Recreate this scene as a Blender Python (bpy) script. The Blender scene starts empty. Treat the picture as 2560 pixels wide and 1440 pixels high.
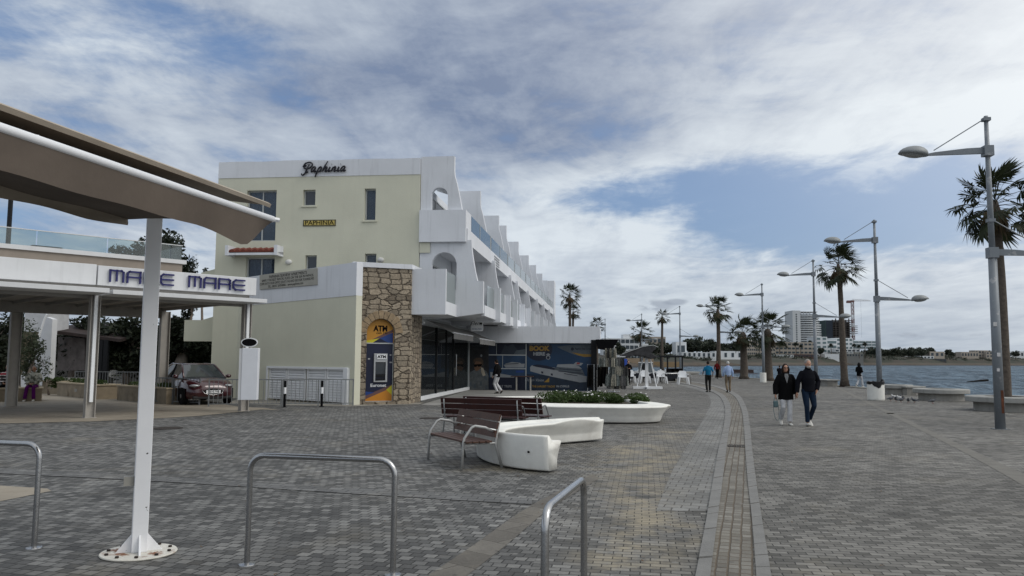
import bpy, bmesh, math, random
from mathutils import Vector, Matrix, noise
from mathutils.geometry import tessellate_polygon
random.seed(7)
R = math.radians
PI = math.pi
scene = bpy.context.scene
col = scene.collection

# ------------------------------------------------------------------ camera
EYE = Vector((0, 0, 1.75))
FPX = 1991.0
cam_data = bpy.data.cameras.new('camera')
cam_data.sensor_width = 36.0
cam_data.lens = 36.0 * FPX / 2560.0
cam_data.clip_start = 0.05
cam_data.clip_end = 20000.0
cam = bpy.data.objects.new('camera', cam_data)
CM = Matrix.Rotation(R(90 + 5.08), 4, 'X') @ Matrix.Rotation(R(0.41), 4, 'Z')
cam.matrix_world = Matrix.Translation(EYE) @ CM
col.objects.link(cam)
scene.camera = cam

def ray(px, py):
    return (CM.to_3x3() @ Vector(((px - 1280.0) / FPX, (720.0 - py) / FPX, -1.0))).normalized()
def G(px, py, z=0.0):                 # the point of the level z seen at a pixel of the photograph
    d = ray(px, py)
    return EYE + d * ((z - EYE.z) / d.z)
def at(px, py, Y):                    # the point at distance Y seen at a pixel
    d = ray(px, py)
    return EYE + d * (Y / d.y)

# ------------------------------------------------------------------ light, sky, exposure
SUN_EL, SUN_AZ = 46.0, 103.0          # azimuth from +Y towards +X
scene.view_settings.view_transform = 'Standard'
scene.view_settings.look = 'None'
scene.view_settings.exposure = 0.0
scene.view_settings.gamma = 1.0
scene.view_settings.use_curve_mapping = False
sun_data = bpy.data.lights.new('sun', 'SUN')
sun_data.energy = 1.2
sun_data.angle = R(28)
sun_data.color = (1.0, 0.96, 0.90)
sun = bpy.data.objects.new('sun', sun_data)
sd = Vector((math.sin(R(SUN_AZ)) * math.cos(R(SUN_EL)), math.cos(R(SUN_AZ)) * math.cos(R(SUN_EL)), math.sin(R(SUN_EL))))
sun.rotation_euler = (-sd).to_track_quat('-Z', 'Y').to_euler()
sun.location = sd * 50
col.objects.link(sun)

class NT:                              # a small writer of node trees
    def __init__(s, tree): s.t = tree; s.n = tree.nodes; s.l = tree.links
    def new(s, typ, **kw):
        nd = s.n.new(typ)
        for k, v in kw.items(): setattr(nd, k, v)
        return nd
    def put(s, sock, v):
        if isinstance(v, bpy.types.NodeSocket): s.l.new(v, sock)
        elif v is not None:
            try: sock.default_value = v
            except Exception: sock.default_value = tuple(v) + (1.0,)
    def math(s, op, a, b=0.0, c=None, clamp=False):
        nd = s.new('ShaderNodeMath', operation=op, use_clamp=clamp)
        s.put(nd.inputs[0], a); s.put(nd.inputs[1], b)
        if c is not None: s.put(nd.inputs[2], c)
        return nd.outputs[0]
    def vmath(s, op, a, b=(0, 0, 0), out=0):
        nd = s.new('ShaderNodeVectorMath', operation=op)
        s.put(nd.inputs[0], a); s.put(nd.inputs[1], b)
        return nd.outputs[out]
    def noise(s, vec, scale, detail=4.0, rough=0.55, dist=0.0, out=0):
        nd = s.new('ShaderNodeTexNoise')
        s.put(nd.inputs['Vector'], vec); s.put(nd.inputs['Scale'], scale)
        s.put(nd.inputs['Detail'], detail); s.put(nd.inputs['Roughness'], rough); s.put(nd.inputs['Distortion'], dist)
        return nd.outputs[out]
    def ramp(s, v, a, b, lo=0.0, hi=1.0, smooth=True):
        nd = s.new('ShaderNodeMapRange', interpolation_type='SMOOTHSTEP' if smooth else 'LINEAR')
        s.put(nd.inputs[0], v); s.put(nd.inputs[1], a); s.put(nd.inputs[2], b); s.put(nd.inputs[3], lo); s.put(nd.inputs[4], hi)
        return nd.outputs[0]
    def mix(s, f, a, b, blend='MIX'):
        nd = s.new('ShaderNodeMix', data_type='RGBA', blend_type=blend)
        s.put(nd.inputs[0], f); s.put(nd.inputs[6], a if not isinstance(a, tuple) else tuple(a)[:3] + (1.0,))
        s.put(nd.inputs[7], b if not isinstance(b, tuple) else tuple(b)[:3] + (1.0,))
        return nd.outputs[2]
    def mapping(s, vec, loc=(0, 0, 0), rot=(0, 0, 0), scale=(1, 1, 1)):
        nd = s.new('ShaderNodeMapping')
        s.put(nd.inputs[0], vec); s.put(nd.inputs[1], loc); s.put(nd.inputs[2], rot); s.put(nd.inputs[3], scale)
        return nd.outputs[0]

world = bpy.data.worlds.new('World')
scene.world = world
world.use_nodes = True
world.node_tree.nodes.clear()
W = NT(world.node_tree)
tc = W.new('ShaderNodeTexCoord').outputs['Generated']
sky = W.new('ShaderNodeTexSky', sky_type='NISHITA')
sky.sun_disc = False
sky.sun_elevation = R(SUN_EL)
sky.sun_rotation = R(SUN_AZ)
sky.air_density = 1.0; sky.dust_density = 1.2; sky.ozone_density = 1.4
dirn = W.vmath('NORMALIZE', tc)
sep = W.new('ShaderNodeSeparateXYZ'); W.put(sep.inputs[0], dirn)
dx, dy, dz = sep.outputs
zc = W.math('ADD', W.math('MAXIMUM', dz, 0.0), 0.10)
cmb = W.new('ShaderNodeCombineXYZ')
W.put(cmb.inputs[0], W.math('DIVIDE', dx, zc)); W.put(cmb.inputs[1], W.math('DIVIDE', dy, zc)); W.put(cmb.inputs[2], 0.0)
pl = cmb.outputs[0]                    # the cloud layer seen as a level sheet overhead
def blob(px, py, rx, ry):              # 1 at a direction of the sky, 0 an ellipse away
    c = ray(px, py)
    d = W.vmath('SUBTRACT', dirn, tuple(c))
    d = W.vmath('MULTIPLY', d, (FPX / rx, 1.0, FPX / ry))
    return W.ramp(W.vmath('LENGTH', d, out=1), 0.0, 1.0, 1.0, 0.0)
streak = W.mapping(pl, rot=(0, 0, R(-24)), scale=(1.0, 0.30, 1.0))
n1 = W.noise(streak, 1.15, 8.0, 0.60, 0.5)
n2 = W.noise(W.mapping(pl, loc=(3.1, 7.7, 0), rot=(0, 0, R(20)), scale=(1.0, 0.75, 1.0)), 3.4, 7.0, 0.62, 0.6)
n3 = W.noise(W.mapping(dirn, loc=(1.3, 0.2, 4.1), scale=(1.0, 1.0, 2.4)), 3.0, 9.0, 0.60, 0.5)
n4 = W.noise(W.mapping(dirn, loc=(8.3, 2.2, 1.1), scale=(1.0, 1.0, 3.2)), 9.0, 9.0, 0.62, 0.3)
nn = W.math('ADD', W.math('MULTIPLY', n1, 0.42), W.math('ADD', W.math('MULTIPLY', n2, 0.2), W.math('ADD', W.math('MULTIPLY', n3, 0.28), W.math('MULTIPLY', n4, 0.14))))
# brightness of the cloud sheet
B = W.ramp(nn, 0.40, 0.62, -0.42, 0.44, smooth=False)
def acc(v, b, k): return W.math('ADD', v, W.math('MULTIPLY', b, k))
B = W.math('ADD', B, 0.50)
for px, py, rx, ry, k in SKY_B if 'SKY_B' in globals() else (
        (1220, 120, 900, 420, -0.52), (900, 320, 700, 260, -0.10), (1480, 600, 520, 300, 0.38), (2150, 300, 800, 240, 0.16),
        (330, 120, 330, 170, 0.30), (430, 330, 500, 160, 0.12), (520, 650, 300, 160, 0.20), (2300, 640, 700, 130, 0.12),
        (1900, 700, 900, 170, 0.08), (2400, 860, 500, 60, -0.22), (1700, 800, 700, 90, 0.05), (120, 250, 420, 200, -0.08)):
    B = acc(B, blob(px, py, rx, ry), k)
cloud = W.mix(W.ramp(B, 0.0, 1.0, 0.0, 1.0, smooth=False), (0.205, 0.262, 0.385), (0.70, 0.765, 0.825))
# where the sheet is thin and the blue comes through
M = W.ramp(nn, 0.62, 0.42, -0.60, 0.50, smooth=False)
for px, py, rx, ry, k in (
        (1950, 490, 900, 160, 1.05), (2150, 560, 620, 110, 0.45), (1800, 440, 420, 90, 0.35), (1560, 470, 300, 80, 0.25),
        (100, 540, 420, 120, 0.35), (60, 60, 360, 180, 0.5), (560, 90, 300, 120, 0.3), (2400, 350, 500, 200, 0.30), (2050, 600, 760, 110, 0.55), (2480, 560, 300, 120, 0.3), (1750, 180, 500, 120, 0.15), (750, 560, 260, 120, 0.2), (1480, 620, 420, 130, -0.45), (2350, 60, 400, 150, 0.15), (650, 160, 260, 160, 0.12)):
    M = acc(M, blob(px, py, rx, ry), k)
M = W.math('ADD', M, W.math('MULTIPLY', W.math('SUBTRACT', W.noise(W.mapping(dirn, loc=(2.3, 5.2, 1.1), scale=(1.0, 1.0, 3.6)), 7.0, 9.0, 0.66, 0.4), 0.52), -1.3))
M = W.ramp(M, 0.0, 1.0, 0.0, 0.95)
blue = W.mix(0.42, W.mix(1.0, sky.outputs[0], (0.10, 0.10, 0.10), 'MULTIPLY'), (0.135, 0.275, 0.58))
c1 = W.mix(M, cloud, blue)
# a low pale band above the sea and a few small dark cumulus in it
hb = W.ramp(dz, 0.0, 0.13, 0.45, 0.0)
c1 = W.mix(hb, c1, (0.40, 0.47, 0.535))
for px, py, rx, ry in ((1640, 765, 75, 26), (1690, 755, 50, 14), (2330, 838, 150, 13), (2400, 825, 60, 13), (1390, 722, 60, 16), (1510, 750, 26, 8), (1770, 690, 20, 7)):
    e = W.math('MULTIPLY', blob(px, py, rx, ry), W.ramp(n4, 0.42, 0.58, 0.0, 1.35))
    c1 = W.mix(W.ramp(e, 0.15, 0.95, 0.0, 0.55), c1, (0.245, 0.285, 0.36))
# the bright veil round the hidden sun, behind and to the right of the camera
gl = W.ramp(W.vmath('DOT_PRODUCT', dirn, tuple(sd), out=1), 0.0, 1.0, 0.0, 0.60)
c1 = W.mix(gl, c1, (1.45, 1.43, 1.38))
c1 = W.mix(W.ramp(dz, -0.02, 0.0, 1.0, 0.0), c1, (0.10, 0.11, 0.11))
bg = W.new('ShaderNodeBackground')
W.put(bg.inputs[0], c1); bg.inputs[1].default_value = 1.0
wo = W.new('ShaderNodeOutputWorld')
W.l.new(bg.outputs[0], wo.inputs[0])

# ------------------------------------------------------------------ materials
MATS = {}
def mat(name, colr, rough=0.7, metal=0.0, var=0.12, vs=3.0, bump=0.0, bs=40.0, spec=0.4, streaks=0.0, dirt=None, ds=1.2, dlo=0.52, dhi=0.68):
    if name in MATS: return MATS[name]
    m = bpy.data.materials.new(name); m.use_nodes = True
    t = NT(m.node_tree); p = m.node_tree.nodes['Principled BSDF']
    tcn = t.new('ShaderNodeTexCoord').outputs['Object']
    c = tuple(colr) + (1.0,)
    if var:
        n = t.noise(tcn, vs, 6.0, 0.6)
        f = t.ramp(n, 0.3, 0.7, 1.0 - var, 1.0 + var, smooth=False)
        s = t.new('ShaderNodeVectorMath', operation='SCALE'); s.inputs[0].default_value = colr
        t.put(s.inputs['Scale'], f); cs = s.outputs[0]
        if streaks:
            n2 = t.noise(t.mapping(tcn, scale=(3.0, 3.0, 0.22)), 2.2, 5.0, 0.6)
            s2 = t.new('ShaderNodeVectorMath', operation='SCALE'); t.l.new(cs, s2.inputs[0])
            t.put(s2.inputs['Scale'], t.ramp(n2, 0.5, 0.75, 1.0, 1.0 - streaks)); cs = s2.outputs[0]
        if dirt:
            n3 = t.noise(tcn, ds, 7.0, 0.65, 0.3)
            cs = t.mix(t.ramp(n3, dlo, dhi), cs, dirt)
        t.l.new(cs, p.inputs['Base Color'])
    else:
        p.inputs['Base Color'].default_value = c
    p.inputs['Roughness'].default_value = rough
    p.inputs['Metallic'].default_value = metal
    p.inputs['Specular IOR Level'].default_value = spec
    if bump:
        b = t.new('ShaderNodeBump'); b.inputs['Strength'].default_value = bump; b.inputs['Distance'].default_value = 0.02
        t.put(b.inputs['Height'], t.noise(tcn, bs, 5.0, 0.6)); t.l.new(b.outputs[0], p.inputs['Normal'])
    MATS[name] = m
    return m

def glassy(name, tint=(0.75, 0.85, 0.88), through=0.75, rough=0.02, ior=1.5):
    m = bpy.data.materials.new(name); m.use_nodes = True
    t = NT(m.node_tree); t.n.clear()
    tr = t.new('ShaderNodeBsdfTransparent'); tr.inputs[0].default_value = tint + (1,)
    df = t.new('ShaderNodeBsdfPrincipled'); df.inputs['Base Color'].default_value = tuple(c * 0.5 for c in tint) + (1,); df.inputs['Roughness'].default_value = 0.3
    gl = t.new('ShaderNodeBsdfGlossy'); gl.inputs['Roughness'].default_value = rough
    fr = t.new('ShaderNodeFresnel'); fr.inputs[0].default_value = ior
    m1 = t.new('ShaderNodeMixShader'); m1.inputs[0].default_value = through
    t.l.new(df.outputs[0], m1.inputs[1]); t.l.new(tr.outputs[0], m1.inputs[2])
    m2 = t.new('ShaderNodeMixShader'); t.l.new(fr.outputs[0], m2.inputs[0])
    t.l.new(m1.outputs[0], m2.inputs[1]); t.l.new(gl.outputs[0], m2.inputs[2])
    o = t.new('ShaderNodeOutputMaterial'); t.l.new(m2.outputs[0], o.inputs[0])
    return m

WHITE = mat('white_render', (0.65, 0.67, 0.705), 0.85, var=0.05, vs=0.8, bump=0.25, bs=30, streaks=0.12)
CREAM = mat('cream_render', (0.59, 0.585, 0.475), 0.9, var=0.06, vs=0.6, bump=0.3, bs=25, streaks=0.03)
PAINT = mat('white_paint', (0.76, 0.775, 0.79), 0.45, var=0.04, vs=2)
CONC = mat('white_concrete', (0.74, 0.735, 0.69), 0.65, var=0.07, vs=3, bump=0.2, bs=60, dirt=(0.60, 0.58, 0.53), ds=1.6, dlo=0.52, dhi=0.80)
GREYC = mat('grey_concrete', (0.30, 0.29, 0.265), 0.85, var=0.15, vs=3, bump=0.5, bs=40, streaks=0.2)
STONEB = mat('beige_stone_cladding', (0.25, 0.205, 0.145), 0.8, var=0.22, vs=2.5, bump=0.3, bs=20, dirt=(0.13, 0.095, 0.055), ds=1.3, dlo=0.5, dhi=0.72)
STEEL = mat('brushed_steel', (0.42, 0.42, 0.42), 0.26, 1.0, var=0.08, vs=9, bump=0.05)
GALV = mat('galvanised_steel', (0.20, 0.21, 0.215), 0.5, 0.5, var=0.12, vs=6)
LAMPG = mat('grey_lamp_paint', (0.185, 0.205, 0.225), 0.5, 0.15, var=0.08, vs=3, dirt=(0.30, 0.31, 0.32), ds=4, dlo=0.58, dhi=0.66)
LAMPL = mat('pale_lamp_paint', (0.22, 0.235, 0.24), 0.5, 0.1, var=0.08, vs=3)
DARK = mat('dark_metal', (0.010, 0.011, 0.013), 0.6, 0.0, var=0.1, spec=0.2)
BLACK = mat('black_fabric', (0.004, 0.004, 0.005), 0.9, var=0.2, vs=12, spec=0.12)
WOOD = mat('brown_timber', (0.060, 0.026, 0.016), 0.42, var=0.30, vs=7, bump=0.15, bs=25)
WOODR = mat('red_timber', (0.036, 0.011, 0.009), 0.42, var=0.22, vs=7, bump=0.1, bs=25)
TILE = mat('terracotta', (0.15, 0.038, 0.024), 0.75, var=0.3, vs=7, bump=0.3)
PANE = mat('window_pane', (0.055, 0.095, 0.135), 0.08, 0.0, var=0.12, vs=0.7, spec=0.8)
PANED = mat('dark_window_pane', (0.022, 0.028, 0.036), 0.1, 0.0, var=0.2, vs=0.7, spec=0.8)
FRAME = mat('pale_frame', (0.42, 0.44, 0.44), 0.5, var=0.03)
GLASS = glassy('rail_glass', (0.80, 0.87, 0.86), 0.92)
GLASSB = glassy('blue_rail_glass', (0.36, 0.58, 0.70), 0.62)
GLASSF = glassy('frosted_rail_glass', (0.62, 0.74, 0.74), 0.30, 0.2)
SHOPG = glassy('shop_glass', (0.62, 0.72, 0.74), 0.93)
FABRIC = mat('beige_awning_fabric', (0.34, 0.295, 0.24), 0.9, var=0.14, vs=2.2, bump=0.25, bs=3.5)
FABRICD = mat('brown_awning_fabric', (0.125, 0.101, 0.082), 0.9, var=0.14, vs=2.2, bump=0.35, bs=3.0)
AWNG = mat('grey_awning_fabric', (0.24, 0.235, 0.225), 0.85, var=0.1, vs=5)
BARK = mat('palm_bark', (0.088, 0.072, 0.058), 0.95, var=0.35, vs=9, bump=1.0, bs=14)
BARKT = mat('tree_bark', (0.16, 0.13, 0.105), 0.95, var=0.3, vs=6, bump=0.9, bs=12)
SKIN = mat('skin', (0.42, 0.235, 0.165), 0.55, var=0.08, vs=20)
SOIL = mat('soil', (0.055, 0.045, 0.032), 0.95, var=0.4, vs=18, bump=0.8)

def leaf(name, a, b, trans=0.25):
    if name in MATS: return MATS[name]
    m = bpy.data.materials.new(name); m.use_nodes = True
    t = NT(m.node_tree); p = m.node_tree.nodes['Principled BSDF']
    g = t.new('ShaderNodeNewGeometry')
    f = g.outputs['Random Per Island']
    tcn = t.new('ShaderNodeTexCoord').outputs['Object']
    n = t.noise(tcn, 0.9, 3.0)
    f2 = t.math('ADD', t.math('MULTIPLY', f, 0.6), t.ramp(n, 0.35, 0.65, 0.0, 0.5))
    t.l.new(t.mix(f2, a, b), p.inputs['Base Color'])
    p.inputs['Roughness'].default_value = 0.6
    p.inputs['Specular IOR Level'].default_value = 0.25
    tl = t.new('ShaderNodeBsdfTranslucent'); tl.inputs[0].default_value = tuple(b) + (1,)
    ms = t.new('ShaderNodeMixShader'); ms.inputs[0].default_value = trans
    o = [x for x in t.n if x.type == 'OUTPUT_MATERIAL'][0]
    t.l.new(p.outputs[0], ms.inputs[1]); t.l.new(tl.outputs[0], ms.inputs[2]); t.l.new(ms.outputs[0], o.inputs[0])
    MATS[name] = m
    return m
PALM = leaf('palm_leaf', (0.007, 0.011, 0.006), (0.036, 0.046, 0.020), 0.15)
PALMDRY = leaf('dry_palm_leaf', (0.075, 0.055, 0.03), (0.16, 0.12, 0.07))
LEAFD = leaf('dark_leaf', (0.006, 0.010, 0.006), (0.026, 0.034, 0.018), 0.12)
LEAFM = leaf('olive_leaf', (0.022, 0.032, 0.016), (0.07, 0.085, 0.05))
LEAFB = leaf('bush_leaf', (0.015, 0.032, 0.008), (0.060, 0.095, 0.025))
LEAFF = leaf('far_leaf', (0.014, 0.02, 0.014), (0.045, 0.055, 0.036), 0.1)

# ------------------------------------------------------------------ objects
def tag(o, label=None, cat=None, group=None, kind=None):
    if label: o['label'] = label
    if cat: o['category'] = cat
    if group: o['group'] = group
    if kind: o['kind'] = kind
    return o
def mw(o):
    m = o.matrix_basis.copy()
    return m if o.parent is None else mw(o.parent) @ o.matrix_parent_inverse @ m
def thing(name, label, cat, loc=(0, 0, 0), rz=0.0, group=None):
    o = bpy.data.objects.new(name, None); col.objects.link(o)
    o.location = loc; o.rotation_euler = (0, 0, rz); o.empty_display_size = 0.2
    o.matrix_basis = Matrix.Translation(Vector(loc)) @ Matrix.Rotation(rz, 4, 'Z')
    return tag(o, label, cat, group)
def copy_tree(o, parent=None):
    c = o.copy(); col.objects.link(c)
    if parent is not None:
        c.parent = parent; c.matrix_parent_inverse = o.matrix_parent_inverse.copy()
    for ch in KIDS.get(o.name, ()): copy_tree(ch, c)
    return c
KIDS = {}

def frame(P, Q):                      # x from P to Q, y away to the left of it, z up
    P = Vector(P); Q = Vector(Q); x = Q - P; x.z = 0; x.normalize()
    y = Vector((-x.y, x.x, 0))
    return Matrix(((x.x, y.x, 0, P.x), (x.y, y.y, 0, P.y), (0, 0, 1, P.z), (0, 0, 0, 1)))
def hit(M, px, py, y=0.0):            # local point of M's plane (local y = const) seen at a pixel
    I = M.inverted(); o = I @ EYE; d = I.to_3x3() @ ray(px, py)
    return o + d * ((y - o.y) / d.y)
def hitx(M, px, py, x=0.0):
    I = M.inverted(); o = I @ EYE; d = I.to_3x3() @ ray(px, py)
    return o + d * ((x - o.x) / d.x)
def TM(x=0, y=0, z=0, rz=0, rx=0, ry=0, s=1.0):
    return Matrix.Translation((x, y, z)) @ Matrix.Rotation(rz, 4, 'Z') @ Matrix.Rotation(rx, 4, 'X') @ Matrix.Rotation(ry, 4, 'Y') @ Matrix.Scale(s, 4)
UP = Matrix.Rotation(R(90), 4, 'X')    # local XY drawing stood up: (x, y) -> (x, z), its +Z towards -Y

class MB:
    def __init__(s, M=None): s.v = []; s.f = []; s.M = M or Matrix.Identity(4)
    def add(s, vs, fs, M=None):
        T = s.M @ M if M is not None else s.M
        n = len(s.v); s.v += [T @ Vector(v) for v in vs]; s.f += [tuple(i + n for i in f) for f in fs]; return s
    def box(s, x0, x1, y0, y1, z0, z1, M=None):
        return s.add([(x0, y0, z0), (x1, y0, z0), (x1, y1, z0), (x0, y1, z0), (x0, y0, z1), (x1, y0, z1), (x1, y1, z1), (x0, y1, z1)],
              [(0, 3, 2, 1), (4, 5, 6, 7), (0, 1, 5, 4), (1, 2, 6, 5), (2, 3, 7, 6), (3, 0, 4, 7)], M)
    def prism(s, pts, z0, z1, M=None):
        n = len(pts)
        a = sum(pts[i][0] * pts[(i + 1) % n][1] - pts[(i + 1) % n][0] * pts[i][1] for i in range(n))
        if a < 0: pts = pts[::-1]
        return s.add([(p[0], p[1], z0) for p in pts] + [(p[0], p[1], z1) for p in pts],
              [tuple(range(n))[::-1], tuple(range(n, 2 * n))] + [(i, (i + 1) % n, n + (i + 1) % n, n + i) for i in range(n)], M)
    def plate(s, outline, holes, t, M=None):      # drawing in local x,z; thickness from y=0 to y=t
        loops = [outline] + list(holes)
        tris = tessellate_polygon([[Vector((p[0], p[1], 0)) for p in lp] for lp in loops])
        flat = [p for lp in loops for p in lp]; n = len(flat)
        vs = [(p[0], 0, p[1]) for p in flat] + [(p[0], t, p[1]) for p in flat]
        fs = []
        for a, b, c in tris:
            A, B, C_ = flat[a], flat[b], flat[c]
            ar = (B[0] - A[0]) * (C_[1] - A[1]) - (C_[0] - A[0]) * (B[1] - A[1])
            if abs(ar) < 1e-12: continue
            if ar < 0: a, c = c, a
            fs += [(a, b, c), (n + c, n + b, n + a)]
        k = 0
        for lp in loops:
            m = len(lp)
            for i in range(m): fs.append((k + i, n + k + i, n + k + (i + 1) % m, k + (i + 1) % m))
            k += m
        return s.add(vs, fs, M)
    def tube(s, pts, rad, seg=10, M=None, flat=None):
        pts = [Vector(p) for p in pts]; n = len(pts)
        if not hasattr(rad, '__len__'): rad = [rad] * n
        vs = []; fs = []; up = None
        for i, p in enumerate(pts):
            d = (pts[min(i + 1, n - 1)] - pts[max(i - 1, 0)]).normalized()
            if up is None:
                up = Vector((0, 0, 1)) if abs(d.z) < 0.9 else Vector((0, 1, 0))
            a = d.cross(up).normalized(); b = a.cross(d).normalized(); up = b
            r = rad[i]; ra, rb = (r if hasattr(r, '__len__') else (r, r))
            for k in range(seg):
                t = 2 * PI * k / seg
                vs.append(p + a * (math.cos(t) * ra) + b * (math.sin(t) * rb))
        for i in range(n - 1):
            for k in range(seg):
                q = (k + 1) % seg
                fs.append((i * seg + k, i * seg + q, (i + 1) * seg + q, (i + 1) * seg + k))
        fs.append(tuple(range(seg))[::-1]); fs.append(tuple((n - 1) * seg + k for k in range(seg)))
        return s.add(vs, fs, M)
    def lathe(s, prof, seg=24, M=None):
        vs = []; fs = []; n = len(prof)
        for r, z in prof:
            for k in range(seg):
                t = 2 * PI * k / seg; vs.append((math.cos(t) * r, math.sin(t) * r, z))
        for i in range(n - 1):
            for k in range(seg):
                q = (k + 1) % seg
                fs.append((i * seg + k, i * seg + q, (i + 1) * seg + q, (i + 1) * seg + k))
        fs.append(tuple(range(seg))[::-1]); fs.append(tuple((n - 1) * seg + k for k in range(seg)))
        return s.add(vs, fs, M)
    def ball(s, c, rx, ry=None, rz=None, seg=14, rings=9, M=None):
        ry = rx if ry is None else ry; rz = rx if rz is None else rz
        pr = [(math.sin(PI * i / rings), -math.cos(PI * i / rings)) for i in range(rings + 1)]
        pr[0] = (0.02, -1); pr[-1] = (0.02, 1)
        T = Matrix.Translation(Vector(c)) @ Matrix.Diagonal((rx, ry, rz, 1))
        return s.lathe(pr, seg, (M @ T) if M is not None else T)
    def text(s, body, size, M, extrude=0.004, shear=0.0, align='CENTER', offset=0.0, width=None, sx=1.0):
        cu = bpy.data.curves.new('t', 'FONT'); cu.body = body; cu.size = size; cu.shear = shear
        cu.align_x = align; cu.align_y = 'CENTER'; cu.extrude = extrude; cu.offset = offset; cu.resolution_u = 3
        ob = bpy.data.objects.new('t', cu); col.objects.link(ob)
        bpy.context.view_layer.update()
        me = ob.evaluated_get(bpy.context.evaluated_depsgraph_get()).to_mesh()
        vs = [v.co.copy() for v in me.vertices]
        if width and vs:
            w = max(v.x for v in vs) - min(v.x for v in vs); sx = width / w
        T = M @ Matrix.Diagonal((sx, 1, 1, 1))
        s.add(vs, [tuple(p.vertices) for p in me.polygons], T)
        bpy.data.objects.remove(ob); bpy.data.curves.remove(cu)
        return s
    def build(s, name, material, parent=None, smooth=False, bevel=0.0, voxel=0.0, soft=0, keep=True, seg=2):
        me = bpy.data.meshes.new(name)
        P = mw(parent) if parent is not None else Matrix.Identity(4)
        me.from_pydata([tuple(v) for v in s.v], [], s.f)
        if voxel:
            me = remesh(me, voxel, soft)
        mats = material if isinstance(material, (list, tuple)) else [material]
        for m in mats: me.materials.append(m)
        me.validate(); me.update()
        if smooth and me.polygons: me.polygons.foreach_set('use_smooth', [True] * len(me.polygons))
        o = bpy.data.objects.new(name, me); col.objects.link(o)
        if parent is not None:
            o.parent = parent; o.matrix_parent_inverse = P.inverted()
            KIDS.setdefault(parent.name, []).append(o)
        if bevel:
            b = o.modifiers.new('bevel', 'BEVEL'); b.width = bevel; b.segments = seg; b.limit_method = 'ANGLE'; b.angle_limit = R(35)
            b.harden_normals = False
        return o
def remesh(me, voxel, soft):
    tmp = bpy.data.objects.new('tmp', me); col.objects.link(tmp)
    md = tmp.modifiers.new('r', 'REMESH'); md.mode = 'VOXEL'; md.voxel_size = voxel
    if soft:
        ms = tmp.modifiers.new('s', 'SMOOTH'); ms.iterations = soft; ms.factor = 0.5
    bpy.context.view_layer.update()
    out = bpy.data.meshes.new_from_object(tmp.evaluated_get(bpy.context.evaluated_depsgraph_get()))
    bpy.data.objects.remove(tmp); bpy.data.meshes.remove(me)
    return out
def rect(x0, z0, x1, z1): return [(x0, z0), (x1, z0), (x1, z1), (x0, z1)]
def arch(x0, z0, x1, z1, n=14):       # opening with a round head
    r = (x1 - x0) / 2; cx = (x0 + x1) / 2
    return [(x0, z0), (x1, z0)] + [(cx + r * math.cos(PI * i / n), z1 - r + r * math.sin(PI * i / n)) for i in range(n + 1)]

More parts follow.
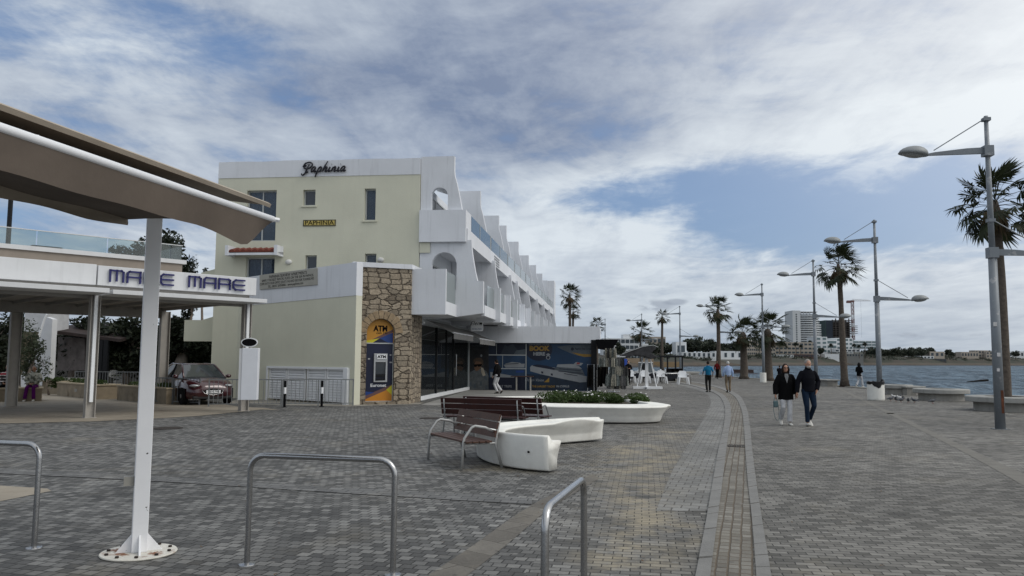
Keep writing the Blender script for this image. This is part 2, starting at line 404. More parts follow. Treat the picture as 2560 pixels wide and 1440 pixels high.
# ------------------------------------------------------------------ ground, paving, sea
def paving(name, ca, cb, mort, bw, bh, rot, light=None, sand=(0.30, 0.26, 0.185), sandk=1.0, ms=0.008, offset=0.5):
    m = bpy.data.materials.new(name); m.use_nodes = True
    t = NT(m.node_tree); p = m.node_tree.nodes['Principled BSDF']
    tcn = t.new('ShaderNodeTexCoord').outputs['Object']
    wob = t.new('ShaderNodeVectorMath', operation='SCALE'); t.l.new(t.vmath('SUBTRACT', t.noise(tcn, 2.2, 3.0, 0.5, out=1), (0.5, 0.5, 0.5)), wob.inputs[0]); wob.inputs['Scale'].default_value = 0.03
    wob2 = t.new('ShaderNodeVectorMath', operation='SCALE'); t.l.new(t.vmath('SUBTRACT', t.noise(tcn, 14.0, 2.0, 0.5, out=1), (0.5, 0.5, 0.5)), wob2.inputs[0]); wob2.inputs['Scale'].default_value = 0.012
    vec = t.vmath('ADD', t.vmath('ADD', tcn, wob.outputs[0]), wob2.outputs[0])
    pos = t.new('ShaderNodeSeparateXYZ'); t.l.new(tcn, pos.inputs[0])
    def bricks(vec, bw, bh, ms):
        br = t.new('ShaderNodeTexBrick'); br.offset = offset; br.offset_frequency = 2; br.squash = 1.0
        t.put(br.inputs['Vector'], vec); br.inputs['Color1'].default_value = (0, 0, 0, 1); br.inputs['Color2'].default_value = (1, 1, 1, 1)
        br.inputs['Mortar'].default_value = (0.5, 0.5, 0.5, 1); br.inputs['Scale'].default_value = 1.0
        br.inputs['Mortar Size'].default_value = ms; br.inputs['Mortar Smooth'].default_value = 0.6; br.inputs['Bias'].default_value = 0.0
        br.inputs['Brick Width'].default_value = bw; br.inputs['Row Height'].default_value = bh
        sx = t.new('ShaderNodeSeparateXYZ'); t.l.new(br.outputs['Color'], sx.inputs[0])
        return sx.outputs[0], br.outputs['Fac']
    rnd, joint = bricks(t.mapping(vec, rot=(0, 0, rot)), bw, bh, ms)
    if light:                           # seaward of the tan band the setts are smaller, paler and turned a little
        side = t.math('ADD', pos.outputs[0], t.math('MULTIPLY', pos.outputs[1], -0.22))
        sw = t.math('GREATER_THAN', side, -1.35)
        r2, j2 = bricks(t.mapping(vec, loc=(0.3, 0.1, 0), rot=(0, 0, rot - R(5))), 0.165, 0.098, ms * 0.8)
        rnd = t.math('ADD', t.math('MULTIPLY', rnd, t.math('SUBTRACT', 1.0, sw)), t.math('MULTIPLY', r2, sw))
        joint = t.math('ADD', t.math('MULTIPLY', joint, t.math('SUBTRACT', 1.0, sw)), t.math('MULTIPLY', j2, sw))
    big = t.noise(tcn, 0.16, 5.0, 0.62, 0.4); mid = t.noise(tcn, 0.9, 5.0, 0.6); fine = t.noise(tcn, 26.0, 4.0, 0.65)
    c = t.mix(t.math('POWER', rnd, 1.2), ca, cb)
    if light:                           # the seaward half is laid in paler, browner setts
        lm = t.ramp(t.math('ADD', pos.outputs[0], t.math('MULTIPLY', pos.outputs[1], -0.10)), -1.5, 1.8)
        c = t.mix(lm, c, t.mix(rnd, light[0], light[1]))
    k = t.math('MULTIPLY', t.ramp(big, 0.32, 0.68, 0.78, 1.22, smooth=False), t.ramp(mid, 0.3, 0.7, 0.76, 1.22, smooth=False))
    k = t.math('MULTIPLY', k, t.ramp(fine, 0.3, 0.7, 0.86, 1.14, smooth=False))
    s = t.new('ShaderNodeVectorMath', operation='SCALE'); t.l.new(c, s.inputs[0]); t.put(s.inputs['Scale'], k); c = s.outputs[0]
    # sand blown over it in patches, thickest by the seats
    def spot(x, y, rx, ry):
        d = t.vmath('MULTIPLY', t.vmath('SUBTRACT', tcn, (x, y, 0)), (1 / rx, 1 / ry, 0))
        return t.ramp(t.vmath('LENGTH', d, out=1), 0.0, 1.0, 1.0, 0.0)
    sm = t.ramp(t.noise(tcn, 0.5, 7.0, 0.7, 0.6), 0.52, 0.8, 0.0, 0.35)
    for x, y, rx, ry in ((2.2, 13.4, 1.6, 3.6), (1.5, 8.9, 1.1, 2.2), (1.7, 10.6, 0.9, 1.6), (3.9, 19.0, 1.5, 2.5), (2.6, 15.8, 1.4, 1.8), (1.0, 7.2, 0.7, 1.4), (0.0, 13.0, 1.4, 1.0)):
        sm = t.math('ADD', sm, t.math('MULTIPLY', spot(x, y, rx, ry), t.ramp(t.noise(tcn, 1.6, 8.0, 0.7), 0.40, 0.66, 0.0, 0.95)))
    c = t.mix(t.math('MULTIPLY', t.math('MINIMUM', sm, 0.85), sandk), c, sand)
    c = t.mix(t.math('MULTIPLY', joint, 0.85), c, mort)
    vo = t.new('ShaderNodeTexVoronoi', voronoi_dimensions='2D'); t.put(vo.inputs['Vector'], tcn); vo.inputs['Scale'].default_value = 1.7
    c = t.mix(t.ramp(vo.outputs['Distance'], 0.045, 0.03, 0.0, 0.55), c, (0.045, 0.042, 0.038))
    v2 = t.new('ShaderNodeTexVoronoi', voronoi_dimensions='2D'); t.put(v2.inputs['Vector'], t.mapping(tcn, loc=(3.3, 1.7, 0))); v2.inputs['Scale'].default_value = 0.9
    c = t.mix(t.ramp(v2.outputs['Distance'], 0.034, 0.022, 0.0, 0.5), c, (0.24, 0.235, 0.22))
    stn = t.noise(tcn, 0.75, 8.0, 0.72, 0.8)
    c = t.mix(t.ramp(stn, 0.56, 0.66, 0.0, 0.42), c, (0.045, 0.043, 0.040))
    spk = t.noise(tcn, 60.0, 2.0, 0.5)
    c = t.mix(t.ramp(spk, 0.74, 0.80), c, (0.04, 0.03, 0.02))
    t.l.new(c, p.inputs['Base Color'])
    p.inputs['Roughness'].default_value = 0.78; p.inputs['Specular IOR Level'].default_value = 0.35
    h = t.math('SUBTRACT', t.math('ADD', t.math('MULTIPLY', fine, 0.25), t.math('MULTIPLY', rnd, 0.35)), t.math('MULTIPLY', joint, 0.9))
    b = t.new('ShaderNodeBump'); b.inputs['Strength'].default_value = 0.75; b.inputs['Distance'].default_value = 0.012
    t.put(b.inputs['Height'], h); t.l.new(b.outputs[0], p.inputs['Normal'])
    return m
PAVE = paving('grey_setts', (0.058, 0.058, 0.057), (0.180, 0.179, 0.172), (0.010, 0.010, 0.009), 0.122, 0.128, R(14.5), light=((0.068, 0.065, 0.058), (0.190, 0.183, 0.167)))
PAVEL = paving('pale_pavers', (0.145, 0.144, 0.136), (0.215, 0.213, 0.203), (0.07, 0.065, 0.056), 0.20, 0.20, R(16.5), sandk=0.35, ms=0.010, offset=0.5)
CHAN = paving('channel_setts', (0.125, 0.115, 0.096), (0.21, 0.20, 0.175), (0.085, 0.062, 0.038), 0.10, 0.14, R(16.5), sandk=0.6, ms=0.012, offset=0.0)
SLAB = mat('smooth_paving', (0.235, 0.232, 0.222), 0.8, var=0.16, vs=0.8, bump=0.25, bs=30)
TAN = mat('tan_paving', (0.25, 0.22, 0.175), 0.8, var=0.2, vs=0.9, bump=0.3, bs=25, dirt=(0.17, 0.14, 0.105), ds=0.5, dlo=0.52, dhi=0.72)
KERB = mat('kerb_stone', (0.17, 0.168, 0.16), 0.8, var=0.15, vs=3, bump=0.4, bs=30)

edge = [(25.5, -12), (24.6, 10), (23.6, 25), (23.1, 41), (23.3, 55), (23.8, 70), (23.4, 85), (22.0, 100), (19.4, 118), (15.0, 134), (7.0, 150), (-8.0, 160), (-90.0, 166)]
ground = MB()
pts = edge + [(-90, -12)]
cnt = len(pts)
ground.add([(x, y, 0) for x, y in pts], [tuple(range(cnt))])
g = ground.build('promenade_ground', PAVE); tag(g, kind='structure')
q = MB()
for i in range(len(edge) - 1):          # the quay: a coping and a wall down into the water
    a, b = Vector(edge[i]), Vector(edge[i + 1]); d = (b - a).normalized(); n = Vector((d.y, -d.x))
    A, B2 = a + n * 0.05, b + n * 0.05; C2, D2 = a - n * 0.55, b - n * 0.55
    q.add([(A.x, A.y, -4), (B2.x, B2.y, -4), (B2.x, B2.y, 0.05), (A.x, A.y, 0.05), (D2.x, D2.y, 0.05), (C2.x, C2.y, 0.05), (D2.x, D2.y, 0.0), (C2.x, C2.y, 0.0)],
          [(0, 1, 2, 3), (3, 2, 4, 5), (5, 4, 6, 7)])
tag(q.build('quay_edge', mat('quay_stone', (0.20, 0.19, 0.165), 0.85, var=0.2, vs=1.5, bump=0.5)), kind='structure')

def dens(pl, n=10):
    pl = [Vector((p.x, p.y)) for p in pl]; out = []
    for i in range(len(pl) - 1):
        p0 = pl[max(i - 1, 0)]; p1 = pl[i]; p2 = pl[i + 1]; p3 = pl[min(i + 2, len(pl) - 1)]
        for k in range(n):
            t = k / n
            out.append(0.5 * ((2 * p1) + (p2 - p0) * t + (2 * p0 - 5 * p1 + 4 * p2 - p3) * t * t + (3 * p1 - p0 - 3 * p2 + p3) * t ** 3))
    return out + [pl[-1]]
def line(pix): return [G(x, y) for x, y in pix]
def resample(pl, n):
    L = [0.0]
    for i in range(len(pl) - 1): L.append(L[-1] + (pl[i + 1] - pl[i]).length)
    out = []
    for k in range(n + 1):
        s = L[-1] * k / n; i = 0
        while i < len(L) - 2 and L[i + 1] < s: i += 1
        t = (s - L[i]) / max(1e-9, L[i + 1] - L[i]); out.append(pl[i].lerp(pl[i + 1], min(1, t)))
    return out
def ribbon(name, lp, rp, z, m, n=120):
    A = resample(dens(line(lp)), n); B_ = resample(dens(line(rp)), n)
    mb = MB(); mb.add([(p.x, p.y, z) for p in A] + [(p.x, p.y, z) for p in B_], [(i, n + 1 + i, n + 2 + i, i + 1) for i in range(n)])
    return tag(mb.build(name, m), kind='structure')
K1R = [(1938, 1500), (1905, 1300), (1890, 1200), (1880, 1120), (1874, 1060), (1864, 1015), (1842, 985), (1795, 966), (1730, 954), (1660, 948)]
K1L = [(1895, 1500), (1880, 1300), (1869, 1200), (1863, 1120), (1859, 1060), (1851, 1018), (1830, 987), (1785, 967.5), (1724, 955), (1656, 949)]
K2R = [(1768, 1500), (1794, 1300), (1807, 1200), (1819, 1100), (1827, 1045), (1824, 1008), (1804, 985), (1765, 970), (1708, 957.5), (1645, 951)]
K2L = [(1728, 1500), (1766, 1300), (1783, 1200), (1799, 1110), (1810, 1060), (1811, 1016), (1794, 988), (1756, 972), (1702, 959), (1640, 952.5)]
STL = [(1640, 1278), (1686, 1168), (1732, 1093), (1765, 1035), (1777, 1005), (1766, 985), (1732, 971.5), (1686, 960.5), (1625, 954)]
STR = [(1770, 1278), (1788, 1175), (1802, 1096), (1810, 1050), (1810, 1014), (1793, 988), (1755, 972.2), (1700, 959.4), (1638, 953)]
ribbon('drainage_channel', K2R, K1L, 0.004, CHAN)
ribbon('paver_strip', STL, STR, 0.004, PAVEL)
def kerb(name, lp, rp, h):
    n = 150
    A = resample(dens(line(lp)), n); B_ = resample(dens(line(rp)), n); mb = MB()
    for i in range(n):
        a0, a1, b0, b1 = A[i], A[i + 1], B_[i], B_[i + 1]
        if i % 3 == 2: a1 = a0.lerp(a1, 0.90); b1 = b0.lerp(b1, 0.90)
        dz_ = random.uniform(-0.004, 0.004)
        mb.add([(a0.x, a0.y, 0), (a1.x, a1.y, 0), (b1.x, b1.y, 0), (b0.x, b0.y, 0), (a0.x, a0.y, h + dz_), (a1.x, a1.y, h + dz_), (b1.x, b1.y, h + dz_), (b0.x, b0.y, h + dz_)],
               [(4, 7, 6, 5), (0, 1, 5, 4), (1, 2, 6, 5), (2, 3, 7, 6), (3, 0, 4, 7)])
    return tag(mb.build(name, KERB), kind='structure')
kerb('kerb', K1L, K1R, 0.022); kerb('kerb', K2L, K2R, 0.022)
def patch(name, pix, z, m):
    P = [G(x, y) for x, y in pix]; mb = MB(); mb.add([(p.x, p.y, z) for p in P], [tuple(range(len(P)))])
    return tag(mb.build(name, m), kind='structure')
BAND = paving('band_paving', (0.092, 0.084, 0.072), (0.142, 0.132, 0.115), (0.07, 0.062, 0.05), 0.60, 0.42, R(40), ms=0.006)
BAND2 = paving('edge_band_setts', (0.10, 0.101, 0.10), (0.155, 0.155, 0.152), (0.018, 0.018, 0.017), 0.21, 0.16, R(9))
ribbon('paving_band', [(1040, 1460), (1180, 1366), (1330, 1263), (1480, 1186)], [(1140, 1460), (1262, 1366), (1378, 1270), (1500, 1196)], 0.004, BAND, 40)
ribbon('paving_band', [(-60, 1168), (350, 1190), (700, 1211), (1150, 1236), (1330, 1247)], [(-60, 1182), (350, 1202), (700, 1224), (1150, 1252), (1330, 1262)], 0.008, BAND2, 60)
ribbon('paving_band', [(2095, 968), (2180, 1008), (2290, 1060), (2440, 1130), (2640, 1222)], [(2089, 969), (2170, 1010), (2276, 1063), (2420, 1137), (2600, 1238)], 0.004, mat('joint_paving', (0.135, 0.128, 0.112), 0.8, var=0.2), 60)
ribbon('paving_band', [(1870, 1024), (2100, 1030), (2300, 1034)], [(1870, 1026.5), (2100, 1032.5), (2300, 1036)], 0.004, mat('joint_paving', (0.135, 0.128, 0.112)), 30)
patch('shop_forecourt', [(1052, 1012), (1170, 976), (1300, 974), (1500, 975), (1478, 984), (1345, 991), (1290, 1000), (1085, 1013)], 0.004, SLAB)
patch('kiosk_pavement', [(700, 1026), (655, 1024), (600, 1030), (500, 1040), (400, 1046), (232, 1054), (60, 1058), (-160, 1062), (-300, 1010), (-100, 975), (120, 958), (420, 960), (520, 1004), (600, 1018), (660, 1020)], 0.008, TAN)
patch('service_slab', [(-40, 1212), (118, 1222), (128, 1228), (-40, 1262)], 0.004, TAN)
patch('wall_foot_strip', [(560, 1010), (870, 1016), (1050, 1010), (1060, 1006), (900, 1008), (600, 996)], 0.004, mat('foot_paving', (0.24, 0.225, 0.195), 0.85, var=0.3, vs=1.5))

def water():
    m = bpy.data.materials.new('sea_water'); m.use_nodes = True
    t = NT(m.node_tree); p = m.node_tree.nodes['Principled BSDF']
    tcn = t.new('ShaderNodeTexCoord').outputs['Object']
    v = t.mapping(tcn, rot=(0, 0, R(12)), scale=(1.0, 0.34, 1.0))
    a = t.noise(v, 0.26, 6.0, 0.62, 0.5); b = t.noise(v, 1.0, 5.0, 0.62, 0.6); c = t.noise(v, 3.5, 3.0, 0.6); big = t.noise(v, 0.05, 4.0, 0.6, 0.4)
    n = t.math('ADD', t.math('MULTIPLY', a, 0.42), t.math('ADD', t.math('MULTIPLY', b, 0.36), t.math('ADD', t.math('MULTIPLY', c, 0.12), t.math('MULTIPLY', big, 0.15))))
    colr = t.mix(t.ramp(n, 0.44, 0.60), (0.018, 0.036, 0.056), (0.115, 0.170, 0.220))
    foam = t.noise(t.mapping(tcn, rot=(0, 0, R(10)), scale=(1.0, 0.3, 1.0)), 0.8, 8.0, 0.7, 0.8)
    fk = t.math('MULTIPLY', t.ramp(foam, 0.68, 0.74), t.ramp(a, 0.5, 0.62))
    colr = t.mix(fk, colr, (0.5, 0.53, 0.55))
    bm = t.new('ShaderNodeBump'); bm.inputs['Strength'].default_value = 1.0; bm.inputs['Distance'].default_value = 2.2
    t.put(bm.inputs['Height'], n)
    t.n.remove(p)
    df = t.new('ShaderNodeBsdfDiffuse'); t.l.new(colr, df.inputs[0]); t.l.new(bm.outputs[0], df.inputs['Normal'])
    gl_ = t.new('ShaderNodeBsdfGlossy'); gl_.inputs['Roughness'].default_value = 0.3; t.l.new(bm.outputs[0], gl_.inputs['Normal'])
    fr = t.new('ShaderNodeFresnel'); fr.inputs[0].default_value = 1.33; t.l.new(bm.outputs[0], fr.inputs['Normal'])
    ms = t.new('ShaderNodeMixShader'); t.put(ms.inputs[0], t.math('MULTIPLY', fr.outputs[0], 0.34)); t.l.new(df.outputs[0], ms.inputs[1]); t.l.new(gl_.outputs[0], ms.inputs[2])
    t.l.new(ms.outputs[0], [x for x in t.n if x.type == 'OUTPUT_MATERIAL'][0].inputs[0])
    return m
mb = MB(); NX, NY = 260, 230; vs = []
for j in range(NY + 1):
    y = -60 + (j / NY) ** 2.6 * 2600
    for i in range(NX + 1):
        x = -160 + (i / NX) * 420 + max(0, (j / NY) ** 2.6) * (i / NX - 0.35) * 3600
        hgt = 0.0
        if 0 <= y < 420 and 10 < x < 400:
            hgt = 0.5 * noise.noise(Vector((x * 0.11, y * 0.16, 0))) + 0.30 * noise.noise(Vector((x * 0.3 + 9, y * 0.42, 3))) + 0.12 * noise.noise(Vector((x * 0.8 + 9, y * 1.1, 5)))
        vs.append((x, y, -1.35 + hgt))
mb.add(vs, [(j * (NX + 1) + i, j * (NX + 1) + i + 1, (j + 1) * (NX + 1) + i + 1, (j + 1) * (NX + 1) + i) for j in range(NY) for i in range(NX)])
tag(mb.build('sea_water', water(), smooth=True), kind='structure')

# ------------------------------------------------------------------ the apartment block
U = Vector((0.118, 0.993, 0)).normalized(); V = Vector((U.y, -U.x, 0))
C0 = Vector((-3.9, 33.2, 0))
BM = Matrix(((V.x, U.x, 0, C0.x), (V.y, U.y, 0, C0.y), (0, 0, 1, 0), (0, 0, 0, 1)))
apt = thing('apartment_building', 'long white and cream three storey seafront block with a row of stepped balcony fins', 'building', tuple(C0))
GL = hit(BM, 536, 700).x                     # the gable's left end
def prect(M, x0, y0, x1, y1, y=0.0):
    a = hit(M, x0, y1, y); b = hit(M, x1, y0, y); return a.x, a.z, b.x, b.z
GW = {'tall': prect(BM, 613, 475, 692, 603), 'small': prect(BM, 757, 474, 789, 514), 'slim': prect(BM, 910, 471, 940, 551),
      'pair': prect(BM, 613, 643, 687, 700), 'low': prect(BM, 762, 638, 792, 690), 'lowr': prect(BM, 911, 634, 941, 690)}
ptop = hit(BM, 1043, 395).z; pbot = hit(BM, 1043, 436).z
MB(BM).plate(rect(GL, 0, -0.02, pbot), [rect(*r) for r in GW.values()], 0.32).build('gable_wall', CREAM, apt)
pr = [(GL, pbot)] + [(-0.02, pbot), (-0.02, ptop)] + [(GL + (-0.02 - GL) * k / 9, ptop + random.uniform(-0.02, 0.02)) for k in range(8, 0, -1)] + [(GL, ptop)]
MB(BM).plate(pr, [], 0.34, TM(0, -0.02, 0)).build('parapet', WHITE, apt)
MB(BM).box(GL, -0.03, 0.32, 56, 0.0, ptop - 0.9).build('wall', WHITE, apt)
MB(BM).box(GL, GL + 0.02, 0.0, 0.0001, 0, 0.01).box(GL - 0.004, GL + 0.15, 0.345, 56, 0, ptop).build('rear_wall', CREAM, apt)
def window(r, M, parent, cols=1, deep=0.2, pane=PANE, fw=0.05, sill=False, frames=FRAME):
    x0, z0, x1, z1 = r
    mb = MB(M)
    mb.plate(rect(x0, z0, x1, z1), [rect(x0 + fw + (x1 - x0 - fw) * k / cols, z0 + fw, x0 + (x1 - x0 - fw) * (k + 1) / cols, z1 - fw) for k in range(cols)], 0.06, TM(0, deep, 0))
    f = mb.build('window', frames, parent)
    MB(M).box(x0 + 0.01, x1 - 0.01, deep + 0.025, deep + 0.04, z0 + 0.01, z1 - 0.01).build('pane', pane, f)
    if sill: MB(M).box(x0 - 0.08, x1 + 0.08, -0.06, 0.12, z0 - 0.07, z0 - 0.004).build('sill', CREAM, f)
    return f
def curtain(r, M, parent, x0, x1, deep, c):
    a, z0, b, z1 = r; mb = MB(M); n = 26; vs = []
    for k in range(n + 1):
        x = x0 + (x1 - x0) * k / n; y = deep + 0.018 * math.sin(k * 1.9) 
        vs += [(x, y, z0 + 0.06), (x, y, z1 - 0.06)]
    mb.add(vs, [(2 * k, 2 * k + 2, 2 * k + 3, 2 * k + 1) for k in range(n)])
    return mb.build('curtain', c, parent, smooth=True)
CURT = mat('blue_curtain', (0.11, 0.165, 0.22), 0.9, var=0.15, vs=3)
WPG = glassy('window_glass', (0.55, 0.66, 0.76), 0.9)
for k, (cols, sill) in {'tall': (2, False), 'small': (1, True), 'slim': (1, True), 'pair': (2, False), 'low': (1, False), 'lowr': (1, False)}.items():
    r = GW[k]
    f = window(r, BM, apt, cols, 0.17, WPG if k in ('tall', 'slim', 'pair', 'lowr') else PANED, 0.055, sill)
    if k in ('tall', 'slim', 'pair', 'lowr'):
        curtain(r, BM, f, r[0] + 0.04, r[2] - 0.04, 0.27, CURT if k != 'pair' and k != 'lowr' else mat('navy_curtain', (0.035, 0.05, 0.10), 0.9, var=0.1))
# tiled hood over the lower pair of windows
x0, z0, x1, z1 = prect(BM, 580, 614, 709, 638)
hood = MB(BM)
hood.add([(x0, 0, z0), (x1, 0, z0), (x1, -0.62, z0 - 0.08), (x0, -0.62, z0 - 0.08), (x0, 0, z0 + 0.12), (x1, 0, z0 + 0.12), (x1, -0.62, z0 + 0.02), (x0, -0.62, z0 + 0.02)],
         [(0, 3, 2, 1), (4, 5, 6, 7), (3, 7, 6, 2), (0, 4, 7, 3), (1, 2, 6, 5)])
for xx in (x0, x1 - 0.14): hood.prism([(xx, -0.66), (xx + 0.14, -0.66), (xx + 0.14, -0.001), (xx, -0.001)], z0 - 0.09, z0 + 0.34)
h = hood.build('window_hood', WHITE, apt)
for k in range(8):
    xx = x0 + 0.26 + (x1 - x0 - 0.5) * k / 7
    mb = MB(BM); seg = 8; vs = []
    for (yy, zz) in ((-0.60, z0 + 0.05), (-0.01, z0 + 0.20)):
        for i in range(seg + 1):
            a = PI * i / seg; vs.append((xx + 0.125 * math.cos(a), yy, zz + 0.13 * math.sin(a)))
    fs = [(i, i + 1, seg + 2 + i, seg + 1 + i) for i in range(seg)] + [tuple(range(seg + 1))[::-1]]
    mb.add(vs, fs); mb.build('roof_tile', TILE, h, smooth=False)
for px_, py_ in ((722, 655), (952, 650)):
    c = hit(BM, px_, py_); MB(BM).ball((c.x, -0.02, c.z), 0.15, 0.09, 0.115).build('wall_lamp', mat('lamp_glass', (0.6, 0.6, 0.58), 0.35), apt, smooth=True)

FU = [0.05, 7.1, 14.1, 17.7, 24.8, 32.5, 39.4, 46.6, 53.6]
def smoothp(p): return p
TOP = [(0.0, 6.7), (1.94, 6.7), (1.94, 7.95), (1.78, 7.98), (1.70, 8.4), (1.55, 9.1), (1.45, 9.45), (1.43, 9.7), (1.43, ptop + 0.06), (0.0, ptop + 0.06)]
MID = [(0.0, 3.38), (1.2, 3.42), (2.72, 3.62), (2.72, 4.95), (2.47, 4.97), (2.38, 5.35), (2.27, 5.95), (2.22, 6.3), (2.20, 6.69), (0.0, 6.69)]
for i, u in enumerate(FU):
    ht, hm = [], []
    if i == 0:
        a = hit(BM, 1078, 523, u); b = hit(BM, 1120, 468, u); ht = [arch(a.x, 7.72, b.x, b.z)]
        a = hit(BM, 1079, 670, u); b = hit(BM, 1142, 630, u); hm = [arch(a.x, 4.6, b.x, b.z)]
    MB(BM).plate(TOP, ht, 0.24, TM(0, u, 0)).build('balcony_fin', WHITE, apt)
    MB(BM).plate(MID, hm, 0.24, TM(0, u + 0.003, 0)).build('balcony_fin', WHITE, apt)
# the two end balconies facing the camera
a = hit(BM, 1045, 605, -0.12); b = hit(BM, 1165, 524, -0.12)
MB(BM).box(0.0, b.x, -0.14, 0.045, a.z, b.z).box(b.x - 0.16, b.x - 0.002, 0.045, 1.2, a.z + 0.02, b.z - 0.003).build('end_balcony', WHITE, apt)
MB(BM).box(0.0, 0.45, -0.02, 0.03, hit(BM, 1050, 632).z, a.z - 0.01).build('corbel', CREAM, apt)
LB = -2.3
a = hit(BM, 1045, 786, LB); b = hit(BM, 1115, 672, LB)
xr = hitx(BM, 1115, 700, 1.62).x
bx = b.x
mb = MB(BM); mb.box(0.0, bx, LB, LB + 0.16, a.z, b.z).box(bx - 0.15, bx, LB + 0.16, 0.05, a.z + 0.03, a.z + 0.52).box(0.0, bx - 0.15, LB + 0.16, 0.05, a.z + 0.02, a.z + 0.2)
mb.build('end_balcony', WHITE, apt)
MB(BM).box(bx - 0.08, bx - 0.065, LB + 0.17, 0.04, a.z + 0.5, b.z - 0.03).build('glass_rail', GLASSF, apt)
# long balconies
MB(BM).box(-0.02, 1.9, 0.3, 54.2, 6.62, 6.80).box(1.9, 2.04, 0.05, 54.2, 6.55, 7.18).build('balcony_slab', WHITE, apt)
MB(BM).box(-0.02, 2.6, 0.3, 54.2, 3.62, 3.80).box(2.6, 2.76, 0.30, 54.2, 3.52, 3.97).build('balcony_slab', WHITE, apt)
for i, u in enumerate(FU[:-1]):
    n = 2 if FU[i + 1] - u > 5 else 1
    L = (FU[i + 1] - u - 0.3) / n
    for k in range(n):
        s0 = u + 0.27 + L * k + (0.9 if i == 0 and k == 0 else 0)
        MB(BM).box(1.96, 1.975, s0 + 0.06, u + 0.27 + L * (k + 1) - 0.06, 7.18, 7.92).build('glass_rail', GLASSB if i < 2 else GLASSF, apt)
        MB(BM).box(1.94, 1.99, u + 0.27 + L * (k + 1) - 0.06, u + 0.27 + L * (k + 1), 7.18, 7.94).build('rail_post', FRAME, apt)
        MB(BM).box(2.68, 2.695, s0 + 0.1, u + 0.27 + L * (k + 1) - 0.22, 3.97, 4.90).build('glass_rail', GLASSF, apt)
        if not (k == n - 1):
            MB(BM).box(1.9, 2.98, u + 0.27 + L * (k + 1) - 0.2, u + 0.27 + L * (k + 1), 3.40, 4.97).build('balcony_divider', WHITE, apt)
        else:
            MB(BM).box(2.5, 2.98, FU[i + 1] + 0.26, FU[i + 1] + 0.44, 3.40, 4.97).build('balcony_divider', WHITE, apt)
    # bay: windows on both floors, a tiled eave over the upper one
    um = (u + FU[i + 1]) / 2
    Wm = BM @ Matrix.Rotation(R(90), 4, 'Z')
    for zz in (3.8, 6.8):
        window((u + 0.9, zz + 0.02, FU[i + 1] - 0.6, zz + 2.15), Wm, apt, 3, -0.06, PANED, 0.06)
    if i: continue
    e = MB(BM); u0, u1 = u + 0.24, 3.4
    e.add([(0, u0, 9.5), (0, u1, 9.5), (1.05, u1, 9.15), (1.05, u0, 9.15), (0, u0, 9.62), (0, u1, 9.62), (1.05, u1, 9.27), (1.05, u0, 9.27)],
          [(0, 1, 2, 3), (4, 7, 6, 5), (3, 2, 6, 7), (0, 3, 7, 4), (1, 5, 6, 2)])
    ev = e.build('tiled_eave', WHITE, apt)
    t_ = MB(BM); nt = int((u1 - u0) / 0.27)
    for k in range(nt):
        uu = u0 + 0.15 + k * 0.27
        t_.tube([(0.02, uu, 9.66), (1.0, uu, 9.33)], 0.115, 8)
    t_.build('roof_tiles', TILE, ev)
MB(BM).box(0.0, 2.15, 53.9, 56.2, 3.3, ptop + 0.05).build('end_stair_wall', WHITE, apt)
g_ = MB(BM)  # grey bars standing in for the text lines of a parapet sign
for k in range(4): g_.box(2.042, 2.06, 8.0, 9.9, 6.62 + 0.13 * k, 6.68 + 0.13 * k)
g_.build('sign_line_bars', mat('sign_bar_grey', (0.25, 0.26, 0.27), 0.6), apt)
MB(BM).box(-0.6, 0.0, 0.3, 11.5, 3.15, 3.6).build('shop_ceiling', WHITE, apt)

# ---- the shop under it
shop = thing('glass_shop', 'full height glass shop front with dark mullions under two grey awnings', 'shop', tuple(BM @ Vector((0, 6, 0))))
SM = BM @ Matrix.Rotation(R(90), 4, 'Z')    # local x along the front, local -y out to the sea
MB(BM).box(0.0, 0.14, 0.02, 12.0, 0.0, 0.16).build('sill', PAINT, shop)
for k, (s0, s1) in enumerate(((0.25, 3.35), (3.45, 7.3), (7.45, 12.0))):
    MB(BM).box(0.05, 0.065, s0, s1, 0.17, 3.14).build('glass_panel', SHOPG, shop)
for s0, w, m in ((0.1, 0.12, FRAME), (3.28, 0.14, DARK), (5.6, 0.05, DARK), (7.32, 0.20, DARK), (11.95, 0.12, FRAME)):
    MB(BM).box(0.02, 0.11, s0, s0 + w, 0.16, 3.15).build('mullion', m, shop)
MB(BM).tube([(0.1, 7.75, 0.9), (0.17, 7.75, 0.9), (0.17, 7.75, 1.95), (0.1, 7.75, 1.95)], 0.022, 8).build('door_handle', STEEL, shop)
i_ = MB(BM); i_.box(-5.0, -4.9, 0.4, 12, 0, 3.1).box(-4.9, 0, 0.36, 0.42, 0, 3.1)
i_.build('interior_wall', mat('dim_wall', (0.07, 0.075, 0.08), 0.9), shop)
MB(BM).box(-4.9, 0.0, 0.42, 12, 0.004, 0.012).build('interior_floor', mat('dim_floor', (0.06, 0.06, 0.06), 0.4), shop)
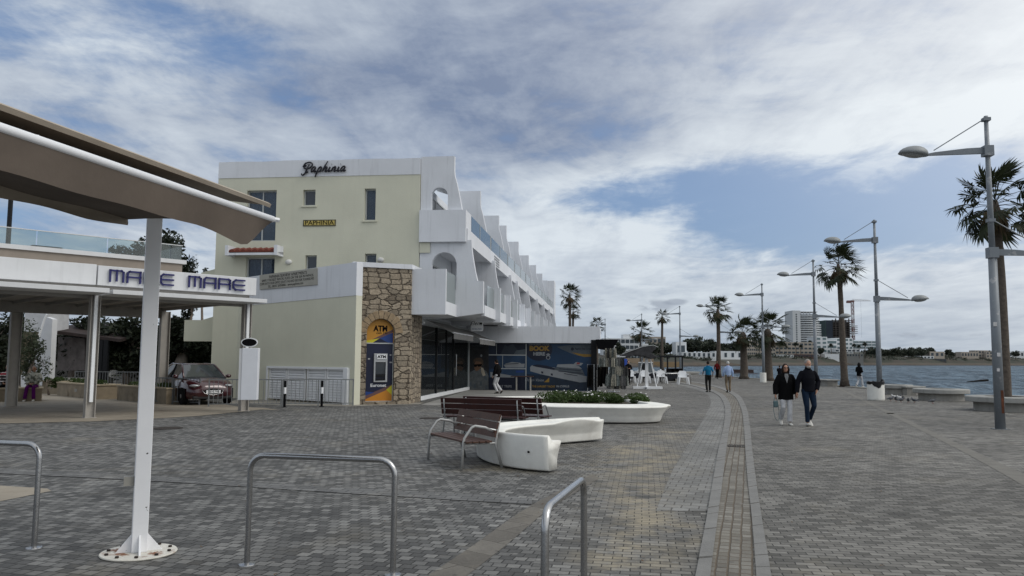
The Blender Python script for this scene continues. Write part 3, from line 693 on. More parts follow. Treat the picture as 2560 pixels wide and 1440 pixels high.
for k in range(6):
    u = 0.9 + k * 1.9
    c = thing('display_cabinet', ['white display cabinet behind the glass next to the stone tower', 'second display cabinet in from the stone tower behind the shop glass', 'display cabinet behind the dark mullion of the shop front', 'display cabinet behind the shop door handle', 'display cabinet deep in the shop near the portrait poster', 'last display cabinet behind the shop glass by the portrait poster'][k], 'cabinet', tuple(BM @ Vector((-1.2, u, 0.012))), group='cabinets inside the glass shop')
    MB(BM).box(-1.6, -0.9, u, u + 1.1, 0.014, 0.85).build('counter', mat('cabinet_grey', (0.26, 0.30, 0.31), 0.4), c)
    sh = MB(BM)
    for q_ in range(4): sh.box(-1.5, -1.1, u, u + 1.1, 1.1 + 0.38 * q_, 1.13 + 0.38 * q_)
    sh.box(-1.54, -1.50, u, u + 1.1, 0.86, 2.5); sh.build('shelf', mat('shelf_grey', (0.12, 0.13, 0.14), 0.5), c)
    gd = MB(BM)
    for q_ in range(16):
        zz = (0.86, 1.135, 1.515, 1.895)[q_ % 4]; uu = u + 0.08 + 0.24 * (q_ // 4); gd.box(-1.35, -1.2, uu, uu + random.uniform(0.06, 0.15), zz, zz + random.uniform(0.08, 0.25))
    gd.build('goods', mat('goods', (0.20, 0.17, 0.15), 0.5, var=0.9, vs=7), c)
def awning(u0, u1, v1, z0, z1, label):
    a_ = thing('shop_awning', label, 'awning', tuple(BM @ Vector((0.1, (u0 + u1) / 2, z0))), group='grey awnings over the shop front')
    m = MB(BM); n = 8
    m.add([(0.12, u0, z0), (0.12, u1, z0), (v1, u1, z1), (v1, u0, z1), (0.12, u0, z0 - 0.01), (0.12, u1, z0 - 0.01), (v1, u1, z1 - 0.01), (v1, u0, z1 - 0.01)],
          [(0, 3, 2, 1), (4, 5, 6, 7), (0, 1, 5, 4), (1, 2, 6, 5), (2, 3, 7, 6), (3, 0, 4, 7)])
    m.build('canopy', AWNG, a_)
    MB(BM).tube([(v1, u0 - 0.02, z1), (v1, u1 + 0.02, z1)], 0.035, 8).build('front_bar', PAINT, a_)
    vv = []; nn_ = 24
    for k in range(nn_ + 1):
        u = u0 + (u1 - u0) * k / nn_; w = 0.015 * math.sin(k * 1.3)
        vv += [(v1 + 0.03 + w, u, z1 - 0.02), (v1 + 0.02 - w * 2, u, z1 - 0.25 - 0.02 * (k % 2))]
    m = MB(BM); m.add(vv, [(2 * k, 2 * k + 1, 2 * k + 3, 2 * k + 2) for k in range(nn_)]); m.build('valance', AWNG, a_, smooth=True)
    m = MB(BM)
    for u in (u0 + 0.4, u1 - 0.4): m.tube([(0.12, u, z0 - 0.25), (v1 * 0.55, u + 0.25, z0 - 0.32), (v1 - 0.02, u, z1 - 0.03)], 0.022, 6)
    m.build('folding_arm', FRAME, a_)
    MB(BM).tube([(0.14, u0, z0 + 0.02), (0.14, u1, z0 + 0.02)], 0.06, 8).build('roller', FRAME, a_)
awning(0.9, 5.85, 1.32, 3.40, 2.84, 'grey sloping awning over the shop glass, nearest the stone tower')
awning(6.1, 11.5, 1.62, 3.32, 2.72, 'grey sloping awning further along, ending at the boat trip posters')
cam_b = thing('security_camera', 'small white security camera fixed above the shop glass beside the stone tower', 'camera', tuple(BM @ Vector((0.2, -0.1, 3.25))))
MB(BM).tube([(0.1, -0.1, 3.3), (0.32, -0.25, 3.22)], 0.045, 8).build('housing', PAINT, cam_b)
MB(BM).tube([(0.02, 0.0, 3.34), (0.12, -0.1, 3.3)], 0.02, 6).build('bracket', PAINT, cam_b)
SG = BM @ TM(0, 4.6, 0)
a = hit(SG, 1178, 820); b = hit(SG, 1208, 792)
hs = thing('hanging_sign', 'small white hanging sign with black script under the balcony above the shop', 'sign', tuple(SG @ Vector(((a.x + b.x) / 2, 0, b.z))))
zt = 3.60; zb = zt - 0.56
MB(SG).box(a.x, b.x, -0.03, 0.03, zb, zt - 0.03).build('panel', PAINT, hs)
MB(SG).text('Elena', 0.27, TM((a.x + b.x) / 2 - 0.05, -0.032, zt - 0.2) @ UP, 0.002, shear=0.35).build('lettering', BLACK, hs)
MB(SG).text('NATURAL PEARLS', 0.10, TM((a.x + b.x) / 2, -0.032, zb + 0.09) @ UP, 0.002, width=(b.x - a.x) * 0.85).build('lettering', mat('sign_blue', (0.03, 0.08, 0.2)), hs)
MB(SG).plate([(b.x - 0.16, zt - 0.22), (b.x - 0.06, zt - 0.24), (b.x - 0.05, zt - 0.12), (b.x - 0.12, zt - 0.05), (b.x - 0.2, zt - 0.1)], [], 0.004, TM(0, -0.034, 0)).build('logo', BLACK, hs)

# ---- the low annex wall with the sign board and louvred doors
AP = Vector((-10.74, 33.4, 0)); AQ = Vector((-6.03, 29.93, 0))
AM = frame(AP, AQ); al = (AQ - AP).length
tl = hit(AM, 640, 690); tr = hit(AM, 893, 655)
ml = hit(AM, 640, 761.5); mr = hit(AM, 873, 740)
def lin(p, q, x): return p.z + (q.z - p.z) * (x - p.x) / (q.x - p.x)
annex = thing('annex_building', 'single storey cream annex with a sloping white parapet band joining the stone tower', 'building', tuple(AP))
xl = -1.9; xr2 = al + 0.24
MB(AM).plate([(xl, 0), (xr2, 0), (xr2, lin(ml, mr, xr2)), (xl, lin(ml, mr, xl))], [rect(*(lambda c, d: (c.x, 0.0, d.x, d.z))(hit(AM, 668, 1008), hit(AM, 870, 922)))], 0.3).build('wall', CREAM, annex)
MB(AM).plate([(xl, lin(ml, mr, xl)), (xr2, lin(ml, mr, xr2)), (xr2, lin(tl, tr, xr2)), (xl, lin(tl, tr, xl))], [], 0.32, TM(0, -0.015, 0)).build('parapet', WHITE, annex)
MB(AM).box(xl + 0.5, xr2 - 1.5, 0.35, 1.2, 3.2, 3.4).build('terrace_floor', GREYC, annex)
c0 = hit(AM, 668, 1008); c1_ = hit(AM, 870, 922)
lw = (c1_.x - 0.12 - c0.x) / 4
for k in range(4):
    x0 = c0.x + lw * k + (0.05 if k >= 2 else 0)
    x1 = x0 + lw - 0.04
    d_ = MB(AM).plate(rect(x0, 0.07, x1, c1_.z - 0.03), [rect(x0 + 0.07, 0.12, x1 - 0.07, c1_.z - 0.08)], 0.05, TM(0, 0.04, 0)).build('louvred_door', PAINT, annex)
    m = MB(AM); zz = 0.14
    while zz < c1_.z - 0.12:
        m.add([(x0 + 0.07, 0.05, zz), (x1 - 0.07, 0.05, zz), (x1 - 0.07, 0.095, zz + 0.085), (x0 + 0.07, 0.095, zz + 0.085)], [(0, 1, 2, 3)]); zz += 0.1
    m.box(x0 + 0.06, x1 - 0.06, 0.1, 0.11, 0.1, c1_.z - 0.06)
    m.build('louvres', PAINT, d_)
MB(AM).box(c0.x - 0.06, c1_.x + 0.02, -0.05, 0.04, c1_.z - 0.03, c1_.z + 0.05).box(c1_.x - 0.14, c1_.x + 0.1, -0.12, 0.03, 0.004, c1_.z + 0.02).box(c0.x - 0.08, c0.x - 0.002, -0.05, 0.04, 0.004, c1_.z - 0.03).build('door_frame', PAINT, annex)
# name board on the parapet, sloping with it
b0 = hit(AM, 652, 724); b1 = hit(AM, 795, 712); b2 = hit(AM, 795, 670); b3 = hit(AM, 652, 688)
sb = thing('sign_board', 'long grey information board with black capitals on the sloping white parapet', 'sign', tuple(AM @ Vector(((b0.x + b1.x) / 2, 0, b0.z))))
MB(AM).plate([(b0.x, b0.z), (b1.x, b1.z), (b2.x, b2.z), (b3.x, b3.z)], [], 0.04, TM(0, -0.06, 0)).build('board', mat('board_grey', (0.34, 0.33, 0.29), 0.6, var=0.08), sb)
sl = math.atan2(b2.z - b3.z, b2.x - b3.x); wid = b1.x - b0.x; hgt = b3.z - b0.z
for k, (s_, w_) in enumerate((('PAPHINIA SEAVIEW APARTMENTS', 0.66), ('SIMPLY THE BEST RENTAL FLATS ON THE SEA IN PAPHOS', 0.90), ('COME INTO OUR OFFICE (FLAT 114) AND SEE FOR YOURSELVES', 0.95), ('TEL.: 00357 26954000. - www.paphinia.com', 0.62))):
    t = 0.84 - 0.225 * k; cx = b0.x + wid * (0.5 - 0.012 * k)
    cz = b0.z + (b1.z - b0.z) * 0.5 + hgt * t * 0.98
    MB(AM).text(s_, 0.14 if k else 0.17, TM(cx, -0.063, cz) @ UP @ Matrix.Rotation(sl, 4, 'Z'), 0.002, width=wid * w_, offset=-0.001).build('lettering', BLACK, sb)

# ---- stone tower with the cash machine
T1 = G(876, 1012); T2 = G(1022, 1010); T3 = G(1052, 1004)
XM = frame(T1, T2); tw = (T2 - T1).length
def rubble():
    m = bpy.data.materials.new('rubble_stone'); m.use_nodes = True
    t = NT(m.node_tree); p = m.node_tree.nodes['Principled BSDF']
    tcn = t.new('ShaderNodeTexCoord').outputs['Object']
    xz = t.new('ShaderNodeSeparateXYZ'); t.l.new(tcn, xz.inputs[0])
    cb = t.new('ShaderNodeCombineXYZ'); t.put(cb.inputs[0], t.math('SUBTRACT', t.math('MULTIPLY', xz.outputs[0], 1.0), t.math('MULTIPLY', xz.outputs[1], 1.0))); t.put(cb.inputs[1], xz.outputs[2]); t.put(cb.inputs[2], 0.0)
    v = t.mapping(cb.outputs[0], scale=(4.3, 5.0, 1.0))
    w = t.vmath('ADD', v, t.vmath('MULTIPLY', t.vmath('SUBTRACT', t.noise(v, 1.5, 3.0, 0.6, out=1), (0.5, 0.5, 0.5)), (0.34, 0.34, 0)))
    def vor(feat):
        n = t.new('ShaderNodeTexVoronoi', voronoi_dimensions='2D', feature=feat, distance='CHEBYCHEV'); t.put(n.inputs['Vector'], w); n.inputs['Scale'].default_value = 1.0; n.inputs['Randomness'].default_value = 0.72
        return n
    f1 = vor('F1'); f2 = vor('F2')
    ed = t.math('SUBTRACT', f2.outputs['Distance'], f1.outputs['Distance'])
    sc = t.new('ShaderNodeSeparateXYZ'); t.l.new(f1.outputs['Color'], sc.inputs[0])
    fn = t.noise(tcn, 14.0, 6.0, 0.65)
    c = t.mix(sc.outputs[0], (0.145, 0.117, 0.086), (0.37, 0.305, 0.225))
    c = t.mix(t.math('MULTIPLY', sc.outputs[1], 0.5), c, (0.30, 0.26, 0.20))
    s = t.new('ShaderNodeVectorMath', operation='SCALE'); t.l.new(c, s.inputs[0]); t.put(s.inputs['Scale'], t.ramp(fn, 0.3, 0.7, 0.68, 1.3, smooth=False))
    mort = t.ramp(ed, 0.015, 0.085, 0.92, 0.0)
    t.l.new(t.mix(mort, s.outputs[0], (0.050, 0.034, 0.022)), p.inputs['Base Color'])
    p.inputs['Roughness'].default_value = 0.92
    b = t.new('ShaderNodeBump'); b.inputs['Strength'].default_value = 1.0; b.inputs['Distance'].default_value = 0.06
    t.put(b.inputs['Height'], t.math('ADD', t.ramp(ed, 0.0, 0.22), t.math('MULTIPLY', fn, 0.5))); t.l.new(b.outputs[0], p.inputs['Normal'])
    return m
RUB = rubble()
tower = thing('stone_tower', 'squat tower of rough tan rubble stone with an arched recess for the cash machine', 'tower', tuple(T1))
a = hit(XM, 913, 1008); b = hit(XM, 988, 798)
ztop = hit(XM, 960, 670).z
def ragged(p0, p1, n, amp):
    return [(p0[0] + (p1[0] - p0[0]) * k / n + random.uniform(-amp, amp) * (0 < k < n), p0[1] + (p1[1] - p0[1]) * k / n + random.uniform(-amp, amp) * 0.4 * (0 < k < n)) for k in range(n)]
out = [(0, 0), (tw, 0)] + ragged((tw, 0.0), (tw, ztop), 2, 0) [1:] + [(tw, ztop)] + ragged((0, ztop), (0, 0), 26, 0.022)
MB(XM).plate(out, [arch(a.x, 0.10, b.x, b.z)], 0.42).build('front_wall', RUB, tower)
SMx = frame(T2, T3); sl_ = (T3 - T2).length
MB(SMx).plate([(0.001, 0), (sl_, 0), (sl_, ztop - 0.12), (0.001, ztop)], [], 0.4, TM(0, 0.004, 0)).build('side_wall', RUB, tower)
MB(XM).box(-0.0, 0.4, 0.43, 1.9, 0, ztop - 0.05).build('back_wall', RUB, tower)
cap = [(-0.1, -0.06), (tw + 0.02, -0.06)]
cz0 = ztop; cz1 = hit(XM, 900, 655).z
P3 = XM.inverted() @ T3
MB(XM).prism([(-0.03, -0.04), (tw + 0.03, -0.04), (P3.x + 0.05, P3.y), (P3.x - 0.4, P3.y + 0.2), (-0.03, 0.6)], cz0 + 0.002, cz1).build('coping', WHITE, tower)
cx = (a.x + b.x) / 2; r0 = (b.x - a.x) / 2 + 0.008; zc_ = b.z - (b.x - a.x) / 2
VST = mat('cut_stone', (0.27, 0.20, 0.125), 0.9, var=0.3, vs=6, bump=0.6, bs=18)
for k in range(11):
    t0 = PI * (k + 0.05) / 11; t1 = PI * (k + 0.95) / 11; r1 = r0 + random.uniform(0.27, 0.34)
    MB(XM).plate([(cx + r0 * math.cos(t0), zc_ + r0 * math.sin(t0)), (cx + r1 * math.cos(t0), zc_ + r1 * math.sin(t0)), (cx + r1 * math.cos((t0 + t1) / 2) * 1.0, zc_ + r1 * 1.02 * math.sin((t0 + t1) / 2)), (cx + r1 * math.cos(t1), zc_ + r1 * math.sin(t1)), (cx + r0 * math.cos(t1), zc_ + r0 * math.sin(t1))], [], 0.2, TM(0, -0.02, 0)).build('arch_stone', VST, tower, bevel=0.012)
atm = thing('cash_machine', 'navy and yellow cash machine panel set in the arch of the stone tower', 'cash machine', tuple(XM @ Vector((cx, 0.3, 0))))
AMT = XM @ TM(0, 0.22, 0)
NAVY = mat('navy_panel', (0.006, 0.010, 0.036), 0.35, var=0.05)
AMB = mat('amber_panel', (0.50, 0.235, 0.025), 0.4, var=0.05); ORG = mat('orange_panel', (0.50, 0.20, 0.018), 0.4, var=0.05)
YEL = mat('yellow_panel', (0.52, 0.47, 0.02), 0.4, var=0.05); BLU = mat('blue_panel', (0.012, 0.045, 0.20), 0.4, var=0.05); BRN = mat('brown_panel', (0.13, 0.065, 0.06), 0.4, var=0.05)
W_ = b.x - a.x; x0 = a.x; x1 = b.x; zs = hit(XM, 950, 858).z; zb = 0.12
MB(AMT).plate(rect(x0, zb, x1, zs - 0.02), [], 0.05).build('door_panel', NAVY, atm)
MB(AMT).plate([p for p in arch(x0, zs + 0.02, x1, b.z)], [], 0.05).build('arch_panel', AMB, atm)
MB(AMT).box(x0, x1, -0.02, 0.03, zs - 0.02, zs + 0.02).box(x0, x0 + 0.025, -0.02, -0.001, zb, zs - 0.02).box(x1 - 0.025, x1, -0.02, -0.001, zb, zs - 0.02).box(x0, x1, -0.02, -0.001, zb - 0.04, zb).build('frame', FRAME, atm)
MB(AMT).box(x0, x1, -0.1, 0.05, 0.0, zb - 0.045).build('step', GREYC, atm)
def art(pts, m, nm='artwork', off=-0.003, M=AMT, par=atm): return MB(M).plate(pts, [], 0.001, TM(0, off, 0)).build(nm, m, par)
xa, xb = x0 + 0.027, x1 - 0.027
za = zs + 0.022
art([(xa, za), (xa + 0.35, za), (xb, za + 0.42), (xb, za + 0.52), (xa + 0.3, za + 0.16)], BRN, off=-0.002)
art([(xa, za), (xa + 0.25, za), (xa + 0.5, za + 0.17), (xa, za + 0.07)], YEL, off=-0.004)
art([(xa + 0.25, za), (xb, za), (xb, za + 0.40), (xa + 0.55, za + 0.19)], BLU, off=-0.006)
art([(xa + 0.25, za), (xa + 0.85, za), (xa + 0.52, za + 0.17)], NAVY, off=-0.008)
art([(xa, zb), (xb, zb), (xb, zb + 0.62), (xa, zb + 0.20)], BRN, off=-0.002)
art([(xa, zb), (xb, zb), (xb, zb + 0.5), (xa, zb + 0.06)], ORG, off=-0.004)
art([(xb, zb + 0.6), (xb, zb + 0.22), (xb - 0.22, zb + 0.42)], YEL, off=-0.006)
art([(xa, zb + 0.2), (xa + 0.35, zb + 0.32), (xa, zb + 0.36)], BLU, off=-0.006)
MB(AMT).text('ATM', 0.30, TM(cx + 0.03, -0.004, hit(XM, 950, 822, 0.2).z) @ UP, 0.002, width=0.54, offset=0.012).build('lettering', BLACK, atm)
MB(AMT).text('cash 24h', 0.13, TM(cx + 0.08, -0.004, hit(XM, 950, 832.5, 0.2).z) @ UP, 0.002, width=0.42).build('lettering', BLACK, atm)
zz = hit(XM, 950, 964).z
MB(AMT).text('Euronet', 0.17, TM(cx - 0.02, -0.004, zz) @ UP, 0.002, width=0.60, offset=0.004).build('lettering', PAINT, atm)
ma = hit(XM, 933, 955, 0.2); mb_ = hit(XM, 968, 884, 0.2)
GRY = mat('machine_grey', (0.36, 0.37, 0.38), 0.45, var=0.05)
MB(AMT).plate(rect(ma.x, ma.z, mb_.x, mb_.z), [rect(ma.x + 0.06, ma.z + 0.05, mb_.x - 0.06, mb_.z - 0.32)], 0.10, TM(0, -0.10, 0)).build('machine_housing', GRY, atm, bevel=0.008)
MB(AMT).box(ma.x + 0.06, mb_.x - 0.06, -0.03, -0.01, ma.z + 0.3, mb_.z - 0.34).build('screen', PANED, atm)
MB(AMT).box(ma.x + 0.07, mb_.x - 0.07, -0.11, -0.004, ma.z + 0.20, ma.z + 0.29).box(ma.x + 0.08, mb_.x - 0.08, -0.09, -0.004, ma.z + 0.06, ma.z + 0.12).build('keypad', DARK, atm)
MB(AMT).box(ma.x + 0.1, mb_.x - 0.04, -0.125, -0.1, mb_.z - 0.21, mb_.z - 0.04).build('header', PAINT, atm)
MB(AMT).text('ATM', 0.14, TM((ma.x + mb_.x) / 2 + 0.03, -0.127, mb_.z - 0.125) @ UP, 0.002, width=0.33, offset=0.008).build('lettering', BLACK, atm)
MB(AMT).box(ma.x - 0.22, ma.x - 0.14, -0.012, 0, ma.z + 0.85, ma.z + 0.90).box(mb_.x + 0.1, mb_.x + 0.2, -0.012, 0, ma.z + 0.72, ma.z + 0.77).box(mb_.x + 0.1, mb_.x + 0.17, -0.012, 0, ma.z + 1.0, ma.z + 1.05).build('sticker', GRY, atm)

# ---- lettering and the tile sign on the gable
s1 = thing('script_sign', 'black raised script letters reading Paphinia on the white parapet', 'sign', tuple(BM @ hit(BM, 803, 421)))
c = hit(BM, 804, 424, -0.1)
P_ = MB(BM)
# letters drawn as pen strokes: x right, y up, in units of the x-height
def pen(strokes, x, z, k, r, M, dep=0.03, sh=0.35):
    for st in strokes:
        q_ = [Vector((x + (p[0] + sh * p[1]) * k, 0, z + p[1] * k)) for p in st]
        qd = []
        for i in range(len(q_) - 1):
            p0 = q_[max(i - 1, 0)]; p1 = q_[i]; p2 = q_[i + 1]; p3 = q_[min(i + 2, len(q_) - 1)]
            for t in (0, 0.25, 0.5, 0.75):
                qd.append(0.5 * ((2 * p1) + (p2 - p0) * t + (2 * p0 - 5 * p1 + 4 * p2 - p3) * t * t + (3 * p1 - p0 - 3 * p2 + p3) * t ** 3))
        qd.append(q_[-1])
        M.tube(qd, [(r * (0.75 + 0.45 * math.sin(i * 0.5) ** 2), r) for i in range(len(qd))], 6)
A_ = [[(0.75, 0.95), (0.35, 1.0), (0.05, 0.5), (0.25, 0.0), (0.6, 0.3), (0.78, 0.95)], [(0.78, 0.95), (0.68, 0.15), (0.9, 0.0), (1.1, 0.25)]]
SCR = {'P': [[(0.55, -0.55), (0.6, 0.4), (0.75, 1.6)], [(-0.35, 1.0), (-0.1, 1.75), (0.8, 1.95), (1.45, 1.5), (1.2, 0.85), (0.4, 0.65), (-0.1, 0.9), (0.2, 1.4)], [(-0.2, -0.3), (0.2, -0.65), (0.6, -0.2), (1.1, 0.05)]],
       'a': A_, 'p': [[(0.15, -1.1), (0.15, 0.2), (0.3, 1.0)], [(0.2, 0.5), (0.55, 1.0), (0.85, 0.7), (0.65, 0.05), (0.25, 0.1)], [(0.65, 0.05), (1.0, 0.2)]],
       'h': [[(0.1, 0.0), (0.2, 1.1), (0.45, 2.1)], [(0.15, 0.4), (0.5, 1.0), (0.75, 0.8), (0.65, 0.1), (0.85, 0.0), (1.05, 0.25)]],
       'i': [[(0.2, 0.95), (0.12, 0.2), (0.3, 0.0), (0.55, 0.25)], [(0.3, 1.45), (0.33, 1.5)]],
       'n': [[(0.15, 0.95), (0.08, 0.0)], [(0.12, 0.5), (0.5, 1.0), (0.72, 0.75), (0.62, 0.1), (0.8, 0.0), (1.0, 0.25)]]}
k_ = 0.215; xx = hit(BM, 757, 424, -0.1).x; z_ = hit(BM, 804, 429, -0.1).z
for ch, adv in zip('Paphinia', (1.35, 1.05, 1.0, 1.0, 0.6, 1.0, 0.6, 1.0)):
    pen(SCR[ch], xx, z_, k_, 0.034, P_); xx += adv * k_ * 1.16
P_.M = BM @ TM(0, -0.10, 0)
P2_ = MB(BM @ TM(0, -0.08, 0)); P2_.v = []; 
for v in P_.v: pass
P3_ = MB(BM); P3_.v = [v + (BM.to_3x3() @ Vector((0, -0.09, 0))) for v in P_.v]; P3_.f = P_.f
P3_.build('lettering', mat('letter_black', (0.012, 0.012, 0.018), 0.35), s1, smooth=True)
s2 = thing('tile_sign', 'long yellow tile nameplate with black serif capitals between the gable windows', 'sign', tuple(BM @ hit(BM, 799, 558)))
x0, z0, x1, z1 = prect(BM, 758, 549, 840, 566)
MB(BM).box(x0, x1, -0.03, -0.002, z0, z1).build('border', mat('tile_border', (0.10, 0.09, 0.045), 0.4, var=0.5, vs=8), s2)
MB(BM).box(x0 + 0.05, x1 - 0.05, -0.036, -0.03, z0 + 0.045, z1 - 0.045).build('tile', mat('tile_yellow', (0.46, 0.36, 0.10), 0.35, var=0.1), s2)
MB(BM).text('PAPHINIA', 0.26, TM((x0 + x1) / 2, -0.038, (z0 + z1) / 2) @ UP, 0.002, width=(x1 - x0) * 0.88, offset=0.002).build('lettering', BLACK, s2)

# cream parapet of the stairs left of the gable
st = thing('stair_parapet', 'cream rendered block jutting from the left side of the gable above the parked car', 'wall', tuple(BM @ Vector((GL - 1, 1.5, 2.5))))
SPM = BM @ TM(0, 1.2, 0)
a = hit(SPM, 459, 853); b = hit(SPM, 505, 800); c = hit(SPM, 528, 782)
MB(SPM).plate([(a.x, a.z), (GL - 0.01, a.z), (GL - 0.01, c.z), (b.x, b.z), (a.x, b.z + 0.0)], [], 0.25).build('wall', CREAM, st)
a = hit(SPM, 503, 682); c = hit(SPM, 536, 664)
sp2 = thing('rear_parapet', 'sloping cream coping low behind the left end of the gable', 'wall', tuple(BM @ Vector((GL - 1, 1.5, 5.2))))
MB(SPM).plate([(a.x, a.z - 0.9), (GL - 0.01, a.z - 0.9), (GL - 0.01, c.z), (a.x, a.z)], [], 0.25).build('wall', CREAM, sp2)

# ------------------------------------------------------------------ the low kiosk wing with the posters
KM = BM @ TM(0, 12.1, 0)
rx = hit(KM, 1500, 820, -0.4).x
ft = hit(KM, 1400, 816, -0.4).z; fb = hit(KM, 1400, 857.5, -0.4).z
kw = thing('booking_office', 'low white flat roofed booking office with dark blue boat posters', 'kiosk', tuple(KM @ Vector((2, 0, 0))))
MB(KM).box(0.02, rx, -0.4, 5.0, fb, ft).build('roof_fascia', WHITE, kw)
rw = hit(KM, 1485, 900).x
MB(KM).box(0.02, rw, 0.0, 4.6, 0.0, fb - 0.01).build('wall', mat('dark_blue_wall', (0.012, 0.02, 0.04), 0.4), kw)
def P2(px_, py_, y=-0.02): 
    c = hit(KM, px_, py_, y); return (c.x, c.z)
PB = mat('poster_blue', (0.005, 0.030, 0.075), 0.35, var=0.25, vs=1.2); PN = mat('poster_navy', (0.003, 0.006, 0.020), 0.35, var=0.1)  # poster colours darkened: the shade under the fascia is put into them
PW = mat('poster_white', (0.22, 0.235, 0.25), 0.4, var=0.1); PA = mat('poster_amber', (0.24, 0.14, 0.02), 0.4); PG = mat('poster_grey', (0.065, 0.08, 0.095), 0.4, var=0.2); PSK = mat('poster_sky', (0.018, 0.045, 0.095), 0.35, var=0.3, vs=1.5)
def poster(nm, label, px0, py0, px1, py1, m):
    p = thing(nm, label, 'poster', tuple(KM @ hit(KM, (px0 + px1) / 2, py1, -0.02)), group='posters on the booking office')
    a, b = P2(px0, py1), P2(px1, py0)
    MB(KM).box(a[0], b[0], -0.02, -0.004, a[1], b[1]).build('sheet', m, p); return p
def ink(p, pix, m, off=-0.022, nm='artwork'): return MB(KM).plate([P2(x, y) for x, y in pix], [], 0.001, TM(0, off, 0)).build(nm, m, p)
def ptext(p, s_, px0, px1, py_, size, m, off=-0.026, shear=0.0, bold=0.0):
    a, b = P2(px0, py_), P2(px1, py_)
    return MB(KM).text(s_, size, KM.inverted() @ KM @ TM((a[0] + b[0]) / 2, off, a[1]) @ UP, 0.001, shear=shear, width=b[0] - a[0], offset=bold).build('lettering', m, p)
big = poster('boat_poster', 'large blue poster of a white yacht with BOOK HERE in amber and white', 1316.5, 858.5, 1484, 976, PB)
ell = [(1347 + 34 * math.cos(t * PI / 14), 874 + 28 * math.sin(t * PI / 14)) for t in range(0, 29)]
ink(big, [(x, max(860, y)) for x, y in ell[:-1]], PN, -0.022)
ptext(big, 'DAY & NIGHT CRUISES', 1323, 1373, 861.5, 0.10, PW)
ptext(big, 'BOOK', 1322.5, 1373.5, 871.5, 0.36, PA, bold=0.022)
ptext(big, 'HERE', 1333, 1362.5, 885, 0.25, PW, bold=0.014)
ink(big, [(1370.5 + 5.5 * math.cos(t * PI / 8), 893.5 + 5.5 * math.sin(t * PI / 8)) for t in range(16)], PW, -0.024, 'badge')
ink(big, [(1370.5 + 3.6 * math.cos(t * PI / 8), 894 + 3.6 * math.sin(t * PI / 8)) for t in range(16)], PN, -0.027, 'badge')
ink(big, [(1365, 886), (1370.5, 883), (1376, 886), (1374, 888), (1367, 888)], PW, -0.024, 'badge')
ink(big, [(1392, 867), (1430, 862), (1483, 860), (1483, 891), (1462, 893), (1436, 887), (1410, 876)], PG, -0.022, 'sail')
ink(big, [(1430, 881), (1455, 885), (1483, 886), (1483, 891.5), (1462, 892.5), (1444, 888)], PA, -0.024, 'sail')
ink(big, [(1431 + 4 * math.cos(t * PI / 8), 872.5 + 4 * math.sin(t * PI / 8)) for t in range(16)], PN, -0.024, 'badge')
ptext(big, 'Paphos Sea Cruises', 1437, 1483, 872, 0.14, PN, bold=0.004)
ptext(big, 'THE LARGEST YACHT', 1330, 1388, 966, 0.15, PA, bold=0.006)
ptext(big, 'IN CYPRUS', 1391, 1423, 966, 0.15, PW, bold=0.006)
ptext(big, 'Ocean Vision', 1312, 1359, 950, 0.22, PW, shear=0.4)
ink(big, [(1360, 955.5), (1373, 944), (1373, 955.5)], PA)
ink(big, [(1317, 935), (1484, 945), (1484, 976), (1317, 976)], mat('poster_sea', (0.003, 0.013, 0.03), 0.35, var=0.4, vs=3), -0.0212)
ink(big, [(1325, 918), (1330, 913), (1360, 914), (1392, 920), (1450, 937), (1467, 941), (1466, 955), (1450, 956), (1400, 946), (1350, 935), (1326, 928)], PW, -0.023, 'yacht')
ink(big, [(1384, 924), (1396, 914), (1440, 915), (1456, 925), (1462, 938), (1430, 934)], PG, -0.0245, 'yacht')
ink(big, [(1391, 917), (1394, 911), (1430, 910), (1447, 915), (1455, 922)], PW, -0.026, 'yacht')
ink(big, [(1432, 912), (1440, 905), (1458, 908), (1452, 914)], PW, -0.0275, 'yacht')
ink(big, [(1441, 911), (1443, 906), (1450, 907), (1449, 911)], mat('poster_red', (0.22, 0.03, 0.03), 0.4), -0.029, 'yacht')
for (x0_, y0_, x1_, y1_) in ((1398, 921, 1452, 925), (1396, 927, 1458, 932), (1410, 933, 1444, 938)):
    ink(big, [(x0_, y0_), (x1_, y1_ + 1), (x1_, y1_ + 2.4), (x0_, y0_ + 1.6)], PN, -0.0285, 'yacht')
for q_ in (1353, 1377): ink(big, [(q_, 928 + (q_ - 1353) * 0.22), (q_ + 5, 929 + (q_ - 1353) * 0.22), (q_ + 5, 934 + (q_ - 1353) * 0.22), (q_, 933 + (q_ - 1353) * 0.22)], PN, -0.0245, 'yacht')
ink(big, [(1330, 914), (1342, 911), (1366, 914), (1390, 921), (1386, 925), (1340, 917)], PN, -0.0245, 'yacht')
pu = poster('ship_poster', 'dark poster of a sailing ship at the top left of the booking office wall', 1242, 859, 1313.5, 886.5, PN)
ink(pu, [(1252, 885), (1262, 862), (1270, 866), (1282, 860), (1290, 870), (1300, 880), (1296, 885)], mat('poster_dusk', (0.02, 0.028, 0.042), 0.4), -0.022, 'ship')
ink(pu, [(1290, 876), (1313, 873), (1313, 886), (1285, 886)], PG, -0.0235)
pm = poster('cruiser_poster', 'blue poster of a white motor cruiser beside the person in white trousers', 1242, 888.5, 1313.5, 921, PSK)
ink(pm, [(1259, 912), (1312, 909), (1311, 919), (1264, 919)], PW, -0.022, 'boat'); ink(pm, [(1264, 909), (1280, 905), (1300, 907), (1304, 910), (1264, 912)], PW, -0.023, 'boat'); ink(pm, [(1266, 909.5), (1296, 908), (1297, 909.6), (1266, 911)], PN, -0.025, 'boat')
pl2 = poster('boat_trips_poster', 'blue poster lettered BOAT TRIPS with a speeding white boat', 1222, 922.5, 1313.5, 976, PSK)
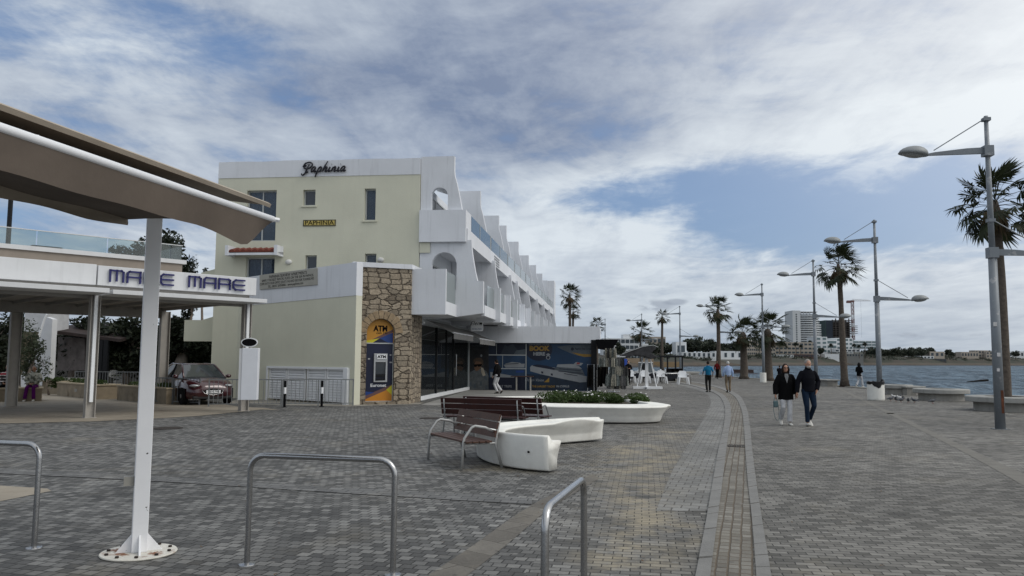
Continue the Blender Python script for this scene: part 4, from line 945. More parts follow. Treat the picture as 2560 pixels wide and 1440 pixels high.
ink(pl2, [(1222, 944), (1313, 940), (1313, 976), (1222, 976)], PN, -0.0212); ink(pl2, [(1226, 930), (1262, 936), (1290, 941), (1284, 944), (1226, 943)], PW, -0.023, 'boat')
ptext(pl2, 'BOAT TRIPS', 1238, 1279, 966, 0.18, PW, bold=0.004); ink(pl2, [(1290, 927), (1309, 926.5), (1309, 931), (1290, 931.5)], BLU, -0.023, 'label')
m = MB(KM)
for (x0_, y0_, x1_, y1_) in ((1222, 886.7, 1314, 888.3), (1251, 921, 1314, 922.3), (1313.8, 859, 1316.3, 976), (1241, 859, 1242, 886), (1256, 888.5, 1257.2, 920)):
    a_, b_ = P2(x0_, y1_), P2(x1_, y0_); m.box(a_[0], b_[0], -0.035, -0.021, a_[1], b_[1])
m.build('poster_trim', FRAME, kw)
# portrait poster by the shop door
pp = poster('portrait_poster', 'dark tall poster of a person in sunglasses and a leather jacket beside the shop glass', 1169, 860, 1222, 976.5, mat('poster_dark', (0.018, 0.018, 0.02), 0.4, var=0.6, vs=3))
SKN = mat('poster_skin', (0.16, 0.085, 0.05), 0.5, var=0.2); PKH = mat('poster_khaki', (0.095, 0.105, 0.11), 0.5, var=0.4, vs=6); PCR = mat('poster_cream', (0.33, 0.29, 0.23), 0.5, var=0.3)
ink(pp, [(1170, 945), (1176, 930), (1188, 924), (1205, 922), (1216, 928), (1221, 940), (1221, 974), (1170, 974)], PKH, -0.022, 'jacket')
ink(pp, [(1186, 910), (1186, 922), (1190, 928), (1196, 926), (1203, 918), (1205, 908), (1200, 902), (1190, 902)], SKN, -0.024, 'face')
ink(pp, [(1183, 908), (1184, 899), (1192, 894), (1203, 895), (1208, 902), (1208, 914), (1204, 912), (1203, 905), (1190, 903)], mat('poster_hair', (0.07, 0.045, 0.03), 0.6), -0.026, 'hair')
ink(pp, [(1184, 911), (1205, 910), (1205, 912), (1202, 916), (1196, 917), (1194, 914), (1191, 917), (1186, 917)], BLACK, -0.028, 'sunglasses')
ink(pp, [(1202, 918), (1208, 920), (1214, 938), (1208, 942), (1203, 930)], PCR, -0.026, 'collar')
ink(pp, [(1207, 941), (1214, 938), (1219, 948), (1216, 952)], PG, -0.027, 'scarf')
ptext(pp, 'BALENCIAGA', 1179, 1209, 864.5, 0.13, PG)
ink(pp, [(1203.5 + 2.4 * math.cos(t * PI / 6), 889 + 3.4 * math.sin(t * PI / 6)) for t in range(12)], PW, -0.024, 'disc')
for x_, y_, w_ in ((1184, 962, 5), (1200, 956, 4), (1214, 966, 4), (1175, 957, 3)): ink(pp, [(x_, y_), (x_ + w_, y_ - 4), (x_ + w_ + 2, y_ + 8), (x_ - 1, y_ + 8)], PG, -0.024)
# timber rail in front of the posters
tr_ = thing('leaning_rail', 'short timber topped rail on two pale posts before the boat posters', 'rail', tuple(KM @ Vector((3, -1, 0))))
RMx = KM @ TM(0, -1.0, 0)
a = hit(RMx, 1277, 942); b = hit(RMx, 1334, 942)
MB(RMx).box(a.x, b.x, -0.08, 0.08, a.z, a.z + 0.05).build('top', WOOD, tr_)
for px_ in (1291, 1326): c = hit(RMx, px_, 960); MB(RMx).tube([(c.x, 0, 0), (c.x, 0, a.z)], 0.045, 8).build('post', GREYC, tr_)

# ------------------------------------------------------------------ the restaurant kiosk on the left
KA = G(222, 1045); KB = G(608, 1028)
KF = frame(KA, KB)                            # x along the front to the right and back, y into the kiosk
kl = (KB - KA).length
OFFW = mat('kiosk_white', (0.60, 0.61, 0.62), 0.6, var=0.05, vs=1.5, streaks=0.08)
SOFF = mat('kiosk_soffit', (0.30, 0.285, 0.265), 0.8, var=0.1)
BEIG = mat('kiosk_beige', (0.26, 0.225, 0.19), 0.8, var=0.08)
COLM = mat('column_grey', (0.34, 0.32, 0.29), 0.6, var=0.1, streaks=0.1)
kio = thing('restaurant_canopy', 'flat white restaurant canopy on steel columns with a glass railed roof terrace', 'canopy', tuple(KA))
f0 = hit(KF, 243, 660, -0.05); f1 = hit(KF, 640, 696, -0.05); f2 = hit(KF, 640, 739, -0.05)
XR = f1.x; zt1 = f1.z; zb1 = f2.z
XS = f0.x
MB(KF).box(XS + 0.02, XR, -0.1, 0.05, zb1, zt1).build('fascia', OFFW, kio, bevel=0.01)
MB(KF).box(-7.0, XS - 0.02, -0.1, 0.05, zb1, zt1 + 0.02).build('fascia', OFFW, kio, bevel=0.01)
D = 6.9
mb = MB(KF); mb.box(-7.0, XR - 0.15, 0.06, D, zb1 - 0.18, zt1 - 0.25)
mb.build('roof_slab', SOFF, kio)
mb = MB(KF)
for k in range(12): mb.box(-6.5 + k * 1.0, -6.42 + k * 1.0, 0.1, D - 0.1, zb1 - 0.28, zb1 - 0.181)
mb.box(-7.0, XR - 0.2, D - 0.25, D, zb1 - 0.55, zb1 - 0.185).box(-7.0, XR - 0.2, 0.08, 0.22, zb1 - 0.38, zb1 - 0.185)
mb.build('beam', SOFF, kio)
sa = hit(KF, 283, 722, -1.1); sb_ = hit(KF, 668, 756, -1.1)
zl = sb_.z
MB(KF).box(sa.x, sb_.x, -1.1, 0.4, zl - 0.02, zl + 0.10).build('lower_slab', OFFW, kio, bevel=0.008)
sa2 = hit(KF, 275, 716, -1.1)
MB(KF).box(-7.0, sa2.x, -1.1, 0.4, zl + 0.0, zl + 0.13).build('lower_slab', OFFW, kio, bevel=0.008)
def column(x, y, w, name='column', pipe=False, zt=None):
    m = MB(KF); zt = zt or zb1 - 0.3
    m.box(x - w, x + w, y - 0.012, y + 0.012, 0.02, zt).box(x - w, x - w + 0.02, y - 0.11, y + 0.11, 0.02, zt).box(x + w - 0.02, x + w, y - 0.11, y + 0.11, 0.02, zt).box(x - w - 0.04, x + w + 0.04, y - 0.14, y + 0.14, 0.009, 0.022)
    c = m.build('column', COLM, kio)
    if pipe:
        MB(KF).box(x - 0.045, x + 0.045, y - 0.12, y - 0.03, 0.45, zt).build('drain_pipe', PAINT, c)
column(0, 0, 0.13, pipe=True); column(kl, 0, 0.13, pipe=True)
i_ = KF.inverted()
for p_ in (G(27, 1017), KF @ Vector((kl, 6.6, 0)), KF @ Vector((-6.5, 0, 0))):
    q_ = i_ @ Vector(p_); column(q_.x, q_.y, 0.17)
# letters drawn in strokes like the sign's own rounded capitals
NAVL = mat('letter_navy', (0.012, 0.013, 0.10), 0.4, var=0.0)
LT = {'M': [[(0, 0), (0, 1), (0.85, 1), (1, 0.85), (1, 0)], [(0.5, 1), (0.5, 0.08)]],
      'A': [[(0, 0), (0, 0.85), (0.15, 1), (1, 1), (1, 0)], [(0, 0.48), (1, 0.48)]],
      'R': [[(0, 0), (0, 1), (0.85, 1), (1, 0.9), (1, 0.6), (0.88, 0.48), (1, 0.36), (1, 0)], [(0, 0.48), (0.88, 0.48)]],
      'E': [[(1, 1), (0.2, 1), (0, 0.8), (0, 0.2), (0.2, 0), (1, 0)], [(0, 0.5), (1, 0.5)]]}
lx0 = hit(KF, 275, 690, -0.14).x; lx1 = hit(KF, 622, 716, -0.14).x
lsg = thing('letter_sign', 'raised navy capitals MARE MARE along the white fascia of the restaurant', 'sign', tuple(KF @ Vector((lx0, -0.12, zb1))))
lh = 0.31; cw = (lx1 - lx0) / 9.45; xx = lx0; zz = (zb1 + zt1) / 2 - lh / 2 + 0.01
for ch in 'MARE MARE':
    if ch != ' ':
        m = MB(KF)
        for st_ in LT[ch]:
            for (ax, az), (bx_, bz) in zip(st_, st_[1:]):
                p = Vector((xx + ax * cw * 0.80, 0, zz + az * lh)); q_ = Vector((xx + bx_ * cw * 0.80, 0, zz + bz * lh))
                d_ = (q_ - p).normalized(); nrm = Vector((-d_.z, 0, d_.x)) * 0.024
                p = p - d_ * 0.03; q_ = q_ + d_ * 0.03
                m.plate([((p - nrm).x, (p - nrm).z), ((q_ - nrm).x, (q_ - nrm).z), ((q_ + nrm).x, (q_ + nrm).z), ((p + nrm).x, (p + nrm).z)], [], 0.055 + random.uniform(0, 0.002), TM(0, -0.185, 0))
        m.build('letter', NAVL, lsg)
    xx += cw * (1.0 if ch != ' ' else 0.85) + (0.06 * cw if ch != ' ' else 0)
# roof terrace above it
tp = hit(KF, 458, 615, 3.0); tb = hit(KF, 458, 652, 3.0)
tx = tp.x
MB(KF).box(-9, tx, 3.0, D + 2, zt1 - 0.24, tb.z - 0.12).build('terrace_wall', BEIG, kio)
MB(KF).box(-9, tx + 0.12, 2.94, D + 2.1, tb.z - 0.118, tb.z + 0.02).build('terrace_edge', OFFW, kio)
gx = -9.0; k = 0
while gx < tx - 0.1:
    g2 = min(gx + 2.05, tx)
    MB(KF).box(gx + 0.02, g2 - 0.02, 3.05, 3.065, tb.z + 0.022, tp.z).build('glass_rail', GLASS, kio); gx = g2
MB(KF).box(tx - 0.03, tx - 0.015, 3.07, D + 2, tb.z + 0.022, tp.z).build('glass_rail', GLASS, kio)
MB(KF).box(-9, tx, 3.03, 3.085, tp.z, tp.z + 0.025).build('hand_rail', OFFW, kio)
up = hit(KF, 20, 610, 4.2); ut = hit(KF, 26, 470, 4.2)
MB(KF).tube([(up.x, 4.2, tb.z), (up.x, 4.2, ut.z + 1.2)], 0.07, 8).build('terrace_post', DARK, kio)
tbl = thing('terrace_table', 'dark folded table standing on the glass railed roof terrace', 'table', tuple(KF @ Vector((hit(KF, 90, 600, 4.0).x, 4.0, tb.z + 0.02))))
a = hit(KF, 75, 602, 4.0).x; b = hit(KF, 150, 606, 4.0).x
MB(KF).box(a, b, 3.7, 4.4, tb.z + 0.12, tb.z + 0.15).build('table_top', DARK, tbl)
for x_ in (a + 0.1, b - 0.1): MB(KF).box(x_ - 0.02, x_ + 0.02, 3.8, 4.3, tb.z + 0.02, tb.z + 0.12).build('leg', DARK, tbl)
# light box sign and the oval sign on the right column
lb = thing('light_box', 'tall blank white light box strapped to the right hand kiosk column', 'sign', tuple(KF @ Vector((kl, -0.35, 0.4))))
LBF = frame(G(560, 1034), G(660, 1034)); LBF = Matrix.Translation(at(597, 1000, 25.0) - LBF.to_translation()) @ LBF
a = hit(LBF, 601, 1000); b = hit(LBF, 646, 870)
MB(LBF).box(a.x, b.x, 0, 0.28, a.z, b.z).build('box', mat('light_box_white', (0.68, 0.70, 0.74), 0.4, var=0.03), lb, bevel=0.01)
MB(LBF).box(a.x - 0.09, a.x - 0.004, 0.02, 0.27, a.z, b.z - 0.02).build('side_panel', OFFW, lb)
ov = thing('oval_sign', 'small black oval sign with a white rim above the blank light box', 'sign', tuple(LBF @ Vector(((a.x + b.x) / 2, 0, b.z + 0.2))))
c = hit(LBF, 623, 856); rx_ = 0.255; rz_ = 0.145
MB(LBF).plate([(c.x + rx_ * math.cos(t * PI / 16), c.z + rz_ * math.sin(t * PI / 16)) for t in range(32)], [], 0.06, TM(0, 0.02, 0)).build('rim', PAINT, ov)
MB(LBF).plate([(c.x + (rx_ - 0.03) * math.cos(t * PI / 16), c.z + (rz_ - 0.03) * math.sin(t * PI / 16)) for t in range(32)], [], 0.006, TM(0, 0.012, 0)).build('face', BLACK, ov)

# stone boxes planted with low shrubs
def leafball(mb, c, rx_, ry_, rz_, n, s, seed=1, shell=0.45, drop=0.0):
    rr = random.Random(seed)
    for _ in range(n):
        while True:
            p = Vector((rr.uniform(-1, 1), rr.uniform(-1, 1), rr.uniform(-1, 1)))
            if shell < p.length <= 1: break
        q_ = Vector(c) + Vector((p.x * rx_, p.y * ry_, p.z * rz_))
        a_ = Vector((rr.gauss(0, 1), rr.gauss(0, 1), rr.gauss(0, 0.7))).normalized(); b_ = a_.cross(Vector((rr.gauss(0, 1), rr.gauss(0, 1), rr.gauss(0, 1)))).normalized()
        w = s * rr.uniform(0.6, 1.3)
        mb.add([q_ - a_ * w, q_ - b_ * w * 0.42, q_ + a_ * w, q_ + b_ * w * 0.42], [(0, 1, 2, 3)])
    return mb
def stone_box(p0, p1, depth, z1, label, plants=True, seed=3):
    M_ = frame(p0, p1); L_ = (Vector(p1) - Vector(p0)).length
    t_ = thing('stone_planter', label, 'planter', tuple(p0), group='beige stone planters under the kiosk')
    MB(M_).box(0, L_, 0, depth, 0.0, z1 - 0.05).build('body', STONEB, t_)
    MB(M_).plate(rect(-0.04, -0.04, L_ + 0.04, depth + 0.04), [rect(0.22, 0.2, L_ - 0.22, depth - 0.2)] if plants else [], 0.05, Matrix.Translation((0, 0, z1)) @ Matrix.Rotation(R(-90), 4, 'X') @ Matrix.Diagonal((1, 1, -1, 1)) if False else Matrix(((1, 0, 0, 0), (0, 0, 1, 0), (0, -1, 0, z1), (0, 0, 0, 1)))).build('coping', mat('coping_stone', (0.36, 0.30, 0.21), 0.8, var=0.15, vs=3), t_)
    MB(M_).box(L_ * 0.47, L_ * 0.53, -0.012, -0.001, z1 * 0.4, z1 * 0.6).build('light_fitting', GREYC, t_)
    if plants:
        sh = thing('low_shrub', 'low dark green shrubs filling the ' + label.split(' ', 1)[1], 'shrub', tuple(M_ @ Vector((L_ / 2, depth / 2, z1))), group='shrubs in the stone planters')
        m = MB(M_)
        for k in range(int(L_ * 2)): leafball(m, (0.4 + (L_ - 0.8) * (k + 0.5) / int(L_ * 2), depth / 2, z1 + 0.02), 0.34, depth * 0.26, 0.16, 130, 0.055, seed + k)
        m.build('foliage', LEAFB, sh)
    return t_
stone_box(G(142, 989), G(240, 999), 0.85, 0.60, 'long stone planter directly behind the piped kiosk column', seed=10)
stone_box(G(292, 1000), G(415, 1011), 0.85, 0.60, 'long stone planter ending right in front of the parked car', seed=30)
stone_box(G(-60, 1006), G(104, 1003), 0.95, 0.52, 'low stone bench planter with two seated people on its edge', False, seed=50)
stone_box(G(104, 984), G(151, 986), 0.85, 0.60, 'short stone planter by the foot of the white stair wall', seed=70)

# ------------------------------------------------------------------ the big awning in the foreground
AD = Vector((math.sin(R(12.7)), math.cos(R(12.7)), 0)); AW_ = Vector((AD.y, -AD.x, 0))
PB_ = G(347, 1383)
AF = Matrix(((AW_.x, AD.x, 0, PB_.x), (AW_.y, AD.y, 0, PB_.y), (0, 0, 1, 0), (0, 0, 0, 1)))   # x outward (right), y away along the awning
def hw(px_, py_, w): return hitx(AF, px_, py_, w)
bar_end = at(681, 548, 6.62); be = AF.inverted() @ bar_end
awn = thing('terrace_awning', 'large beige fabric awning with a white front bar on one white post', 'awning', tuple(PB_))
bw = be.x
y_far = be.y; y_near = -9.0
zbr = be.z
zb_ = lambda y: zbr
MB(AF).tube([(bw, y_near, zbr), (bw, y_far, zbr)], [(0.027, 0.027)] * 2, 14).ball((bw, y_far, zbr), 0.027, 0.02, 0.027).build('front_bar', mat('awning_bar', (0.80, 0.81, 0.83), 0.4, var=0.02), awn, smooth=True)
# valance hanging below the bar, wavy, billowing at the far end
ny = 90; rows = 7; vs = []; m = MB(AF)
for j in range(ny + 1):
    y = y_near + (y_far - 0.02 - y_near) * j / ny
    e_ = max(0.0, 1 - abs(y - (y_far - 0.42)) / 0.6)
    dep = 0.185 + 0.002 * math.sin(y * 2.1) + 0.004 * math.sin(y * 7.3 + 1) + 0.06 * e_ ** 1.5
    if y > y_far - 0.28: dep *= max(0.12, (y_far - y) / 0.28) ** 0.8
    for i in range(rows + 1):
        t = i / rows
        vs.append((bw + 0.01 - 0.05 * t + 0.004 * t * math.sin(y * 1.9 + t) + 0.003 * t * math.sin(y * 6.1), y, zbr - 0.025 - dep * t))
fs = [(j * (rows + 1) + i, j * (rows + 1) + i + 1, (j + 1) * (rows + 1) + i + 1, (j + 1) * (rows + 1) + i) for j in range(ny) for i in range(rows)]
m.add(vs, fs); m.build('valance', FABRICD, awn, smooth=True)
# canopy cloth slung from the bar to the beam over the post
wi = 0.06; m = MB(AF); vs = []; nx_ = 12
yc_far = y_far - 0.30
for j in range(ny + 1):
    y = y_near + (yc_far - y_near) * j / ny
    for i in range(nx_ + 1):
        t = i / nx_; y = y_near + (yc_far + 0.26 * t - y_near) * j / ny; w = bw - 0.02 + (wi - bw) * t
        sag = 0.03 * math.sin(PI * t) + 0.008 * math.sin(y * 1.7 + 3 * t) + 0.008 * math.sin(y * 5 + t * 9)
        vs.append((w, y, zbr + 0.035 + 0.01 * t - sag))
m.add(vs, [(j * (nx_ + 1) + i, (j + 1) * (nx_ + 1) + i, (j + 1) * (nx_ + 1) + i + 1, j * (nx_ + 1) + i + 1) for j in range(ny) for i in range(nx_)])
m.build('canopy_cloth', FABRICD, awn, smooth=True)
# inner valance on the far side of the post line
m = MB(AF); vs = []
for j in range(ny + 1):
    y = y_near + (y_far - 0.04 - y_near) * j / ny
    dep = 0.04 + 0.010 * math.sin(y * 2.2) + 0.01 * math.sin(y * 5.9) + 0.05 * max(0, 1 - abs(y + 0.9) / 2.0)
    for i in range(4): vs.append((wi - 0.01 - 0.02 * i / 3 + 0.012 * math.sin(y * 3 + i), y, zbr + 0.045 - dep * i / 3))
m.add(vs, [(j * 4 + i, j * 4 + i + 1, (j + 1) * 4 + i + 1, (j + 1) * 4 + i) for j in range(ny) for i in range(3)])
m.build('rear_valance', FABRIC, awn, smooth=True)
# rain hood above
he = at(675, 511, 7.25); hh = AF.inverted() @ he
m = MB(AF); ya = y_near; yb = hh.y
prof = [(hh.x, hh.z - 0.03), (hh.x + 0.015, hh.z + 0.0), (hh.x - 0.02, hh.z + 0.02), (hh.x - 0.75, hh.z + 0.13), (hh.x - 1.5, hh.z + 0.05), (hh.x - 1.5, hh.z + 0.02), (hh.x - 0.75, hh.z + 0.095), (hh.x - 0.05, hh.z - 0.005)]
n = len(prof); m.add([(x, ya, z) for x, z in prof] + [(x, yb, z) for x, z in prof], [(i, n + i, n + (i + 1) % n, (i + 1) % n) for i in range(n)] + [tuple(range(n, 2 * n))[::-1], tuple(range(n))])
m.build('rain_hood', FABRIC, awn)
MB(AF).box(-0.05, 0.05, y_near, yb - 0.35, zbr + 0.12, zbr + 0.22).build('beam', PAINT, awn)
m = MB(AF)
for y in (-0.6, -3.2, -5.8): m.tube([(0, y + 0.5, zbr + 0.14), (bw * 0.5, y - 0.3, zbr + 0.08), (bw - 0.03, y + 0.4, zbr + 0.02)], 0.022, 6)
m.build('folding_arm', PAINT, awn)
MB().tube([at(57, 464, 5.7), at(372, 527, 6.75)], 0.032, 8).build('brace_arm', PAINT, awn)
# the post with its flange plate
POSTP = mat('chipped_white_paint', (0.78, 0.79, 0.81), 0.45, var=0.04, vs=2, dirt=(0.03, 0.025, 0.025), ds=7.5, dlo=0.665, dhi=0.672)
RUST = mat('rusty_white_plate', (0.62, 0.60, 0.54), 0.6, var=0.1, vs=8, dirt=(0.20, 0.075, 0.025), ds=4.5, dlo=0.52, dhi=0.62, bump=0.3)
pt_ = (AF.inverted() @ at(391, 540, PB_.y)).z
PM = Matrix.Translation(PB_) @ Matrix.Rotation(R(27), 4, 'Z')
MB(PM).box(-0.065, 0.065, -0.065, 0.065, 0.018, zbr + 0.13).build('post', POSTP, awn, bevel=0.006)
MB(PM).lathe([(0.0, 0.002), (0.315, 0.002), (0.32, 0.010), (0.315, 0.018), (0.0, 0.018)], 40).build('base_plate', RUST, awn)
for k in range(4):
    MB(PM).add([(0.066, -0.008, 0.018), (0.19, -0.008, 0.018), (0.066, -0.008, 0.17), (0.066, 0.008, 0.018), (0.19, 0.008, 0.018), (0.066, 0.008, 0.17)], [(0, 1, 2), (3, 5, 4), (1, 4, 5, 2), (0, 3, 4, 1)], Matrix.Rotation(k * PI / 2, 4, 'Z')).build('gusset', POSTP, awn)
for k in range(10):
    a_ = k * 2 * PI / 10 + 0.2
    MB(PM).tube([(0.265 * math.cos(a_), 0.265 * math.sin(a_), 0.016), (0.265 * math.cos(a_), 0.265 * math.sin(a_), 0.034)], 0.016, 6).build('bolt', mat('rusty_bolt', (0.03, 0.022, 0.018), 0.8), awn)
c = G(325, 1385); 
MB(PM).box(-0.15, -0.068, -0.03, 0.05, 0.60, 0.68).build('socket_box', mat('socket_grey', (0.30, 0.29, 0.26), 0.6), awn)

# ------------------------------------------------------------------ steel hoops
def hoop(P, Q, h, label):
    P = Vector(P); Q = Vector(Q); M_ = frame(P, Q); L_ = (Q - P).length
    t_ = thing('bike_hoop', label, 'bike rack', tuple(P), group='steel hoops in the foreground')
    r = 0.13; pts_ = [(0, 0, 0.006)] + [(0, 0, h - r)]
    for k in range(1, 7): a_ = PI / 2 * k / 6; pts_.append((r - r * math.cos(a_), 0, h - r + r * math.sin(a_)))
    for k in range(0, 7): a_ = PI / 2 * k / 6; pts_.append((L_ - r + r * math.sin(a_), 0, h - r + r * math.cos(a_)))
    pts_.append((L_, 0, 0.006))
    m = MB(M_)
    # a parallel-frame sweep in the hoop's own plane
    vs = []; n = len(pts_); seg = 16; rad = 0.0245
    for i, p in enumerate(pts_):
        a_ = Vector(pts_[max(i - 1, 0)]); b_ = Vector(pts_[min(i + 1, n - 1)]); d_ = (b_ - a_).normalized(); u_ = Vector((-d_.z, 0, d_.x)); v_ = Vector((0, 1, 0))
        for k in range(seg): vs.append(Vector(p) + u_ * rad * math.cos(2 * PI * k / seg) + v_ * rad * math.sin(2 * PI * k / seg))
    m.add(vs, [(i * seg + k, i * seg + (k + 1) % seg, (i + 1) * seg + (k + 1) % seg, (i + 1) * seg + k) for i in range(n - 1) for k in range(seg)])
    m.build('hoop_tube', STEEL, t_, smooth=True)
    for x in (0, L_): MB(M_ @ TM(x, 0, 0)).lathe([(0.0, 0.001), (0.07, 0.001), (0.068, 0.009), (0.028, 0.014), (0.0, 0.014)], 24).build('base_flange', STEEL, t_, smooth=False)
def topz(px_, py_, P): return at(px_, py_, P.y).z
hp = G(617, 1412); hq = G(982, 1437)
hoop(hp, hq, topz(800, 1150, (hp + hq) / 2) + 0.02, 'steel hoop seen broadside in the middle foreground')
hq2 = G(85, 1370); d_ = (hq - hp).normalized()
hoop(hq2 - d_ * 1.28, hq2, topz(40, 1113, hq2) + 0.01, 'steel hoop cut by the left edge of the photo, left of the white post')
ha = Vector((0.20, 4.70, 0)); hb = Vector((0.535, 5.92, 0))
hoop(ha, hb, 0.885, 'steel hoop seen end on at the right, by the drainage channel')

# ------------------------------------------------------------------ white concrete seats and planters
def sweep(center, prof_fn, closed=False):
    """center: plan points; prof_fn(t) -> list of (offset to the left, z), closed section"""
    n = len(center); vs = []; m = MB(); np_ = None
    for i, p in enumerate(center):
        a_ = center[(i - 1) % n] if closed else center[max(i - 1, 0)]; b_ = center[(i + 1) % n] if closed else center[min(i + 1, n - 1)]
        d_ = (b_ - a_).normalized(); nn_ = Vector((-d_.y, d_.x))
        pr_ = prof_fn(i / (n - 1 if not closed else n)); np_ = len(pr_)
        for o_, z in pr_: q_ = p + nn_ * o_; vs.append((q_.x, q_.y, z))
    rng = n if closed else n - 1
    fs = [(i * np_ + k, ((i + 1) % n) * np_ + k, ((i + 1) % n) * np_ + (k + 1) % np_, i * np_ + (k + 1) % np_) for i in range(rng) for k in range(np_)]
    if not closed: fs += [tuple(range(np_)), tuple((n - 1) * np_ + k for k in range(np_))[::-1]]
    m.add(vs, fs); return m
def rprof(pts_, r=0.03, n=3):                # round the corners of a section
    out = []; m_ = len(pts_)
    for i in range(m_):
        p0 = Vector(pts_[i - 1]); p1 = Vector(pts_[i]); p2 = Vector(pts_[(i + 1) % m_])
        a_ = p1 + (p0 - p1).normalized() * min(r, (p0 - p1).length * 0.45); b_ = p1 + (p2 - p1).normalized() * min(r, (p2 - p1).length * 0.45)
        for k in range(n + 1):
            t = k / n; out.append(tuple(a_.lerp(p1, t).lerp(p1.lerp(b_, t), t)))
    return out
cs = [Vector(p) for p in ((0.66, 12.60), (0.25, 12.84), (-0.17, 13.42), (-0.42, 14.3), (-0.36, 15.1), (0.0, 15.8), (0.5, 16.35), (1.05, 16.8), (1.55, 17.2), (1.95, 17.5))]
cs = [Vector((p.x, p.y)) for p in cs]
cs = resample(dens([Vector((p.x, p.y, 0)) for p in cs], 8), 70)
def seat_prof(t):                             # left offset is the inner side of the curve (travelling away along it)
    lip = 0.575 - 0.03 * max(0, min(1, (t - 0.10) / 0.25)); w = 1.0
    lip2 = 0.0
    if t > 0.35: lip -= 0.05 * min(1, (t - 0.35) / 0.2)
    if 0.74 < t < 0.95: lip2 = 0.07 * math.sin(PI * (t - 0.74) / 0.21)
    if t > 0.9: w = 1.0 - 0.7 * ((t - 0.9) / 0.1) ** 2
    # outer side is to the left of travel here: the path runs left and away round the curve
    s_ = -1
    if t < 0.5: k = min(1, max(0, (t - 0.25) / 0.25))
    else: k = 1
    o_ = lambda a_: a_ * s_ * w
    pts_ = [(o_(-0.17), 0.03), (o_(-0.20), 0.30), (o_(-0.235), lip), (o_(-0.17), lip + 0.005 + 0 * lip2), (o_(-0.03), 0.45 + (lip - 0.475) * 0.15), (o_(0.28), 0.465 + lip2), (o_(0.34), 0.445 + lip2), (o_(0.27), 0.36), (o_(0.17), 0.2), (o_(0.15), 0.03)]
    return rprof(pts_, 0.03, 2)
cseat = thing('curved_bench', 'nearest white concrete seat, a ribbon curling round like a hook beside the timber bench', 'seat', tuple(G(1366, 1178)), group='white concrete seats')
sweep(cs, seat_prof).build('seat_body', CONC, cseat, smooth=True)
m = MB(); c = G(1320, 1170); 
for (px_, py_) in ((1321, 1130), (1402, 1080)):
    c = at(px_, py_, 12.55 if px_ < 1350 else 16.86); m.ball(c, 0.018, 0.02, 0.018, 8, 6)
m.build('fixing_hole', BLACK, cseat)
# far planter: an oval shell with a lip that widens into a seat on the right
PO = [Vector(p) for p in ((4.35, 22.9, 0), (4.05, 22.2, 0), (3.2, 21.9, 0), (2.2, 21.95, 0), (1.2, 22.1, 0), (0.2, 22.6, 0), (-0.6, 23.3, 0), (-1.25, 24.3, 0), (-1.3, 25.5, 0), (-0.6, 26.6, 0), (0.6, 27.2, 0), (2.0, 27.3, 0), (3.2, 26.8, 0), (3.9, 25.9, 0), (4.1, 24.8, 0), (4.3, 23.8, 0))]
n = len(PO); dd = []
for i in range(n):
    p0, p1, p2, p3 = PO[i - 1], PO[i], PO[(i + 1) % n], PO[(i + 2) % n]
    for k in range(6):
        t = k / 6; dd.append(0.5 * ((2 * p1) + (p2 - p0) * t + (2 * p0 - 5 * p1 + 4 * p2 - p3) * t * t + (3 * p1 - p0 - 3 * p2 + p3) * t ** 3))
dd = [Vector((p.x, p.y)) for p in dd]
far_pl = thing('concrete_planter', 'large white oval concrete planter with low green plants and daisies behind the timber benches', 'planter', (1.8, 24.5, 0), group='white concrete seats')
def pl_prof(t):
    wv = 0.0
    if t < 0.16: wv = 0.10 * (1 - t / 0.16)
    return rprof([(0.10, 0.03), (0.04, 0.2), (-0.08 - wv, 0.40), (-0.12 - wv, 0.445), (-0.08 - wv, 0.475), (0.30, 0.50), (0.42, 0.52), (0.46, 0.50), (0.46, 0.03)][::-1], 0.03, 2)
a2 = sum(dd[i].x * dd[(i + 1) % len(dd)].y - dd[(i + 1) % len(dd)].x * dd[i].y for i in range(len(dd)))
if a2 < 0: dd = dd[::-1]
sweep(dd, pl_prof, True).build('shell', CONC, far_pl, smooth=True)
m = MB(); cx_, cy_ = 1.5, 24.6
inner = [Vector((p.x + (cx_ - p.x) * 0.16, p.y + (cy_ - p.y) * 0.16)) for p in dd]
m.add([(p.x, p.y, 0.43) for p in inner], [tuple(range(len(inner)))]); m.build('soil', SOIL, far_pl)
m = MB()
for (px_, py_) in ((1461, 1027), (1516, 1027), (1638, 1027)): m.ball(at(px_, py_, 22.05 if px_ < 1600 else 22.6), 0.018, 0.03, 0.018, 8, 6)
m.build('fixing_hole', BLACK, far_pl)
FLOW = mat('petal_white', (0.75, 0.75, 0.72), 0.6, var=0.0)
k = 0
